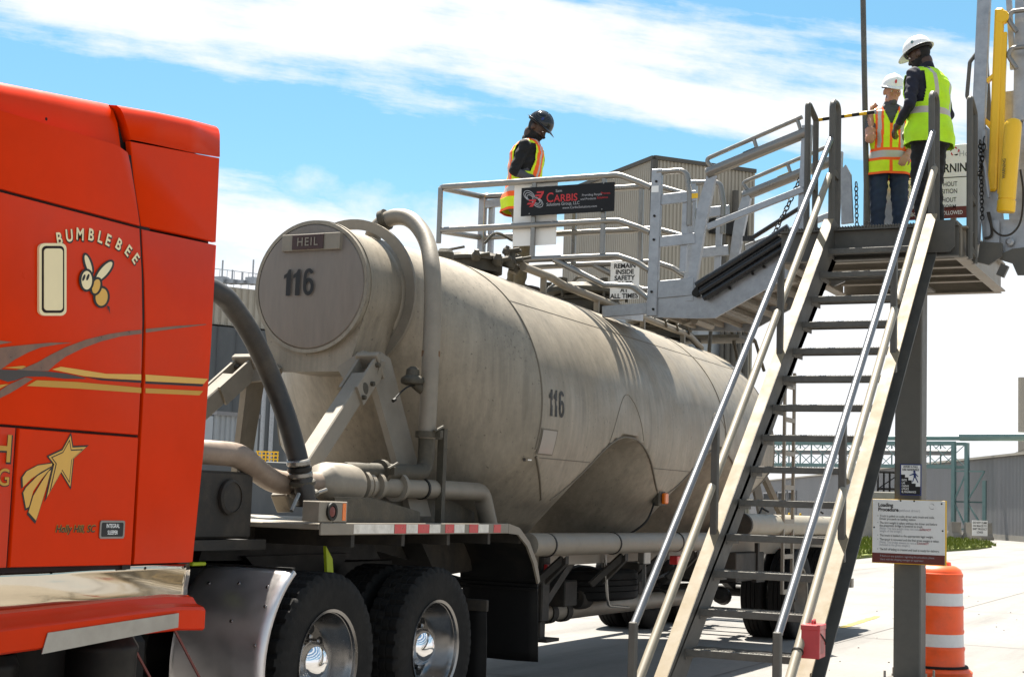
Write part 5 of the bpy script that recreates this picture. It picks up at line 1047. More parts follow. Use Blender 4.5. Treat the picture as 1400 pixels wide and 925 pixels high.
# arched name
for ch_, cx, cy, ang in (('B', 236, 668, 16), ('U', 275, 656, 12), ('M', 315, 650, 3), ('B', 357, 652, -3), ('L', 392, 660, -9), ('E', 422, 671, -14), ('B', 462, 686, -24), ('E', 497, 708, -34), ('E', 525, 737, -42)):
    o3 = onX(cx/2.89, 100+(cy+8)/2.89, XF+0.0025)
    rt_ = (0, math.cos(R(ang)), math.sin(R(ang))); up_ = (0, -math.sin(R(ang)), math.cos(R(ang)))
    text('lettering', ch_, o3+V3((0, .004, -.004)), rt_, up_, 0.078, M['ink'], sl_mid, 'CENTER', 0.9, 0.06)
    text('lettering', ch_, o3+V3((0.0012, 0, 0)), rt_, up_, 0.078, M['decalcream'], sl_mid, 'CENTER', 0.9, 0.025)
pH = onX(16.5, 632, XF+.0025); text('lettering', 'H', pH, (0, 1, 0), (0, 0, 1), 0.165, M['ink'], sl_door, 'RIGHT', 1.0, 0.045); text('lettering', 'H', pH+V3((.001, -.004, .004)), (0, 1, 0), (0, 0, 1), 0.165, M['golddk'], sl_door, 'RIGHT', 1.0, 0.02)
pG = onX(13.5, 664, XF+.0025); text('lettering', 'G', pG, (0, 1, 0), (0, 0, 1), 0.105, M['ink'], sl_door, 'RIGHT', 1.0, 0.03); text('lettering', 'G', pG+V3((.001, -.002, .002)), (0, 1, 0), (0, 0, 1), 0.105, M['golddk'], sl_door, 'RIGHT', 1.0, 0.01)
pS = onX(75, 727, XF+.0025); shx = (0, 1, 0)
text('lettering', 'Holly Hill, SC', pS, (0, 1, 0), (0, 0.25, 1), 0.049, M['golddk'], sl_low, 'LEFT', 0.98, 0.03); text('lettering', 'Holly Hill, SC', pS+V3((.001, 0.0015, -0.0015)), (0, 1, 0), (0, 0.25, 1), 0.049, M['ink'], sl_low, 'LEFT', 0.98, 0.014)
a, b = onX(136, 711, XF), onX(168.5, 735.5, XF); cy_, cz_ = (a[1]+b[1])/2, (a[2]+b[2])/2; hw, hh = (b[1]-a[1])/2, (a[2]-b[2])/2
def plate(nm, hw, hh, r_, t_, m_):
    mb = MB(); mb.prism([(XF+.001, y, z) for y, z in rrect(cy_, cz_, hw, hh, r_)], (t_, 0, 0)); return obj(nm, mb, M[m_], sl_low, smooth=False)
plate('badge', hw, hh, 0.012, 0.005, 'alu'); plate('badge_panel', hw*.86, hh*.78, 0.008, 0.0065, 'ink')
text('lettering', 'INTEGRAL\nSLEEPER', (XF+.0085, cy_, cz_+hh*.66), (0, 1, 0), (0, 0, 1), 0.027, M['inkwhite'], sl_low, 'CENTER', 0.75, 0.01, valign='TOP', line=1.15)
# ------------------------------------------------------------------ steel staircase
ST = thing('steel_staircase', 'steep steel staircase with cream stringers climbing to the loading platform', 'staircase', (-2.83, 8.4, 0))
def zs(Y): return 0.48+0.917*(Y-8.69)          # top edge of the stringers
nrm = unit((0, -0.917, 1)); sl = unit((0, 1, 0.917))
Yb, Yt = 8.16, 12.42
for xw, sgn, nm in ((-3.205, -1, 'l'), (-2.450, 1, 'r')):
    dpt = 0.235
    a, b = V3((xw, Yb, zs(Yb))), V3((xw, Yt, zs(Yt)))
    mb = MB(); fl = 0.083*sgn
    def q(x, e, P): return V3((x, P[1], P[2]))-nrm*e
    # web
    bt = a-nrm*dpt; 
    mb.prism([V3((xw, Yb+.02, 0.0)), a, b, V3((xw, Yt+0.10, b[2]-0.10)), V3((xw, Yt+.10, b[2]-.33)), b-nrm*dpt, V3((xw, Yb+0.36, 0.0))], (0.008*sgn, 0, 0))
    obj('stringer', mb, M['grey_webshade'], ST, smooth=False)  # web of the cream channel; its shade under the flange is painted in as grey
    mb = MB(); mb.obox((a+b)/2+V3((fl/2+.002*sgn, 0, 0))-nrm*0.004, (abs(fl)/2, 0, 0), (b-a)/2, nrm*0.006, 0.002); obj('stringer_flange', mb, M['cream'], ST)
    a2, b2 = V3((xw, Yb+.36, zs(Yb+.36)))-nrm*dpt, b-nrm*dpt
    mb = MB(); mb.obox((a2+b2)/2+V3((fl/2+.002*sgn, 0, 0)), (abs(fl)/2, 0, 0), (b2-a2)/2, nrm*0.006, 0.002); obj('stringer_flange', mb, M['grey_webshade'], ST)
    mb = MB()
    for k in range(16):
        Y = 8.56+0.2508*k; z = 0.17+0.23*k-0.03
        for dy in (0.0, 0.12): mb.lathe([(0.012, 0), (0.012, 0.012), (0, 0.014)], (xw+0.008*sgn, Y+dy+.04, z), (sgn, 0, 0), 6)
    obj('bolt_head', mb, M['black'], ST)['kind'] = 'stuff'
    mb = MB(); mb.box(xw-.12, xw+.12, Yb-.02, Yb+.4, 0, 0.012); obj('foot_plate', mb, M['grey_webshade'], ST, smooth=False)
rng = random.Random(11)
def tread_mesh():
    mb = MB(); w = 0.374
    mb.box(-w, w, 0, 0.035, -0.045, 0.0, 0.003)                       # nosing
    mb.box(-w, w, 0.245, 0.25, -0.035, 0)
    for j in range(9): mb.box(-w, w, 0.05+j*0.0235, 0.054+j*0.0235, -0.03, -0.001)
    for j in range(13): x = -w+0.03+j*(2*w-.06)/12; mb.box(x-.0035, x+.0035, 0.035, 0.245, -0.022, -0.002)
    for x in (-w, w): mb.box(x-.004, x+.004, 0, 0.25, -0.065, 0.002)
    for j in range(40):
        x = -w+0.02+j*(2*w-.04)/39; mb.lathe([(0.006, 0), (0.004, .004), (0, .004)], (x, 0.012+0.012*(j % 2), 0), (0, 0, 1), 5)
    return mb
TREAD = to_mesh('tread', tread_mesh(), M['tread'])
for k in range(16): place('tread', TREAD, (-2.8275, 8.49+0.2508*k, 0.17+0.23*k), ST)
for x, s_ in ((-3.25, -1), (-2.41, 1)):
    P = fillet([(x, 8.24, 0.02), (x, 8.24, 0.81), (x, 12.45, 4.58)], 0.05, 4)
    mb = MB(); mb.tube([(x, 8.245, 0.81), (x, 12.46, 4.585)], 0.0245, 14); hr = obj('handrail', mb, M['galv_rail'], ST, sharp=50)
    mb = MB(); mb.bar((x, 8.24, 0.0), (x, 8.24, 0.83), 0.045, 0.045, up=(0, 1, 0), ch=0.006); obj('post', mb, M['grey_webshade'], ST)
    for Y in (9.62, 11.06):
        zz = 0.81+0.895*(Y-8.24); mb = MB(); mb.bar((x, Y, zs(Y)-0.16), (x, Y, zz), 0.045, 0.045, up=(0, 1, 0), ch=0.005); obj('post', mb, M['grey_webshade'], ST)
    zm = lambda Y: 0.505+0.9255*(Y-8.39)
    for y0, y1 in ((7.95, 9.60), (9.66, 11.03), (11.10, 12.47)):
        mb = MB(); mb.tube([(x+s_*0.012, y0, zm(y0)), (x+s_*0.012, y1, zm(y1))], 0.028, 14); obj('mid_rail', mb, M['cream_rail'], ST, sharp=50)
# ------------------------------------------------------------------ loading platform on its column
PF = thing('loading_platform', 'raised grey steel loading platform on a square column behind the stairs', 'platform', (-2.9, 14.1, 0))
ZP = 3.85; x0, x1, y0, y1 = -3.66, -2.20, 12.46, 14.60
mb = MB()
for k in range(62):
    x = x0+0.02+(x1-x0-0.04)*k/61; mb.box(x-.003, x+.003, y0+.02, y1-.02, ZP-0.035, ZP-0.002)
for k in range(20):
    y = y0+0.05+(y1-y0-.1)*k/19; mb.box(x0+.02, x1-.02, y-.004, y+.004, ZP-0.03, ZP-0.006)
gr = obj('floor_grating', mb, M['tread'], PF, smooth=False); gr['kind'] = 'stuff'
def ibeam(mb, p, q, h, w, t=0.012):
    p, q = V3(p), V3(q); u = V3((0, 0, 1)); mb.bar(p, q, t, h-2*t-.002); mb.bar(p+u*(h/2-t/2), q+u*(h/2-t/2), w, t); mb.bar(p-u*(h/2-t/2), q-u*(h/2-t/2), w, t)
zb_ = ZP-0.17
for nm, p, q in (('front_beam', (x0, y0, zb_), (x1, y0, zb_)), ('back_beam', (x0, y1, zb_), (x1, y1, zb_)), ('side_beam', (x0, y0+.06, zb_), (x0, y1-.06, zb_)), ('side_beam', (x1, y0+.06, zb_), (x1, y1-.06, zb_))):
    mb = MB(); ibeam(mb, p, q, 0.26, 0.10); obj(nm, mb, M['grey_webshade'] if nm == 'front_beam' else M['cream_dark'] if 'cream_dark' in M else M['tankpipe'], PF, smooth=False)
for y in (12.95, 13.4, 13.85, 14.25):
    mb = MB(); ibeam(mb, (x0+.06, y, zb_+.02), (x1-.06, y, zb_+.02), 0.18, 0.08); obj('joist', mb, M['tankpipe'], PF, smooth=False)
mb = MB(); pp = onY(1318, 308, y0-0.07); mb.prism([(-2.50, y0-.07, ZP-.01), (-2.22, y0-.07, ZP-.01), (-2.22, y0-.07, ZP-.22), (-2.26, y0-.07, ZP-.27), (-2.44, y0-.07, ZP-.27), (-2.50, y0-.07, ZP-.22)], (0, 0.012, 0)); obj('end_plate', mb, M['grey_webshade'], PF, smooth=False)
cx0, cx1, cy0, cy1 = -3.035, -2.795, 14.0, 14.24
mb = MB(); mb.box(cx0, cx1, cy0, cy1, 0.02, ZP-0.31, 0.012); col = obj('column', mb, M['column'], PF)
mb = MB(); mb.box(cx0-.09, cx1+.09, cy0-.09, cy1+.09, 0.0, 0.025, 0.003); mb.box(cx0-.06, cx1+.06, cy0-.06, cy1+.06, ZP-.325, ZP-.305); obj('base_plate', mb, M['grey_webshade'], col)
for dx, dy in ((-.06, -.06), (.30, -.06), (-.06, .30), (.30, .30)):
    mb = MB(); mb.lathe([(0.018, 0), (0.018, .02), (0.011, .021), (0.011, .075), (0, .076)], (cx0+dx, cy0+dy, .025), (0, 0, 1), 8); obj('anchor_bolt', mb, M['alu'], col)
def loop_post(x, ya, yb, z0, z1, round_=True, parent=PF, m_='grey_webshade', w=0.042):
    mb = MB(); P = fillet([(x, ya, z0), (x, ya, z1), (x, yb, z1 if round_ else z1-0.09), (x, yb, z0)], 0.09 if round_ else 0.035, 6)
    mb.tube(P, w*0.62, 8, flat=0.9); mb.bar((x, ya, z0+.10), (x, yb, z0+.06), 0.035, 0.05); mb.bar((x, ya, z0+.52), (x, yb, z0+.50), 0.035, 0.05); return obj('loop_post', mb, M[m_], parent, sharp=40)
loop_post(-3.46, 12.50, 12.76, ZP-.12, 4.93, False); loop_post(-3.245, 12.48, 12.68, ZP-.05, 4.93); loop_post(-2.425, 12.48, 12.70, ZP-.05, 4.93); loop_post(-2.145, 12.62, 12.85, ZP-.3, 4.90, False)
loop_post(-3.42, 14.45, 14.62, ZP-.05, 4.88, False)
for xx in (-3.29, -2.62):
    mb = MB(); mb.bar((xx, 14.55, ZP), (xx, 14.55, 4.86), 0.05, 0.05, up=(0, 1, 0), ch=.006); obj('rail_post', mb, M['grey_webshade'], PF)
for z in (4.85, 4.32):
    mb = MB(); mb.bar((-3.29, 14.55, z), (-2.2, 14.55, z), 0.045, 0.05, ch=.006); obj('back_rail', mb, M['grey_webshade'], PF)
mb = MB(); mb.box(-3.25, -3.12, 14.50, 14.52, ZP+.03, 4.83); obj('rail_panel', mb, M['galv'], PF, smooth=False)
# striped barrier bar across the stair head
BB = thing('barrier_bar', 'yellow and black striped swing bar across the head of the stairs', 'barrier bar', (-3.46, 12.78, 4.86))
xs = np.linspace(-3.47, -2.96, 9)
for i in range(8):
    mb = MB(); z = lambda x: 4.845+(x+3.47)*0.06; mb.tube([(xs[i], 12.78, z(xs[i])), (xs[i+1], 12.78, z(xs[i+1]))], 0.0165, 12); obj('bar_band', mb, M['yellow'] if i % 2 == 0 else M['ink'], BB, sharp=50)
mb = MB(); mb.lathe([(0.018, 0), (0.024, .004), (0.024, .012), (0.012, .016), (0, .016)], (-2.96, 12.78, 4.875), (1, 0, 0.06), 12); obj('bar_cap', mb, M['galv'], BB)
# ------------------------------------------------------------------ folding gangway down to the tank
GW = thing('folding_gangway', 'galvanised folding gangway sloping from platform down to the safety cage', 'gangway', (-3.66, 13.5, 3.8))
YN, YF = 13.0, 14.08
def pl(u, v, Y=YN): return onY(u, v, Y)
for Y, dzz in ((YN, 0), (YF, 0.0)):
    s_ = 1 if Y == YN else -1
    A, B = V3((-4.52, Y, 4.49)), V3((-3.60, Y, 4.80))
    mb = MB(); mb.tube([A, B], 0.05, 12, flat=1.0); hr = obj('handrail', mb, M['alu'], GW, sharp=50)
    d = unit(B-A); u_ = unit(np.cross((0, 1, 0), d)); u_ = u_ if u_[2] > 0 else -u_
    mb = MB(); mb.tube(fillet([A+d*0.06+u_*0.03, A+d*0.02+u_*0.13, B+u_*0.15], 0.10, 6), 0.02, 10); mb.tube([A+d*0.50+u_*.03, A+d*.5+u_*.14], 0.018, 8); mb.tube([B-d*0.05+u_*.03, B-d*.05+u_*.14], 0.018, 8); obj('grab_tube', mb, M['alu'], hr, sharp=50)
    mb = MB(); mb.bar(A+d*.37+u_*0.051, A+d*.50+u_*.051, 0.03, 0.004); obj('warning_strip', mb, M['ink'] if Y == YN else M['yellow'], hr, smooth=False)
    mb = MB(); mb.bar(V3((-4.50, Y-.03*s_, 3.99)), V3((-3.62, Y-.03*s_, 4.285)), 0.03, 0.06, ch=.004); obj('link_bar', mb, M['galv'], GW)
    mb = MB(); mb.prism([pl(938, 262, Y) if False else V3((-4.60, Y-.006*s_, 4.22)), V3((-4.50, Y-.006*s_, 4.55)), V3((-4.44, Y-.006*s_, 4.46)), V3((-4.53, Y-.006*s_, 4.0)), V3((-4.63, Y-.006*s_, 3.33)), V3((-4.71, Y-.006*s_, 3.33))], (0, 0.05*s_, 0)); obj('hinge_post', mb, M['galv'], GW, smooth=False)
    mb = MB(); mb.bar(V3((-3.64, Y, 3.75)), V3((-3.60, Y, 4.86)), 0.09, 0.04, up=(0, 1, 0)); obj('pivot_post', mb, M['galv'], GW, smooth=False)
    # side plate
    mb = MB(); mb.prism([V3((-5.02, Y, 3.40)), V3((-4.64, Y, 3.41)), V3((-4.52, Y, 3.36)), V3((-3.72, Y, 3.80)), V3((-3.55, Y, 3.86)), V3((-3.52, Y, 3.62)), V3((-3.70, Y, 3.55)), V3((-4.42, Y, 3.17)), V3((-4.60, Y, 3.17)), V3((-5.02, Y, 3.19))], (0, 0.022*s_, 0)); obj('side_plate', mb, M['galv'], GW, smooth=False)
# spring housing: black trough with rods on the near side
A, B = V3((-4.54, YN-.04, 3.395)), V3((-3.70, YN-.04, 3.885)); d = unit(B-A); u_ = unit(np.cross((0, 1, 0), d)); u_ = u_ if u_[2] > 0 else -u_
M['hous'] = mat('black_housing', (0.012, 0.012, 0.014), 0.28, 0, 0.2, 12)
mb = MB(); mb.obox((A+B)/2, d*np.linalg.norm(B-A)/2, (0, 0.03, 0), u_*0.085, 0.01); hs_ = obj('spring_housing', mb, M['hous'], GW)
for e, r_ in ((0.07, 0.034), (-0.005, 0.03), (-0.065, 0.026)):
    mb = MB(); mb.tube([A+u_*e-V3((0, .03, 0)), B+u_*e-V3((0, .03, 0))], r_, 12); obj('spring_rod', mb, M['hous'], hs_, sharp=50)
mb = MB()
for t_ in (0.25, 0.5, 0.62, 0.8): mb.lathe([(0.014, 0), (.014, .01), (0, .012)], A+(B-A)*t_-u_*0.10+V3((0, .02, 0)), (0, -1, 0), 8)
obj('bolt', mb, M['black'], hs_)['kind'] = 'stuff'
mb = MB(); mb.tube([A-d*.05+u_*.03, A+u_*.05], 0.03, 10); mb.lathe([(0.035, -.03), (0.035, .03)], A-d*.04+u_*.02, (0, 1, 0), 12); obj('spring_pivot', mb, M['black'], hs_)
mb = MB(); mb.lathe([(0.05, 0), (0.05, .05), (.03, .06), (0, .06)], (-3.60, YN-.02, 3.80), (0, -1, 0), 16); mb.lathe([(0.03, 0), (0.03, .05), (0, .06)], (-3.63, YN-.02, 3.72), (0, -1, 0), 12); obj('pivot_pin', mb, M['black'], GW)
# self-levelling treads seen from below
for k in range(6):
    t_ = k/5; x, z = -4.42+0.66*t_, 3.24+0.40*t_
    mb = MB(); mb.box(x-.10, x+.10, YN+.04, YF-.04, z, z+.022); mb.bar((x-.09, YN+.04, z-.02), (x-.09, YF-.04, z-.02), 0.03, 0.035); mb.bar((x+.08, YN+.04, z-.015), (x+.08, YF-.04, z-.015), 0.02, 0.03); obj('tread', mb, M['tankpipe'], GW, smooth=False)
for x in (-4.98, -4.84, -4.70):
    mb = MB(); mb.box(x-.055, x+.055, YN+.04, YF-.04, 3.26, 3.285); mb.bar((x, YN+.04, 3.235), (x, YF-.04, 3.235), 0.04, 0.05); obj('landing_slat', mb, M['tankpipe'], GW, smooth=False)
mb = MB(); mb.bar((-4.9, YN+.5, 3.20), (-3.8, YN+.5, 3.58), 0.09, 0.06); mb.tube([(-4.72, YN+.3, 3.19), (-4.72, YF-.3, 3.19)], 0.035, 10); obj('under_beam', mb, M['tankpipe'], GW)
# gas strut and safety chain
mb = MB(); a, b = onY(1027, 326, YF-.05), onY(1105, 277, YF-.05); mb.tube([a, b], 0.022, 10); mb.bar(a-V3((.08, 0, 0)), a+V3((.03, 0, 0)), .04, .05); obj('gas_strut', mb, M['hous'], GW, sharp=50)
def chain(parent, a, b, n, sag=0.05, m_='galv', r=0.018, w=0.0055):
    a, b = V3(a), V3(b); P = [a+(b-a)*i/n-V3((0, 0, sag*math.sin(math.pi*i/n))) for i in range(n+1)]
    for i in range(n):
        c, d = (P[i]+P[i+1])/2, unit(P[i+1]-P[i]); L = np.linalg.norm(P[i+1]-P[i])*0.66
        s1 = unit(np.cross(d, (0.3, 1, 0.2))); s2 = np.cross(d, s1); s_ = s1 if i % 2 else s2
        ring = []
        for k in range(10):
            t_ = 2*math.pi*k/10; ring.append(c+d*math.cos(t_)*L+s_*math.sin(t_)*r)
        mb = MB(); mb.tube(ring, w, 5, closed=True); obj('chain_link', mb, M[m_], parent)
chain(GW, onY(1098, 235, 13.15), onY(1050, 335, 12.97), 16, 0.02, 'black', 0.02, 0.006)
mb = MB(); mb.prism([onY(1150, 232, 13.6), onY(1156, 225, 13.6), onY(1163, 238, 13.6), onY(1166, 304, 13.6), onY(1150, 306, 13.6)], (0, .04, 0)); obj('pivot_plate', mb, M['galv'], GW, smooth=False)
chain(GW, (-3.25, 13.35, 4.40), (-3.24, 13.35, 4.0), 10, 0.0, 'black', 0.016, 0.005)
# ------------------------------------------------------------------ safety cage over the tank
CG = thing('safety_cage', 'silver tube safety cage standing over the tank top around a worker', 'safety cage', (-6.15, 13.5, 3.3))
def cz(Y): return (Y-YN)*0.095
XL_, XR_ = -7.30, -5.06; YFc = 13.95
def cage_rail(z, drop=0.22, x_end=XR_, lowleft=None):
    # runs from the gate post along the near side, round the end and back along the far side
    P = [(x_end, YN, z-drop*0.7), (x_end-0.10, YN, z-drop*0.45), (x_end-0.32, YN, z), (XL_, YN, z), (XL_, YFc, z+cz(YFc)), (x_end-0.32, YFc, z+cz(YFc)), (x_end-0.02, YFc, z+cz(YFc)-drop*.5)]
    mb = MB(); mb.tube(fillet(P, [0, .15, .25, .11, .11, .25, 0], 6), 0.03, 12); return obj('cage_rail', mb, M['alu'], CG, sharp=50)
cage_rail(4.53, 0.20); cage_rail(4.10, 0.18)
def low_rail(Y):
    dz_ = cz(Y); P = [(XR_, Y, 3.62+dz_), (XR_-.12, Y, 3.70+dz_), (XR_-.32, Y, 3.77+dz_), (-6.75, Y, 3.77+dz_)]
    if Y == YN: P += [(-6.85, Y, 3.74), (-6.88, Y+.12, 3.66)]
    mb = MB(); mb.tube(fillet(P, 0.12, 5), 0.03, 12); obj('cage_rail', mb, M['alu'], CG, sharp=50)
    mb = MB(); mb.tube(fillet([(-6.02, Y, 3.76+dz_), (-5.50, Y, 3.50+dz_), (-5.22, Y, 3.48+dz_), (XR_, Y, 3.36+dz_)], 0.1, 5), 0.03, 12); obj('cage_brace', mb, M['alu'], CG, sharp=50)
low_rail(YN); low_rail(YFc)
for x, zb2 in ((-6.25, 3.77), (-5.53, 3.77), (-7.275, 3.97)):
    for Y in (YN, YFc):
        if x < -7 and Y == YFc: continue
        mb = MB(); mb.bar((x, Y, zb2+cz(Y)), (x, Y, 4.53+cz(Y)), 0.045, 0.035, up=(0, 1, 0), ch=.006); obj('cage_post', mb, M['alu'], CG)
mb = MB(); mb.bar((-7.28, YFc-.03, 3.55), (-7.28, YFc-.03, 4.60), 0.07, 0.07, up=(0, 1, 0), ch=.006); mb.bar((-7.20, YFc+.02, 3.55), (-7.20, YFc+.02, 4.58), 0.05, 0.05, up=(0, 1, 0)); mb.bar((-7.28, YFc-.03, 4.53), (-6.85, YFc-.03, 4.55), 0.05, 0.08); obj('corner_post', mb, M['galv'], CG)
# gate posts and rungs beside the gangway
for Y in (YN, YFc):
    dz_ = cz(Y)
    mb = MB(); mb.bar((-5.02, Y, 3.20+dz_), (-5.0, Y, 4.56+dz_), 0.10, 0.05, up=(0, 1, 0), ch=.005); gp = obj('gate_post', mb, M['galv'], CG)
    mb = MB(); mb.tube(fillet([(-5.0, Y, 4.53+dz_), (-4.72, Y, 4.53+dz_), (-4.68, Y, 4.30+dz_), (-4.68, Y, 4.02+dz_)], 0.09, 6), 0.028, 10); obj('gate_hoop', mb, M['alu'], CG, sharp=50)
    for z in (4.27, 3.88, 3.44):
        mb = MB(); mb.bar((-4.98, Y, z+dz_*.5), (-4.62, Y, z+.02+dz_*.5), 0.025, 0.10 if z > 3.5 else 0.16, ch=.004); obj('gate_rung', mb, M['galv'], CG)
    mb = MB(); mb.bar((-4.74, Y+.02, 3.60), (-4.72, Y+.02, 4.28), 0.06, 0.03, up=(0, 1, 0)); obj('gate_stile', mb, M['galv'], CG)
mb = MB()
for z, x in ((4.44, -5.0), (4.12, -5.01), (3.9, -5.01), (3.42, -5.02), (3.26, -5.0)): mb.lathe([(0.012, 0), (.012, .01), (0, .012)], (x, YN-.026, z), (0, -1, 0), 8)
obj('bolt', mb, M['black'], CG)['kind'] = 'stuff'
mb = MB(); mb.bar((-5.5, YN+.01, 3.255), (-5.03, YN+.01, 3.275), 0.04, 0.10); mb.bar((-5.5, YN+.01, 3.255), (-5.5, YFc, 3.33), 0.04, 0.10); obj('sill', mb, M['galv'], CG, smooth=False)
mb = MB(); mb.prism([(-5.52, YN+.04, 3.29), (-5.03, YN+.04, 3.30), (-5.03, YFc-.02, 3.38), (-5.52, YFc-.02, 3.37)], (0, 0, .012)); obj('landing_plate', mb, M['galv'], CG, smooth=False)
mb = MB(); mb.box(-5.045, -4.975, YN-.029, YN-.026, 4.34, 4.40); obj('tag', mb, M['inkwhite'], gp, smooth=False)
mb = MB(); mb.box(-4.68, -4.60, YN-.016, YN-.0135, 4.265, 4.31); obj('yellow_tag', mb, M['yellow'], gp, smooth=False)
# ------------------------------------------------------------------ signs on the cage
def board(name, label, u0, v0, u1, v1, Y, t=0.006, m_='white', cat='sign', group=None):
    a, b = onY(u0, v0, Y), onY(u1, v1, Y); T = thing(name, label, cat, ((a[0]+b[0])/2, Y, b[2]), group)
    mb = MB(); mb.box(a[0], b[0], Y, Y+t, b[2], a[2], 0.002); obj('board', mb, M[m_], T); return T, a, b
CS, a, b = board('maker_sign', 'black banner with red and white lettering on the cage rail', 713, 257, 839.5, 288.5, YN-0.045, 0.006, 'signblack')
a = V3((-6.39, YN-.045, 4.475)); b = V3((-5.43, YN-.045, 4.19)); Ys = YN-0.0475
def tx(s_, fx, fz, size, m_, al='LEFT', sx=1, bold=0.0, T=CS):
    return text('lettering', s_, (a[0]+(b[0]-a[0])*fx, Ys, b[2]+(a[2]-b[2])*fz), (1, 0, 0), (0, 0, 1), size, M[m_], T, al, sx, bold)
tx('C', 0.300, 0.40, 0.130, 'inkred', bold=0.01, sx=.85); tx('ARBIS', 0.385, 0.40, 0.098, 'inkred', bold=0.012, sx=.98); tx('Sam', 0.40, 0.72, 0.038, 'inkgrey', sx=1.1); tx('Solutions Group, LLC', 0.305, 0.27, 0.045, 'inkgrey', sx=.86)
tx('Providing People', 0.685, 0.53, 0.030, 'inkgrey'); tx('Process', 0.885, 0.555, 0.030, 'inkred'); tx('and Products', 0.67, 0.40, 0.030, 'inkgrey'); tx('Solutions', 0.845, 0.415, 0.030, 'inkred'); tx('www.CarbisSolutions.com  •  800.000.0000' if False else 'www.CarbisSolutions.com', 0.48, 0.14, 0.033, 'inkgrey')
# swirl emblem: rings and two red sevens
def disc2(cx, cz_, rx, rz, ang, w=0.005, n=28, m_='inkgrey', a0=0, a1=360):
    P, Q = [], []
    for k in range(n+1):
        t_ = R(a0+(a1-a0)*k/n); e = V3((rx*math.cos(t_), 0, rz*math.sin(t_))); f_ = V3(((rx-w)*math.cos(t_), 0, (rz-w)*math.sin(t_)))
        ca, sa = math.cos(R(ang)), math.sin(R(ang))
        for L, q_ in ((P, e), (Q, f_)): L.append((cx+q_[0]*ca-q_[2]*sa, Ys, cz_+q_[0]*sa+q_[2]*ca))
    mb = MB(); mb.grid([P, Q]); obj('emblem_ring', mb, M[m_], CS, smooth=False)
ex, ez = a[0]+(b[0]-a[0])*0.16, b[2]+(a[2]-b[2])*0.54
for i, (dx, dz_, rx, rz) in enumerate(((-.045, .035, .068, .042), (-.04, .025, .055, .032), (-.035, .015, .04, .024), (.045, -.035, .068, .042), (.04, -.028, .055, .032), (.035, -.02, .04, .024))): disc2(ex+dx, ez+dz_, rx, rz, -35, 0.006)
for dx, dz_ in ((0.035, 0.035), (-.045, -.04)):
    P = [(0, .035), (.075, .035), (.075, .02), (.045, -.035), (.0, -.035), (.03, -.012), (-.02, -.012), (-.012, .005), (.045, .005), (.05, .018), (0, .018)]
    mb = MB(); mb.poly([(ex+dx+x, Ys-.0008, ez+dz_+z) for x, z in P]); obj('emblem_mark', mb, M['inkred'], CS, smooth=False)
for fx, fz in ((.13, .95), (.91, .92), (.12, .05), (.9, .06)):
    mb = MB(); mb.lathe([(0.008, 0), (0.006, .004), (0, .004)], (a[0]+(b[0]-a[0])*fx, YN-.045, b[2]+(a[2]-b[2])*fz), (0, -1, 0), 8); obj('screw', mb, M['alu'], CS)
board('blank_board', 'plain white board hung on cage rails behind the black banner', 703.5, 250, 760, 334, YN+0.045, 0.005)
T, a2, b2 = board('cage_notice', 'white notice with bold black capitals low on the cage', 835, 359, 873, 408, YN+0.25, 0.005)
text('lettering', 'REMAIN\nINSIDE\nSAFETY\nCAGE\nAT\nALL TIMES', ((a2[0]+b2[0])/2, YN+.247, a2[2]-.012), (1, 0, 0), (0, 0, 1), 0.062, M['ink'], T, 'CENTER', 1.0, 0.03, valign='TOP', line=0.92)
# ------------------------------------------------------------------ stowed gangway at the right of the platform
RG = thing('stowed_gangway', 'upright stowed galvanised gangway with yellow cylinders at right edge', 'gangway', (-2.05, 13.2, 3.6))
Yq = 13.05
def q3(u, v, Y=Yq): return onY(u, v, Y)
mb = MB(); mb.bar(q3(1331, 335), q3(1347, -30), 0.11, 0.06, up=(0, 1, 0), ch=.008); obj('mast', mb, M['galv'], RG)
mb = MB(); mb.tube(fillet([q3(1336, 72), q3(1326, 85), q3(1322, 132), q3(1333, 150)], .05, 4), 0.017, 8); obj('side_handle', mb, M['grey_webshade'], RG)
mb = MB(); mb.bar(q3(1347, 80, 13.4), q3(1352, 168, 13.4), 0.05, 0.04, up=(0, 1, 0)); mb.bar(q3(1337, -20, 13.4), q3(1340, 20, 13.4), .02, .02, up=(0, 1, 0)); obj('rear_stile', mb, M['grey_webshade'], RG, smooth=False)
a, b = q3(1367, 12), q3(1357, 262)
mb = MB(); mb.bar(a, b, 0.075, 0.075, up=(0, 1, 0), ch=.02); yb = obj('yellow_arm', mb, M['yellow'], RG)
mb = MB(); mb.lathe([(0.05, -.04), (0.055, -.03), (.055, .03), (.05, .04)], q3(1371, 24), (0, 1, 0), 18); mb.bar(q3(1374, 45), q3(1367, 265), .035, .05, up=(0, 1, 0)); mb.bar(q3(1349, 112), q3(1360, 103), .05, .03); mb.prism([q3(1346, 160), q3(1364, 175), q3(1364, 190), q3(1346, 168)], (0, .02, 0)); obj('arm_rib', mb, M['yellow'], yb)
a, b = q3(1386, 162, 12.85), q3(1375, 290, 12.85); d = unit(b-a); L = np.linalg.norm(b-a)
mb = MB(); mb.lathe([(0.02, 0), (.05, .012), (0.066, .04), (0.07, .08), (0.07, L*.86), (0.066, L*.862), (0.066, L*.875), (0.074, L*.88), (0.074, L-.01), (0.068, L), (0, L)], a, d, 24); cy = obj('yellow_cylinder', mb, M['yellow'], RG, sharp=35)
pA = q3(1369, 225, 12.77); text('lettering', 'WARNING', pA+V3((0.03, -.012, -.12)), (0.04, 0, 1), (-1, 0, .04), 0.034, M['ink'], cy, 'LEFT', 1, .02)
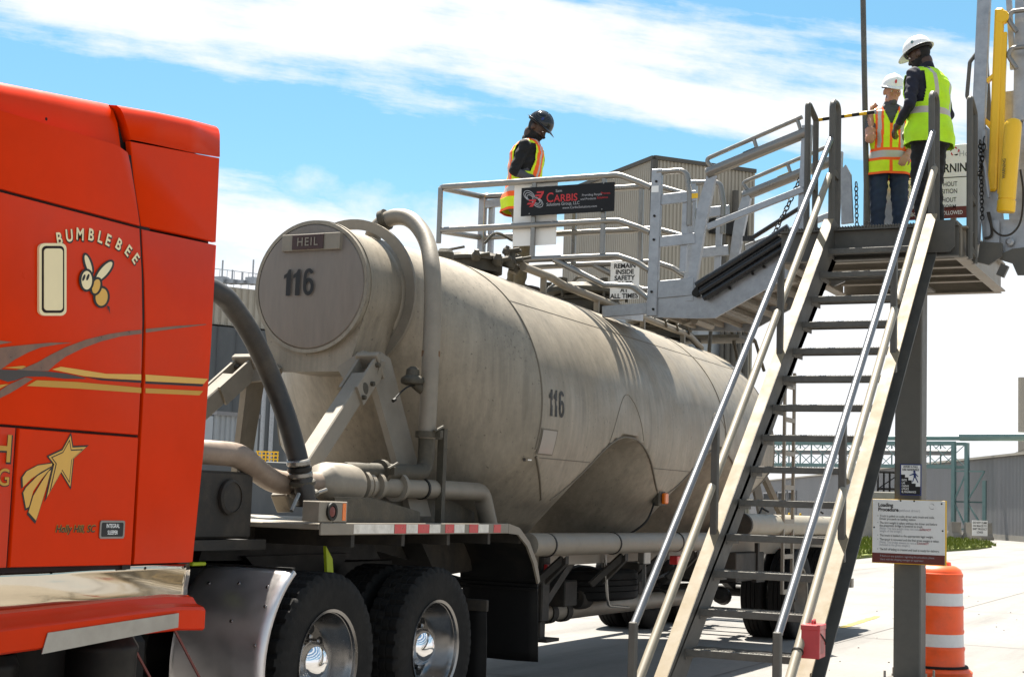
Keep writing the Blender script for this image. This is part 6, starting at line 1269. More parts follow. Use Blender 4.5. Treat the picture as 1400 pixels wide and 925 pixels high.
mb = MB(); mb.bar(q3(1371, 185), q3(1370, 262), 0.02, .02, up=(0, 1, 0)); obj('rod', mb, M['yellow'], RG, smooth=False)
mb = MB(); mb.bar(q3(1397, -10, 13.2), q3(1394, 165, 13.2), 0.10, 0.05, up=(0, 1, 0)); mb.bar(q3(1379, -10, 13.2), q3(1385, 95, 13.2), 0.045, 0.046, up=(0, 1, 0)); mb.bar(q3(1384, 125, 13.27), q3(1396, 340, 13.27), .16, .04, up=(0, 1, 0)); obj('gangway_stile', mb, M['galv'], RG, smooth=False)
for v0 in (12, 62):
    mb = MB(); mb.tube(fillet([q3(1412, v0+1), q3(1383, v0+4), q3(1378, v0+14), q3(1390, v0+32)], .08, 5), 0.02, 10); obj('gangway_hoop', mb, M['alu'], RG)
mb = MB(); mb.prism([q3(1340, 166), q3(1364, 186), q3(1364, 210), q3(1372, 300), q3(1400, 300), q3(1430, 318), q3(1430, 335), q3(1398, 352), q3(1344, 345), q3(1342, 300)], (0, .03, 0)); hp = obj('hinge_plate', mb, M['galv'], RG, smooth=False)
mb = MB(); mb.prism([q3(1358, 352, 13.0), q3(1384, 360, 13.0), q3(1391, 376, 13.0), q3(1410, 376, 13.0), q3(1425, 355, 13.0), q3(1425, 335, 13.0), q3(1384, 340, 13.0)], (0, .025, 0)); obj('lower_plate', mb, M['grey_webshade'], RG, smooth=False)
mb = MB(); mb.prism([q3(1340, 330, 12.95), q3(1370, 332, 12.95), q3(1370, 350, 12.95), q3(1352, 362, 12.95), q3(1336, 358, 12.95)], (0, .04, 0)); mb.bar(q3(1366, 368, 13), q3(1376, 372, 13), .06, .1); obj('bracket', mb, M['grey_webshade'], RG, smooth=False)
mb = MB(); mb.bar(q3(1358, 302, 13.0), q3(1358, 345, 13.0), .10, .05, up=(0, 1, 0)); mb.lathe([(0.035, 0), (.035, .03), (.02, .04), (0, .04)], q3(1381, 331, 13.03), (0, -1, 0), 14); obj('pivot_block', mb, M['galv'], RG)
mb = MB(); mb.tube(spline([q3(1395, 232, 12.9), q3(1399, 262, 12.9), q3(1396, 300, 12.9), q3(1385, 318, 12.9), q3(1370, 322, 12.9), q3(1357, 312, 12.9), q3(1350, 290, 12.9)]), .009, 6); mb.tube(spline([q3(1352, 290, 12.95), q3(1356, 320, 12.95), q3(1346, 326, 12.95)]), .012, 6); obj('cable', mb, M['chassis'], RG)
chain(RG, q3(1340, 192, 12.9), q3(1343, 300, 12.9), 20, 0.0, 'black', 0.016, 0.005); chain(RG, q3(1346, 188, 12.9), q3(1338, 240, 12.9), 9, 0.06, 'black', 0.016, 0.005)
mb = MB(); mb.tube([q3(1339, 195, 12.92), q3(1347, 230, 12.92), q3(1352, 270, 12.92)], 0.016, 8); mb.tube([q3(1346, 178, 12.92), q3(1347, 205, 12.92)], .018, 8); obj('latch_rod', mb, M['galv'], RG)
# ------------------------------------------------------------------ platform warning board
T = thing('platform_warning', 'large white warning board with maroon footer on platform railing', 'sign', (-2.65, 14.5, 4.2))
xa, xb, za, zb = -3.05, -2.24, 4.25, 4.95; Yw = 14.49
mb = MB(); mb.box(xa, xb, Yw, Yw+.006, za, zb, .002); obj('board', mb, M['white'], T)
mb = MB(); mb.box(xa, xb, Yw-.002, Yw-.0005, za, za+.11); obj('footer_band', mb, M['maroon'], T, smooth=False)
mb = MB(); mb.box(xa+.02, xb-.02, Yw-.002, Yw-.0008, 4.635, 4.643); obj('rule', mb, M['ink'], T, smooth=False)
px = onY(1302, 250, Yw)[0]
text('lettering', 'WARNING', (px-.235, Yw-.002, 4.69), (1, 0, 0), (0, 0, 1), 0.115, M['ink'], T, 'LEFT', 0.78, 0.02)
text('lettering', 'Holcim', (px+.06, Yw-.002, 4.835), (1, 0, 0), (0, 0, 1), 0.075, M['inkgrey'], T, 'LEFT', 0.95, 0.0)
disc2s = []
for i in range(5):
    a = R(40+i*72); mb = MB(); mb.poly([(px+.022+.022*math.cos(a+t_)*k, Yw-.002, 4.885+.022*math.sin(a+t_)*k) for t_, k in ((0, 1.3), (.5, 2.0), (.95, 2.1), (1.1, 1.7), (.6, 1.35))]); obj('logo_petal', mb, M['ink'] if i % 2 else M['inkred'], T, smooth=False)
text('lettering', 'DO NOT ENTER WITHOUT\nCAGE IN DOWN POSITION', (px-.52, Yw-.002, 4.60), (1, 0, 0), (0, 0, 1), 0.062, M['ink'], T, 'LEFT', 0.74, 0.006, valign='TOP', line=1.1)
text('lettering', 'DO NOT CLIMB WITHOUT\nTRUCK UNDER PLATFORM', (px-.52, Yw-.002, 4.45), (1, 0, 0), (0, 0, 1), 0.062, M['ink'], T, 'LEFT', 0.74, 0.006, valign='TOP', line=1.1)
text('lettering', 'IF THE ABOVE ARE NOT FOLLOWED', (px-.52, Yw-.004, 4.285), (1, 0, 0), (0, 0, 1), 0.052, M['inkwhite'], T, 'LEFT', 0.72, 0.004)
# ------------------------------------------------------------------ signs on the column
T = thing('procedure_board', 'white Loading Procedure board with maroon footer on the grey column', 'sign', (-2.89, 13.95, 1.05))
Yc = 13.945; xa, xb, za, zb = -3.215, -2.575, 1.05, 1.612
mb = MB(); mb.box(xa-.004, xb+.012, Yc+.004, Yc+.012, za-.006, zb+.004); obj('backing', mb, M['yellow'], T, smooth=False)
mb = MB(); mb.box(xa, xb, Yc-.004, Yc+.003, za, zb, .001); obj('board', mb, M['white'], T)
mb = MB(); mb.box(xa, xb, Yc-.0056, Yc-.0045, za, za+.085); obj('footer_band', mb, M['maroon'], T, smooth=False)
tt = lambda s_, x, z, sz, m_, sx=.78, b_=0.0, al='LEFT': text('lettering', s_, (x, Yc-.0065, z), (1, 0, 0), (0, 0, 1), sz, M[m_], T, al, sx, b_)
tt('Loading', xa+.05, 1.548, .045, 'ink', .95, .03); tt('Procedure', xa+.05, 1.508, .045, 'ink', .95, .03); tt('(without driver)', xa+.235, 1.508, .034, 'inkgrey', .85)
lines = [('•  Truck is pulled on scale, driver exits truck and scale.', 1.455, 'ink'), ('   Driver proceeds to loading station.', 1.430, 'ink'), ('•  The tare weight is taken without the driver and before', 1.395, 'ink'), ('   the pneumatic bridge is lowered to truck.', 1.370, 'ink'), ('   (Note: The tare weight does not include the', 1.345, 'inkgrey'), ('   weight of the bridge.)', 1.322, 'inkgrey'), ('•  The truck is loaded to the appropriate legal weight.', 1.283, 'ink'), ('•  The spout is removed and the final gross weight is taken.', 1.247, 'ink'), ('   (Note: The bridge lowers to rest and is not', 1.222, 'inkgrey'), ('   included in the gross weight.)', 1.199, 'inkgrey'), ('•  The bill of lading is created and load is ready for delivery.', 1.160, 'ink')]
for s_, z, m_ in lines: tt(s_, xa+.045, z, .0285, m_, .80, .004)
tt('CAN NOT', xa+.42, 1.345, .027, 'inkred', .8, .01); tt('CAN NOT', xa+.40, 1.222, .027, 'inkred', .8, .01)
tt('If there are any questions regarding this procedure, please', xa+.07, 1.102, .026, 'inkgrey', .78); tt('check with the shipping manager or supervisor.', xa+.07, 1.072, .026, 'inkgrey', .78)
mb = MB()
for k in range(9):
    t0, t1 = R(20+k*32), R(20+k*32+30); r0, r1 = .018+.0015*k, .022+.0005*k; cx, cz2 = xb-.115, 1.565; mb.poly([(cx+r0*math.cos(t0), Yc-.0055, cz2+r0*math.sin(t0)), (cx+r1*math.cos(t0), Yc-.0055, cz2+r1*math.sin(t0)), (cx+r1*math.cos(t1), Yc-.0055, cz2+r1*math.sin(t1)), (cx+r0*math.cos(t1), Yc-.0055, cz2+r0*math.sin(t1))])
obj('logo_swirl', mb, M['ink'], T, smooth=False)
mb = MB()
for x, z in ((xa+.25, zb-.008), (xa+.37, zb-.008), (xa+.015, 1.36), (xb-.02, 1.35), (xb-.03, zb-.025)): mb.lathe([(.008, 0), (.006, .005), (0, .005)], (x, Yc-.004, z), (0, -1, 0), 8)
obj('fixing', mb, M['black'], T)['kind'] = 'stuff'
T = thing('handrail_sign', 'small blue and white stair sign with falling figure on the column', 'sign', (-2.885, 13.99, 1.66))
Yh = 13.993; xa, xb, za, zb = -2.982, -2.792, 1.655, 1.935
mb = MB(); mb.box(xa, xb, Yh-.003, Yh+.003, za, zb, .001); obj('board', mb, M['inkblue'], T)
mb = MB(); mb.box(xa+.010, xb-.010, Yh-.0045, Yh-.0035, za+.010, zb-.010); obj('face', mb, M['inkwhite'], T, smooth=False)
st_ = [(xa+.010, 1.84), (xa+.045, 1.84), (xa+.045, 1.815), (xa+.075, 1.815), (xa+.075, 1.79), (xa+.105, 1.79), (xa+.105, 1.762), (xa+.14, 1.762), (xa+.14, 1.735), (xb-.010, 1.735), (xb-.010, za+.010), (xa+.010, za+.010)]
mb = MB(); mb.poly([(x, Yh-.0055, z) for x, z in st_]); obj('stair_print', mb, M['ink'], T, smooth=False)
fig = MB(); cx = xa+.128; 
fig.poly([(cx+.011*math.cos(k*.6283), Yh-.0065, 1.868+.011*math.sin(k*.6283)) for k in range(10)])
for P in ([(cx-.008, 1.857), (cx+.012, 1.857), (cx+.016, 1.815), (cx-.006, 1.812)], [(cx-.004, 1.855), (cx-.045, 1.835), (cx-.043, 1.829), (cx, 1.842)], [(cx+.01, 1.855), (cx+.036, 1.825), (cx+.031, 1.821), (cx+.01, 1.84)], [(cx-.006, 1.816), (cx+.003, 1.816), (cx-.012, 1.775), (cx-.02, 1.775)], [(cx+.004, 1.816), (cx+.016, 1.816), (cx+.036, 1.772), (cx+.028, 1.770)]): fig.poly([(x, Yh-.0065, z) for x, z in P])
obj('figure_print', fig, M['inkblue'], T, smooth=False)
text('lettering', 'AVOID A FALL\nUSE HANDRAILS', (xa+.095, Yh-.0065, zb-.014), (1, 0, 0), (0, 0, 1), .026, M['ink'], T, 'CENTER', .78, .03, valign='TOP', line=1.0)
text('lettering', 'EVITE\nLAS\nCAIDAS\nUTILICE\nEL PASAMANOS', (xa+.016, Yh-.0065, 1.80), (1, 0, 0), (0, 0, 1), .025, M['inkwhite'], T, 'LEFT', .72, .02, valign='TOP', line=1.05)
# ------------------------------------------------------------------ red tin on the stair rail
BX = thing('red_tin_box', 'dented red metal tin with handle strapped to the right stair rail', 'box', (-2.36, 8.65, 0.65))
c = V3((-2.345, 8.72, 0.745)); A = unit((1, .12, 0))*0.058; B = unit((-.12, 1, 0))*0.10
c = (onX(1112, 874, -2.345)); c[2] = 0.745
ang = R(4); ax_, ay_ = V3((math.cos(ang), math.sin(ang), 0)), V3((-math.sin(ang), math.cos(ang), 0))
A, B = ax_*0.052, ay_*0.09
mb = MB(); mb.obox(c, A, B, (0, 0, 0.085), 0.004); obj('tin_body', mb, M['redbox'], BX)
mb = MB(); mb.obox(c+V3((0, 0, .088)), A*1.06, B*1.04, (0, 0, 0.016), 0.004); obj('tin_lid', mb, M['redbox'], BX)
mb = MB(); t_ = c+V3((0, 0, .104)); mb.tube(fillet([t_-ay_*.03, t_-ay_*.025+V3((0, 0, .018)), t_+ay_*.035+V3((0, 0, .022)), t_+ay_*.045], .01), .007, 6); obj('tin_handle', mb, M['redbox'], BX)
s0 = c+A*1.02
mb = MB(); mb.tube(spline([s0-B*.7+V3((0, 0, .055)), s0+V3((0.004, 0, .03)), s0+B*.75+V3((0.003, 0, 0.005)), s0+B*.9+V3((0, 0, -.015))]), .004, 5); obj('tin_wire', mb, M['black'], BX)
mb = MB(); mb.obox(c+A*1.008+V3((0, 0, -.02)), A*.004, B*.6, (0, 0, .04)); obj('tin_label', mb, mat('faded_label', (.52, .16, .14), .6, 0, .25, 30), BX, smooth=False)
text('lettering', 'FIRST AID\nKIT', c+A*1.02+V3((0, 0, .012)), ay_, (0, 0, 1), .026, M['redbox'], BX, 'CENTER', .8, .01, valign='TOP') if False else None
mb = MB(); mb.ring([(.030, -.004), (.034, -.004), (.034, .004), (.030, .004)], (-2.398, 8.60, zm(8.60)), sl, 14); obj('strap', mb, M['black'], BX)
# ------------------------------------------------------------------ traffic drum
p = onY(1279, 920, 14.85); DR = thing('traffic_drum', 'orange traffic drum with two white bands beside the column', 'traffic drum', (p[0], p[1], 0))
dc = (p[0], p[1], 0)
bands = [(0.07, 0.28, .262, 'drum'), (0.28, 0.395, .255, 'drumband'), (0.395, 0.655, .252, 'drum'), (0.655, 0.77, .247, 'drumband'), (0.77, 0.955, .243, 'drum')]
for z0, z1, r_, m_ in bands:
    mb = MB(); e = .006 if m_ == 'drum' else 0
    mb.lathe([(r_, z0), (r_+e, z0+.012), (r_+e, z0+.03), (r_, z0+.042), (r_-.002, z1-.042), (r_+e-.002, z1-.03), (r_+e-.002, z1-.01), (r_-.004, z1)] if m_ == 'drum' else [(r_, z0), (r_-.003, z1)], dc, (0, 0, 1), 40); obj('drum_band' if m_ != 'drum' else 'drum_section', mb, M[m_], DR)
mb = MB(); mb.lathe([(.239, .955), (.225, .985), (.19, 1.01), (.165, 1.02), (.13, 1.02), (0, 1.005)], dc, (0, 0, 1), 40); obj('drum_shoulder', mb, M['drum'], DR)
mb = MB(); mb.ring([(.085, 1.012), (.085, 1.05), (.11, 1.06), (.135, 1.05), (.14, 1.012)], dc, (0, 0, 1), 32); obj('drum_handle', mb, M['drum'], DR)
mb = MB(); mb.lathe([(.08, 1.015), (.08, 1.02), (0, 1.021)], dc, (0, 0, 1), 24); obj('handle_hole_disc', mb, M['drumband'], DR)  # added pale disc standing for bright ground seen through the handle opening
mb = MB(); mb.ring([(.25, .002), (.33, .002), (.335, .05), (.29, .085), (.262, .085), (.255, .05)], dc, (0, 0, 1), 36); obj('drum_base', mb, M['drum'], DR)
mb = MB(); mb.ring([(.26, .085), (.30, .085), (.29, .105), (.262, .105)], dc, (0, 0, 1), 32); obj('drum_ballast', mb, M['rubber'], DR)
# ------------------------------------------------------------------ people
M['lime'] = mat('hi_vis_lime', (0.46, 0.80, 0.012), 0.75, 0, 0.10, 9, bump=0.5, bscale=14, bdist=0.02, k=1.0)
M['limey'] = mat('hi_vis_yellow', (0.62, 0.80, 0.012), 0.75, 0, 0.10, 9, bump=0.5, bscale=14, bdist=0.02, k=1.0)
M['hviso'] = mat('hi_vis_orange', (0.95, 0.12, 0.008), 0.7, 0, 0.08, 9, k=1.0)
M['silver'] = mat('reflective_silver', (0.46, 0.43, 0.40), 0.5, 0.2, 0.12, 12, k=1.0)
M['skin_dk'] = mat('dark_skin', (0.060, 0.030, 0.018), 0.5, 0, 0.12, 14, k=1.0)
M['skin_lt'] = mat('light_skin', (0.42, 0.20, 0.125), 0.5, 0, 0.10, 14, k=1.0)
M['beard'] = mat('black_hair', (0.010, 0.008, 0.007), 0.8, 0, 0.2, 40)
M['hair_g'] = mat('short_grey_hair', (0.10, 0.085, 0.075), 0.8, 0, 0.2, 40)
M['navy'] = mat('navy_cloth', (0.014, 0.016, 0.035), 0.85, 0, 0.25, 8, bump=0.5, bscale=10, bdist=0.02)
M['blackcloth'] = mat('black_cloth', (0.008, 0.008, 0.009), 0.85, 0, 0.2, 8, bump=0.5, bscale=10, bdist=0.02)
M['greycloth'] = mat('grey_cloth', (0.10, 0.10, 0.11), 0.85, 0, 0.2, 8, bump=0.5, bscale=10, bdist=0.02)
M['khaki'] = mat('khaki_cloth', (0.20, 0.155, 0.085), 0.85, 0, 0.2, 6, bump=0.5, bscale=9, bdist=0.02)
M['denim'] = mat('dark_denim', (0.030, 0.052, 0.10), 0.85, 0, 0.3, 7, bump=0.5, bscale=9, bdist=0.02)
M['boot'] = mat('boot_leather', (0.05, 0.032, 0.018), 0.7, 0, 0.25, 10)
M['hatwhite'] = mat('white_hard_hat', (0.74, 0.74, 0.73), 0.28, 0, 0.03, 4, k=1.0)
M['hatblack'] = mat('black_hard_hat', (0.012, 0.013, 0.015), 0.16, 0, 0.1, 4)
def ellipsoid(mb, c, a, n=14, m=9, rot=None):
    c = V3(c); vs = []; 
    for i in range(m+1):
        ph = math.pi*i/m-math.pi/2
        for k in range(n):
            t_ = 2*math.pi*k/n; p = V3((a[0]*math.cos(ph)*math.cos(t_), a[1]*math.cos(ph)*math.sin(t_), a[2]*math.sin(ph)))
            if rot is not None: p = rot @ p
            vs.append(c+p)
    return mb.add(vs, [(i*n+k, i*n+(k+1) % n, (i+1)*n+(k+1) % n, (i+1)*n+k) for i in range(m) for k in range(n)])
def capsule(mb, a, b, ra, rb, n=12):
    a, b = V3(a), V3(b); d = b-a; L = np.linalg.norm(d)
    prof = [(0.001, -ra)]+[(ra*math.cos(R(t_)), ra*math.sin(R(t_))) for t_ in (-60, -30, 0)]+[(rb*math.cos(R(t_)), L+rb*math.sin(R(t_))) for t_ in (0, 30, 60)]+[(0.001, L+rb)]
    return mb.lathe(prof, a, d/L, n)
def rotm(yaw, pitch, roll=0.0):
    cy, sy, cp, sp, cr, sr = math.cos(yaw), math.sin(yaw), math.cos(pitch), math.sin(pitch), math.cos(roll), math.sin(roll)
    Rz = np.array([[cy, -sy, 0], [sy, cy, 0], [0, 0, 1]]); Rx = np.array([[1, 0, 0], [0, cp, -sp], [0, sp, cp]]); Ry = np.array([[cr, 0, sr], [0, 1, 0], [-sr, 0, cr]])
    return Rz @ Rx @ Ry
TORSO = [(0.84, .165, .118, 0.0), (0.92, .178, .130, 0.0), (1.00, .172, .128, .005), (1.08, .162, .122, .01), (1.18, .168, .124, .012), (1.28, .182, .130, .01), (1.37, .190, .128, .0), (1.43, .180, .112, -.005), (1.475, .140, .090, -.008), (1.51, .080, .070, -.005)]
def tor0(z):
    zs_ = [t_[0] for t_ in TORSO]; return [float(np.interp(z, zs_, [t_[i] for t_ in TORSO])) for i in (1, 2, 3)]
def person(label, base, face, S, J, head, mats, vest, hat, group='workers in safety vests', hand_grip=None, stoop=0.0, bulk=1.0):
    """J: joint overrides in local metres (x = own right, y = forward, z = up)."""
    f = unit((face[0], face[1], 0)); r = V3((f[1], -f[0], 0)); base = V3(base)
    def W3(p): p = V3(p); return base+S*(p[0]*r+p[1]*f+p[2]*V3((0, 0, 1)))
    def bend(p):                    # lean of the upper body
        p = V3(p); e = max(0.0, p[2]-0.95); return V3((p[0], p[1]+stoop*e*e*1.2, p[2]-0.25*stoop*stoop*e))
    def tor(z): return [q*bulk if i < 2 else q for i, q in enumerate(tor0(z))]
    D = dict(hipR=(.095, 0, .92), hipL=(-.095, 0, .92), kneeR=(.105, .03, .50), kneeL=(-.105, .03, .50), ankR=(.11, -.02, .09), ankL=(-.11, -.02, .09), shR=(.178, -.01, 1.415), shL=(-.178, -.01, 1.415), elR=(.25, -.04, 1.14), elL=(-.25, -.04, 1.14), wrR=(.25, .10, .93), wrL=(-.25, .10, .93))
    D.update(J)
    for k in ('shR', 'shL', 'elR', 'elL'):
        if k not in J or k[:2] == 'el' and bulk != 1.0: D[k] = V3(D[k])*V3((bulk**.8, 1, 1))
        D[k] = bend(D[k]) if k not in J else V3(D[k])
    mb = MB(); segs = []
    n = 20; rows = []
    for z, a, b, cyy in TORSO:
        a, b = a*bulk, b*bulk; rows.append([bend((a*math.cos(2*math.pi*k/n), cyy+b*math.sin(2*math.pi*k/n), z)) for k in range(n)])
    m = len(rows); mb.add([p for r_ in rows for p in r_], [(i*n+k, i*n+(k+1) % n, (i+1)*n+(k+1) % n, (i+1)*n+k) for i in range(m-1) for k in range(n)]+[list(range(n))[::-1], [(m-1)*n+k for k in range(n)]])
    segs += [('top', bend((0, 0, .98)), bend((0, 0, 1.45)), .14)]
    for s_ in 'RL':
        h, k, an = V3(D['hip'+s_]), V3(D['knee'+s_]), V3(D['ank'+s_]); capsule(mb, h, k, .098, .072); capsule(mb, k, an, .070, .052); segs += [('leg', h, k, .09), ('leg', k, an, .06)]
        toe = an+V3((0.03 if s_ == 'R' else -.03, .17, -.045)); ellipsoid(mb, (an+toe)/2+V3((0, -.01, -.02)), (.047, .135, .05)); capsule(mb, an+V3((0, -.03, -.045)), toe, .042, .038); segs += [('boot', an+V3((0, -.05, -.06)), toe, .05)]
        sh, el, wr = V3(D['sh'+s_]), V3(D['el'+s_]), V3(D['wr'+s_]); capsule(mb, sh, el, .056, .044); capsule(mb, el, wr, .042, .029); ellipsoid(mb, sh, (.060, .060, .060)); segs += [('arm', sh, el, .06), ('fore', el, wr, .045)]
        # hand: palm, four fingers and thumb
        d = unit(wr-el); gd = V3(hand_grip[s_]) if hand_grip and s_ in hand_grip else None
        side = unit(np.cross(d, (0, 1, 0.2))) if abs(d[1]) < .9 else V3((1, 0, 0))
        if gd is not None:           # curl round a bar along gd
            side = unit(gd); nrm_ = unit(np.cross(d, side)); nrm_ = nrm_ if nrm_ @ V3((-1, 0.2, 0)) > 0 else -nrm_
        else: nrm_ = unit(np.cross(d, side))
        pc = wr+d*.055
        capsule(mb, wr, wr+d*.03, .03, .036); 
        for q in (-.026, -.009, .009, .026): capsule(mb, wr+d*.03+side*q*.7, wr+d*.095+side*q, .017, .0145)
        for q, L in ((-.030, .062), (-.011, .075), (.010, .080), (.030, .070)):
            p0 = wr+d*.095+side*q; c1 = .55 if gd is None else 1.15
            d1 = unit(d*math.cos(c1*.6)+nrm_*math.sin(c1*.6)); p1 = p0+d1*L*.5; d2 = unit(d*math.cos(c1*1.6)+nrm_*math.sin(c1*1.6)); p2 = p1+d2*L*.32; d3 = unit(d*math.cos(c1*2.3)+nrm_*math.sin(c1*2.3)); p3 = p2+d3*L*.25
            capsule(mb, p0, p1, .0105, .0095, 8); capsule(mb, p1, p2, .0095, .009, 8); capsule(mb, p2, p3, .009, .008, 8)
        sg = 1 if s_ == 'R' else -1; t0 = wr+d*.035+side*.028*sg; t1 = t0+d*.035+side*.026*sg+nrm_*.022; t2 = t1+d*.03+nrm_*.018; capsule(mb, t0, t1, .014, .012, 8); capsule(mb, t1, t2, .0115, .0095, 8)
        segs += [('hand', wr, wr+d*.17, .05)]
    yaw, pit, hc = head; hc = V3(hc); Rm = rotm(yaw, pit)
    H = lambda p: hc+Rm @ V3(p)
    capsule(mb, bend((0, -.012, 1.46)), H((0, -.03, -.07)), .062, .056); segs += [('neck', bend((0, -.01, 1.49)), H((0, -.03, -.09)), .06)]
    ellipsoid(mb, H((0, -.005, .03)), (.076, .097, .100), rot=Rm); ellipsoid(mb, H((0, .03, -.055)), (.056, .062, .066), rot=Rm); ellipsoid(mb, H((0, .075, -.098)), (.026, .024, .022), rot=Rm)
    capsule(mb, H((0, .092, .012)), H((0, .112, -.028)), .011, .016, 8); ellipsoid(mb, H((0, .086, .028)), (.052, .018, .013), rot=Rm)
    ellipsoid(mb, H((0, .092, -.058)), (.026, .012, .009), rot=Rm); ellipsoid(mb, H((0, .088, -.072)), (.024, .013, .009), rot=Rm)
    for sg in (1, -1): ellipsoid(mb, H((sg*.078, -.012, -.01)), (.012, .022, .034), rot=Rm); ellipsoid(mb, H((sg*.04, .068, -.025)), (.022, .022, .02), rot=Rm)
    segs += [('head', H((0, 0, -.08)), H((0, 0, .08)), .09)]
    # one continuous skin: fuse and relax
    me = bpy.data.meshes.new('tmp'); me.from_pydata([tuple(p) for p in mb.v], [], mb.f)
    bm = bmesh.new(); bm.from_mesh(me); bmesh.ops.recalc_face_normals(bm, faces=bm.faces[:]); bm.to_mesh(me); bm.free()
    o = bpy.data.objects.new('tmp', me); COL.objects.link(o)
    rm = o.modifiers.new('r', 'REMESH'); rm.mode = 'VOXEL'; rm.voxel_size = 0.0085
    smo = o.modifiers.new('s', 'SMOOTH'); smo.iterations = 3; smo.factor = 0.5
    bpy.context.view_layer.update(); me2 = bpy.data.meshes.new_from_object(o.evaluated_get(bpy.context.evaluated_depsgraph_get()))
    bpy.data.objects.remove(o); bpy.data.meshes.remove(me)
    keys = list(mats); nv = len(me2.vertices); co = np.empty(nv*3); me2.vertices.foreach_get('co', co); co = co.reshape(-1, 3)
    # cloth folds: slight pushes along the normal on clothing
    nr = np.empty(nv*3); me2.vertices.foreach_get('normal', nr); nr = nr.reshape(-1, 3)
    nf = len(me2.polygons); fc = np.empty(nf*3); me2.polygons.foreach_get('center', fc); fc = fc.reshape(-1, 3)
    def classify(P):
        best = np.full(len(P), 1e9); lab = np.zeros(len(P), int)
        for i, (nm, a, b, rr) in enumerate(segs):
            a, b = V3(a), V3(b); ab = b-a; t_ = np.clip(((P-a) @ ab)/(ab @ ab), 0, 1); dd_ = np.linalg.norm(P-a-t_[:, None]*ab, axis=1)-rr
            u = dd_ < best; best[u] = dd_[u]; lab[u] = i
        return lab
    labV = classify(co); cl = np.array([segs[i][0] in ('leg', 'arm', 'top') for i in labV])
    wv = np.sin(co[:, 2]*46+co[:, 0]*21+3*np.sin(co[:, 1]*17))*0.5+np.sin(co[:, 2]*83-co[:, 1]*40+co[:, 0]*35)*0.5
    if mats.get('fore') is not mats.get('skin'): cl |= np.array([segs[i][0] == 'fore' for i in labV])
    co[cl] += nr[cl]*(0.006+0.006*wv[cl])[:, None]
    lab = classify(fc)
    Hinv = Rm.T; fl = (fc-hc) @ Rm                       # face centres in head frame
    pal = []; idx = {}
    def mi(k):
        mm = mats[k]
        if mm not in idx: idx[mm] = len(pal); pal.append(M[mm])
        return idx[mm]
    mids = np.zeros(nf, int)
    for i in range(nf):
        nm = segs[lab[i]][0]; p = fl[i]
        if nm == 'top': k = 'legs' if fc[i][2] < 1.0 else 'top'
        elif nm == 'leg': k = 'legs'
        elif nm == 'boot': k = 'boot'
        elif nm == 'arm':
            k = 'arm'
            if mats.get('short'):
                a_, b_ = V3(segs[lab[i]][1]), V3(segs[lab[i]][2]); k = 'skin' if ((fc[i]-a_) @ (b_-a_))/((b_-a_) @ (b_-a_)) > .62 else 'arm'
        elif nm == 'fore': k = 'fore'
        elif nm == 'head':
            k = 'skin'
            if p[2] > .045 or (p[1] < .0 and p[2] > -.06 and abs(p[0]) < .073): k = 'hair'
            if mats.get('beard') and p[2] < -.035 and p[1] > -.01 and not (abs(p[0]) < .022 and -.075 < p[2] < -.052): k = 'beard'
        elif nm == 'neck': k = 'top' if fc[i][2] < bend((0, 0, 1.475))[2] else 'skin'
        else: k = 'skin'
        mids[i] = mi(k)
    for mm in pal: me2.materials.append(mm)
    root = thing('person', label, 'person', base, group)
    wc = np.array([W3(p) for p in co])-base
    me2.vertices.foreach_set('co', wc.ravel()); me2.polygons.foreach_set('material_index', mids.astype(np.int32)); me2.shade_smooth(); me2.update()
    bo = bpy.data.objects.new('body', me2); COL.objects.link(bo); bo.parent = root; ORG[bo.name] = tuple(base)
    # eyes
    for sg in (1, -1):
        e = MB(); ellipsoid(e, H((sg*.032, .083, .006)), (.012, .008, .007), 10, 6, Rm); e.v = [tuple(W3(p)) for p in e.v]; ey = obj('eye', e, M['inkwhite'], bo)
        e = MB(); ellipsoid(e, H((sg*.032, .0895, .005)), (.0055, .004, .0055), 8, 5, Rm); e.v = [tuple(W3(p)) for p in e.v]; obj('iris', e, M['ink'], bo)
    # vest
    if vest:
        zs_ = np.concatenate([np.linspace(vest['hem'], 1.44, 110), np.linspace(1.446, 1.505, 14)]); nA = 176; mb = MB(); vs = []
        for z in zs_:
            a, b, cyy = tor(max(z, .84)); fl_ = max(0, 1.05-z)*vest.get('flare', .16); gro = .022 if z < 1.44 else .016
            for k in range(nA):
                t_ = 2*math.pi*k/nA; fold = .007*math.sin(t_*7+z*6)*min(1, max(0, (1.25-z)*3))+.004*math.sin(z*40+t_*3)*(1 if z < 1.4 else 0)
                rr = gro+fl_+fold; p = bend(((a+rr)*math.cos(t_), cyy+(b+rr)*math.sin(t_), z)); vs.append(p)
        fs, ms = [], []
        for i in range(len(zs_)-1):
            zm_ = (zs_[i]+zs_[i+1])/2
            for k in range(nA):
                t_ = 2*math.pi*(k+.5)/nA; c_, s_ = math.cos(t_), math.sin(t_)
                side_ = abs(c_)
                if 1.17 < zm_ < 1.452 and side_ > 0.88-0.10*min(1, max(0, (zm_-1.17)/.12)): continue      # armholes
                a, b, cyy = tor(zm_); x = (a+.022)*c_; front = s_ > 0
                if front and zm_ > 1.30 and abs(x) < .01+(zm_-1.30)*.42: continue                        # V neck
                if front and abs(x) < .006 and vest.get('open', True): pass
                fs.append((i*nA+k, i*nA+(k+1) % nA, (i+1)*nA+(k+1) % nA, (i+1)*nA+k)); ms.append(vest['paint'](x, zm_, front, c_))
        mb.add([W3(p) for p in vs], fs); mb.m = ms
        vo = obj('safety_vest', mb, [M[k] for k in vest['mats']], root, sharp=60); so_ = vo.modifiers.new('thickness', 'SOLIDIFY'); so_.thickness = .004
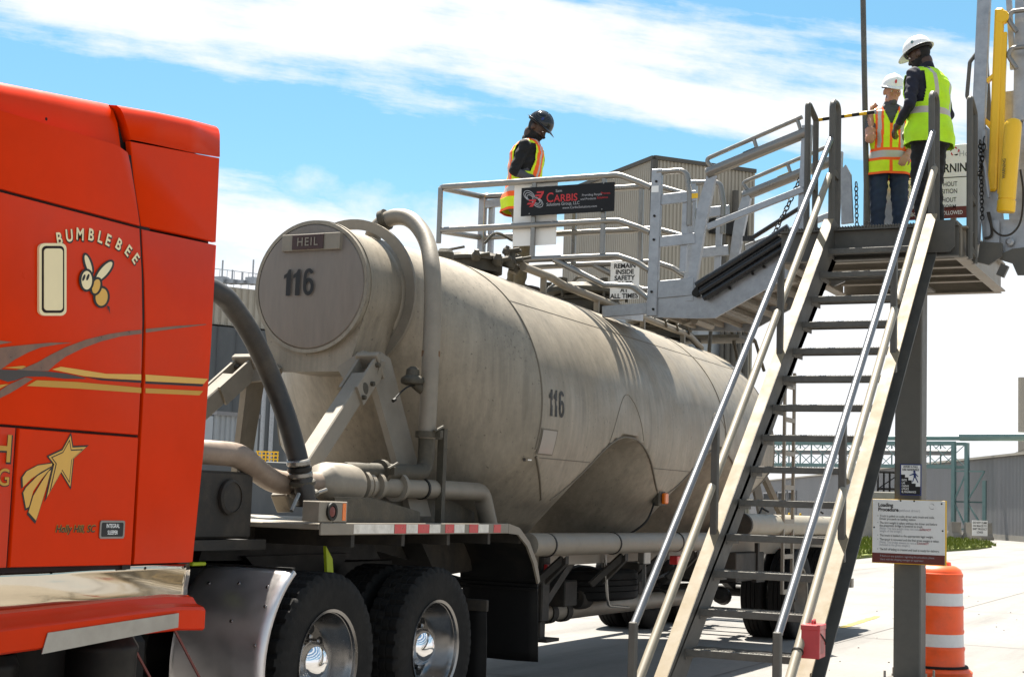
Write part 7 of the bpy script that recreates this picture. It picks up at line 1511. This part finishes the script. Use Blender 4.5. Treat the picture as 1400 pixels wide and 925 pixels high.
        if vest.get('print'):
            for s_, z, sz in vest['print']:
                def mp(x, y, z=z):
                    a, b, cyy = tor(z+y); xx = -x; aa, bb = a+.030, b+.030; return W3(bend((xx, cyy-bb*math.sqrt(max(0, 1-(xx/aa)**2))-.004, z+y)))
                text('lettering', s_, (0, 0, 0), (1, 0, 0), (0, 0, 1), sz, M['ink'], vo, 'CENTER', 1.0, .02, mapf=lambda x, y, mp=mp: mp(x, y))
    # hard hat
    mb = MB(); n = 48; rows = []
    def hatp(u_, t_):
        c_, s_ = math.cos(t_), math.sin(t_); fr = max(0, s_)
        if u_ <= 1: e = R(90*(1-u_)); rr = math.cos(e); z = math.sin(e)*.122; return V3((.108*rr*c_, .004+.130*rr*s_, .035+z+(.006 if abs(c_) < .18 and u_ < .8 else 0)))
        g_ = u_-1; return V3(((.108+.018*g_)*c_, .004+(.130+(.020+.042*fr**2)*g_)*s_, .035-.010*g_-.018*g_*fr**2))
    for u_ in (.03, .15, .3, .45, .6, .75, .88, .97, 1.0, 1.25, 1.6, 2.0): rows.append([W3(H(hatp(u_, 2*math.pi*k/n)+V3((0, 0, .022)))) for k in range(n)])
    m = len(rows); mb.add([p for r_ in rows for p in r_], [(i*n+k, i*n+(k+1) % n, (i+1)*n+(k+1) % n, (i+1)*n+k) for i in range(m-1) for k in range(n)]+[list(range(n))])
    ho = obj('hard_hat', mb, M[hat['m']], root, sharp=50); ho.modifiers.new('thickness', 'SOLIDIFY').thickness = .003
    mb = MB(); a = [W3(H(V3((.098*math.cos(t_), .0+.118*math.sin(t_), .038)))) for t_ in np.linspace(0, 2*math.pi, 30)[:-1]]; mb.tube(a, .010*S, 6, closed=True); obj('hat_band', mb, M['ink'], ho)
    for sx_, sy_, m_ in hat.get('logo', ()):
        q = [hatp(.78+.10*math.sin(t_), sx_+.10*math.cos(t_)) for t_ in np.linspace(0, 2*math.pi, 14)[:-1]]
        mb = MB(); mb.poly([W3(H(V3((p[0]*1.03, p[1]*1.03, p[2]+.024)))) for p in q]); obj('hat_sticker', mb, M[m_], ho, smooth=False)
    return root, W3
def paint_two_tone(x, z, front, c_):
    if .965 < z < 1.035: return 1
    if .936 < z <= .965 or 1.035 <= z < 1.064: return 2
    ax_ = abs(x)
    if z >= 1.064:
        if .092 < ax_ < .128: return 1
        if .070 < ax_ <= .092 or .128 <= ax_ < .150: return 2
    if z < vest_hem+.022 or (front and ax_ < .012): return 2
    return 0
vest_hem = .80
def paint_wide(x, z, front, c_):
    if .975 < z < 1.03: return 1
    if .925 < z <= .975 or 1.03 <= z < 1.08: return 2
    ax_ = abs(x)
    if z >= 1.08:
        if .098 < ax_ < .124: return 1
        if .062 < ax_ <= .098 or .124 <= ax_ < .165: return 2
    return 2 if z < vest_hem+.022 else 0
# worker in the cage, looking down to the right
bz = 3.49; p = onY(717, 330, 13.5)
hb = onY(738, 152, 13.5)
S1 = 1.045
manC, _ = person('worker in black hard hat and orange-striped lime vest standing inside the cage', (p[0]-0.05, 13.5, bz), (0.94, 0.34), S1,
    dict(elR=(.235, -.05, 1.155), wrR=(.16, .19, 1.06), elL=(-.24, -.03, 1.15), wrL=(-.12, .20, 1.02), kneeR=(.10, .05, .5), ankR=(.11, .02, .09), kneeL=(-.10, .0, .5), ankL=(-.11, -.09, .09)),
    (R(-8), R(-38), (0, .125, 1.63)), dict(top='blackcloth', arm='blackcloth', fore='greycloth', legs='khaki', boot='boot', skin='skin_dk', hair='beard', beard='beard'),
    dict(hem=.80, mats=['limey', 'silver', 'hviso'], paint=paint_wide), dict(m='hatblack', logo=((R(10), 0, 'inkblue'),)), stoop=0.20, bulk=1.14)
# worker seen from behind at the stair head
p = onY(1268, 200, 13.45)
def paint_back(x, z, front, c_):
    if 1.075 < z < 1.13: return 1
    if z >= 1.13 and .085 < abs(x) < .125: return 1
    return 0
manR, _ = person('tall worker in white hard hat seen from behind in plain lime vest', (p[0]+0.02, 13.45, ZP), (-0.93, 0.36), 1.03,
    dict(elL=(-.265, .0, 1.14), wrL=(-.17, .20, 1.02), elR=(.25, .0, 1.15), wrR=(.12, .20, 1.03)),
    (R(10), R(-22), (0, .10, 1.645)), dict(top='navy', arm='navy', fore='navy', legs='blackcloth', boot='boot', skin='skin_dk', hair='beard', beard='beard'),
    dict(hem=.83, mats=['lime', 'silver'], paint=paint_back, flare=.12, print=[('CEMENT', 1.36, .07), ('PLANT', 1.29, .06)] if False else None), dict(m='hatwhite', logo=((R(185), 0, 'teal'),)), stoop=0.14, bulk=1.2)
# worker holding the tall pole
p = onY(1224, 220, 14.15); baseL = V3((p[0]-.06, 14.15, ZP)); faceL = unit((0.34, -0.94, 0)); rL = V3((faceL[1], -faceL[0], 0)); SL = 0.945
def toL(Pw): d_ = (V3(Pw)-baseL)/SL; return (float(d_ @ rL), float(d_ @ faceL), float(d_[2]))
PT, PB = onY(1179.5, -25, 14.02), onY(1185.5, 303, 14.02)
gp_ = PT+(PB-PT)*((onY(1186, 160, 14.02)[2]-PT[2])/(PB[2]-PT[2])); gdir = V3(toL(gp_+unit(PT-PB)))-V3(toL(gp_))
wrL_ = V3(toL(onY(1191, 160, 14.03)))
manL, _ = person('worker in white hard hat and orange-striped vest gripping a tall pole', baseL, faceL, SL,
    dict(elR=toL(onY(1190, 190, 13.93)), wrR=tuple(wrL_), shR=(.18, .02, 1.40), elL=(-.25, .0, 1.14), wrL=(-.15, .19, .98)),
    (R(12), R(-16), (-.02, .075, 1.64)), dict(top='greycloth', arm='greycloth', fore='skin_lt', legs='denim', boot='boot', skin='skin_lt', hair='hair_g', short='greycloth'),
    dict(hem=.80, mats=['limey', 'silver', 'hviso'], paint=paint_two_tone), dict(m='hatwhite', logo=((R(80), 0, 'inkred'),)), stoop=0.12, hand_grip={'R': tuple(gdir)})
mb = MB(); mb.tube([PT, PB], 0.026, 14); PO = tag(obj('tall_pole', mb, M['grey_webshade'], sharp=50), 'tall dark grey pole gripped by the worker at the platform edge', 'pole')
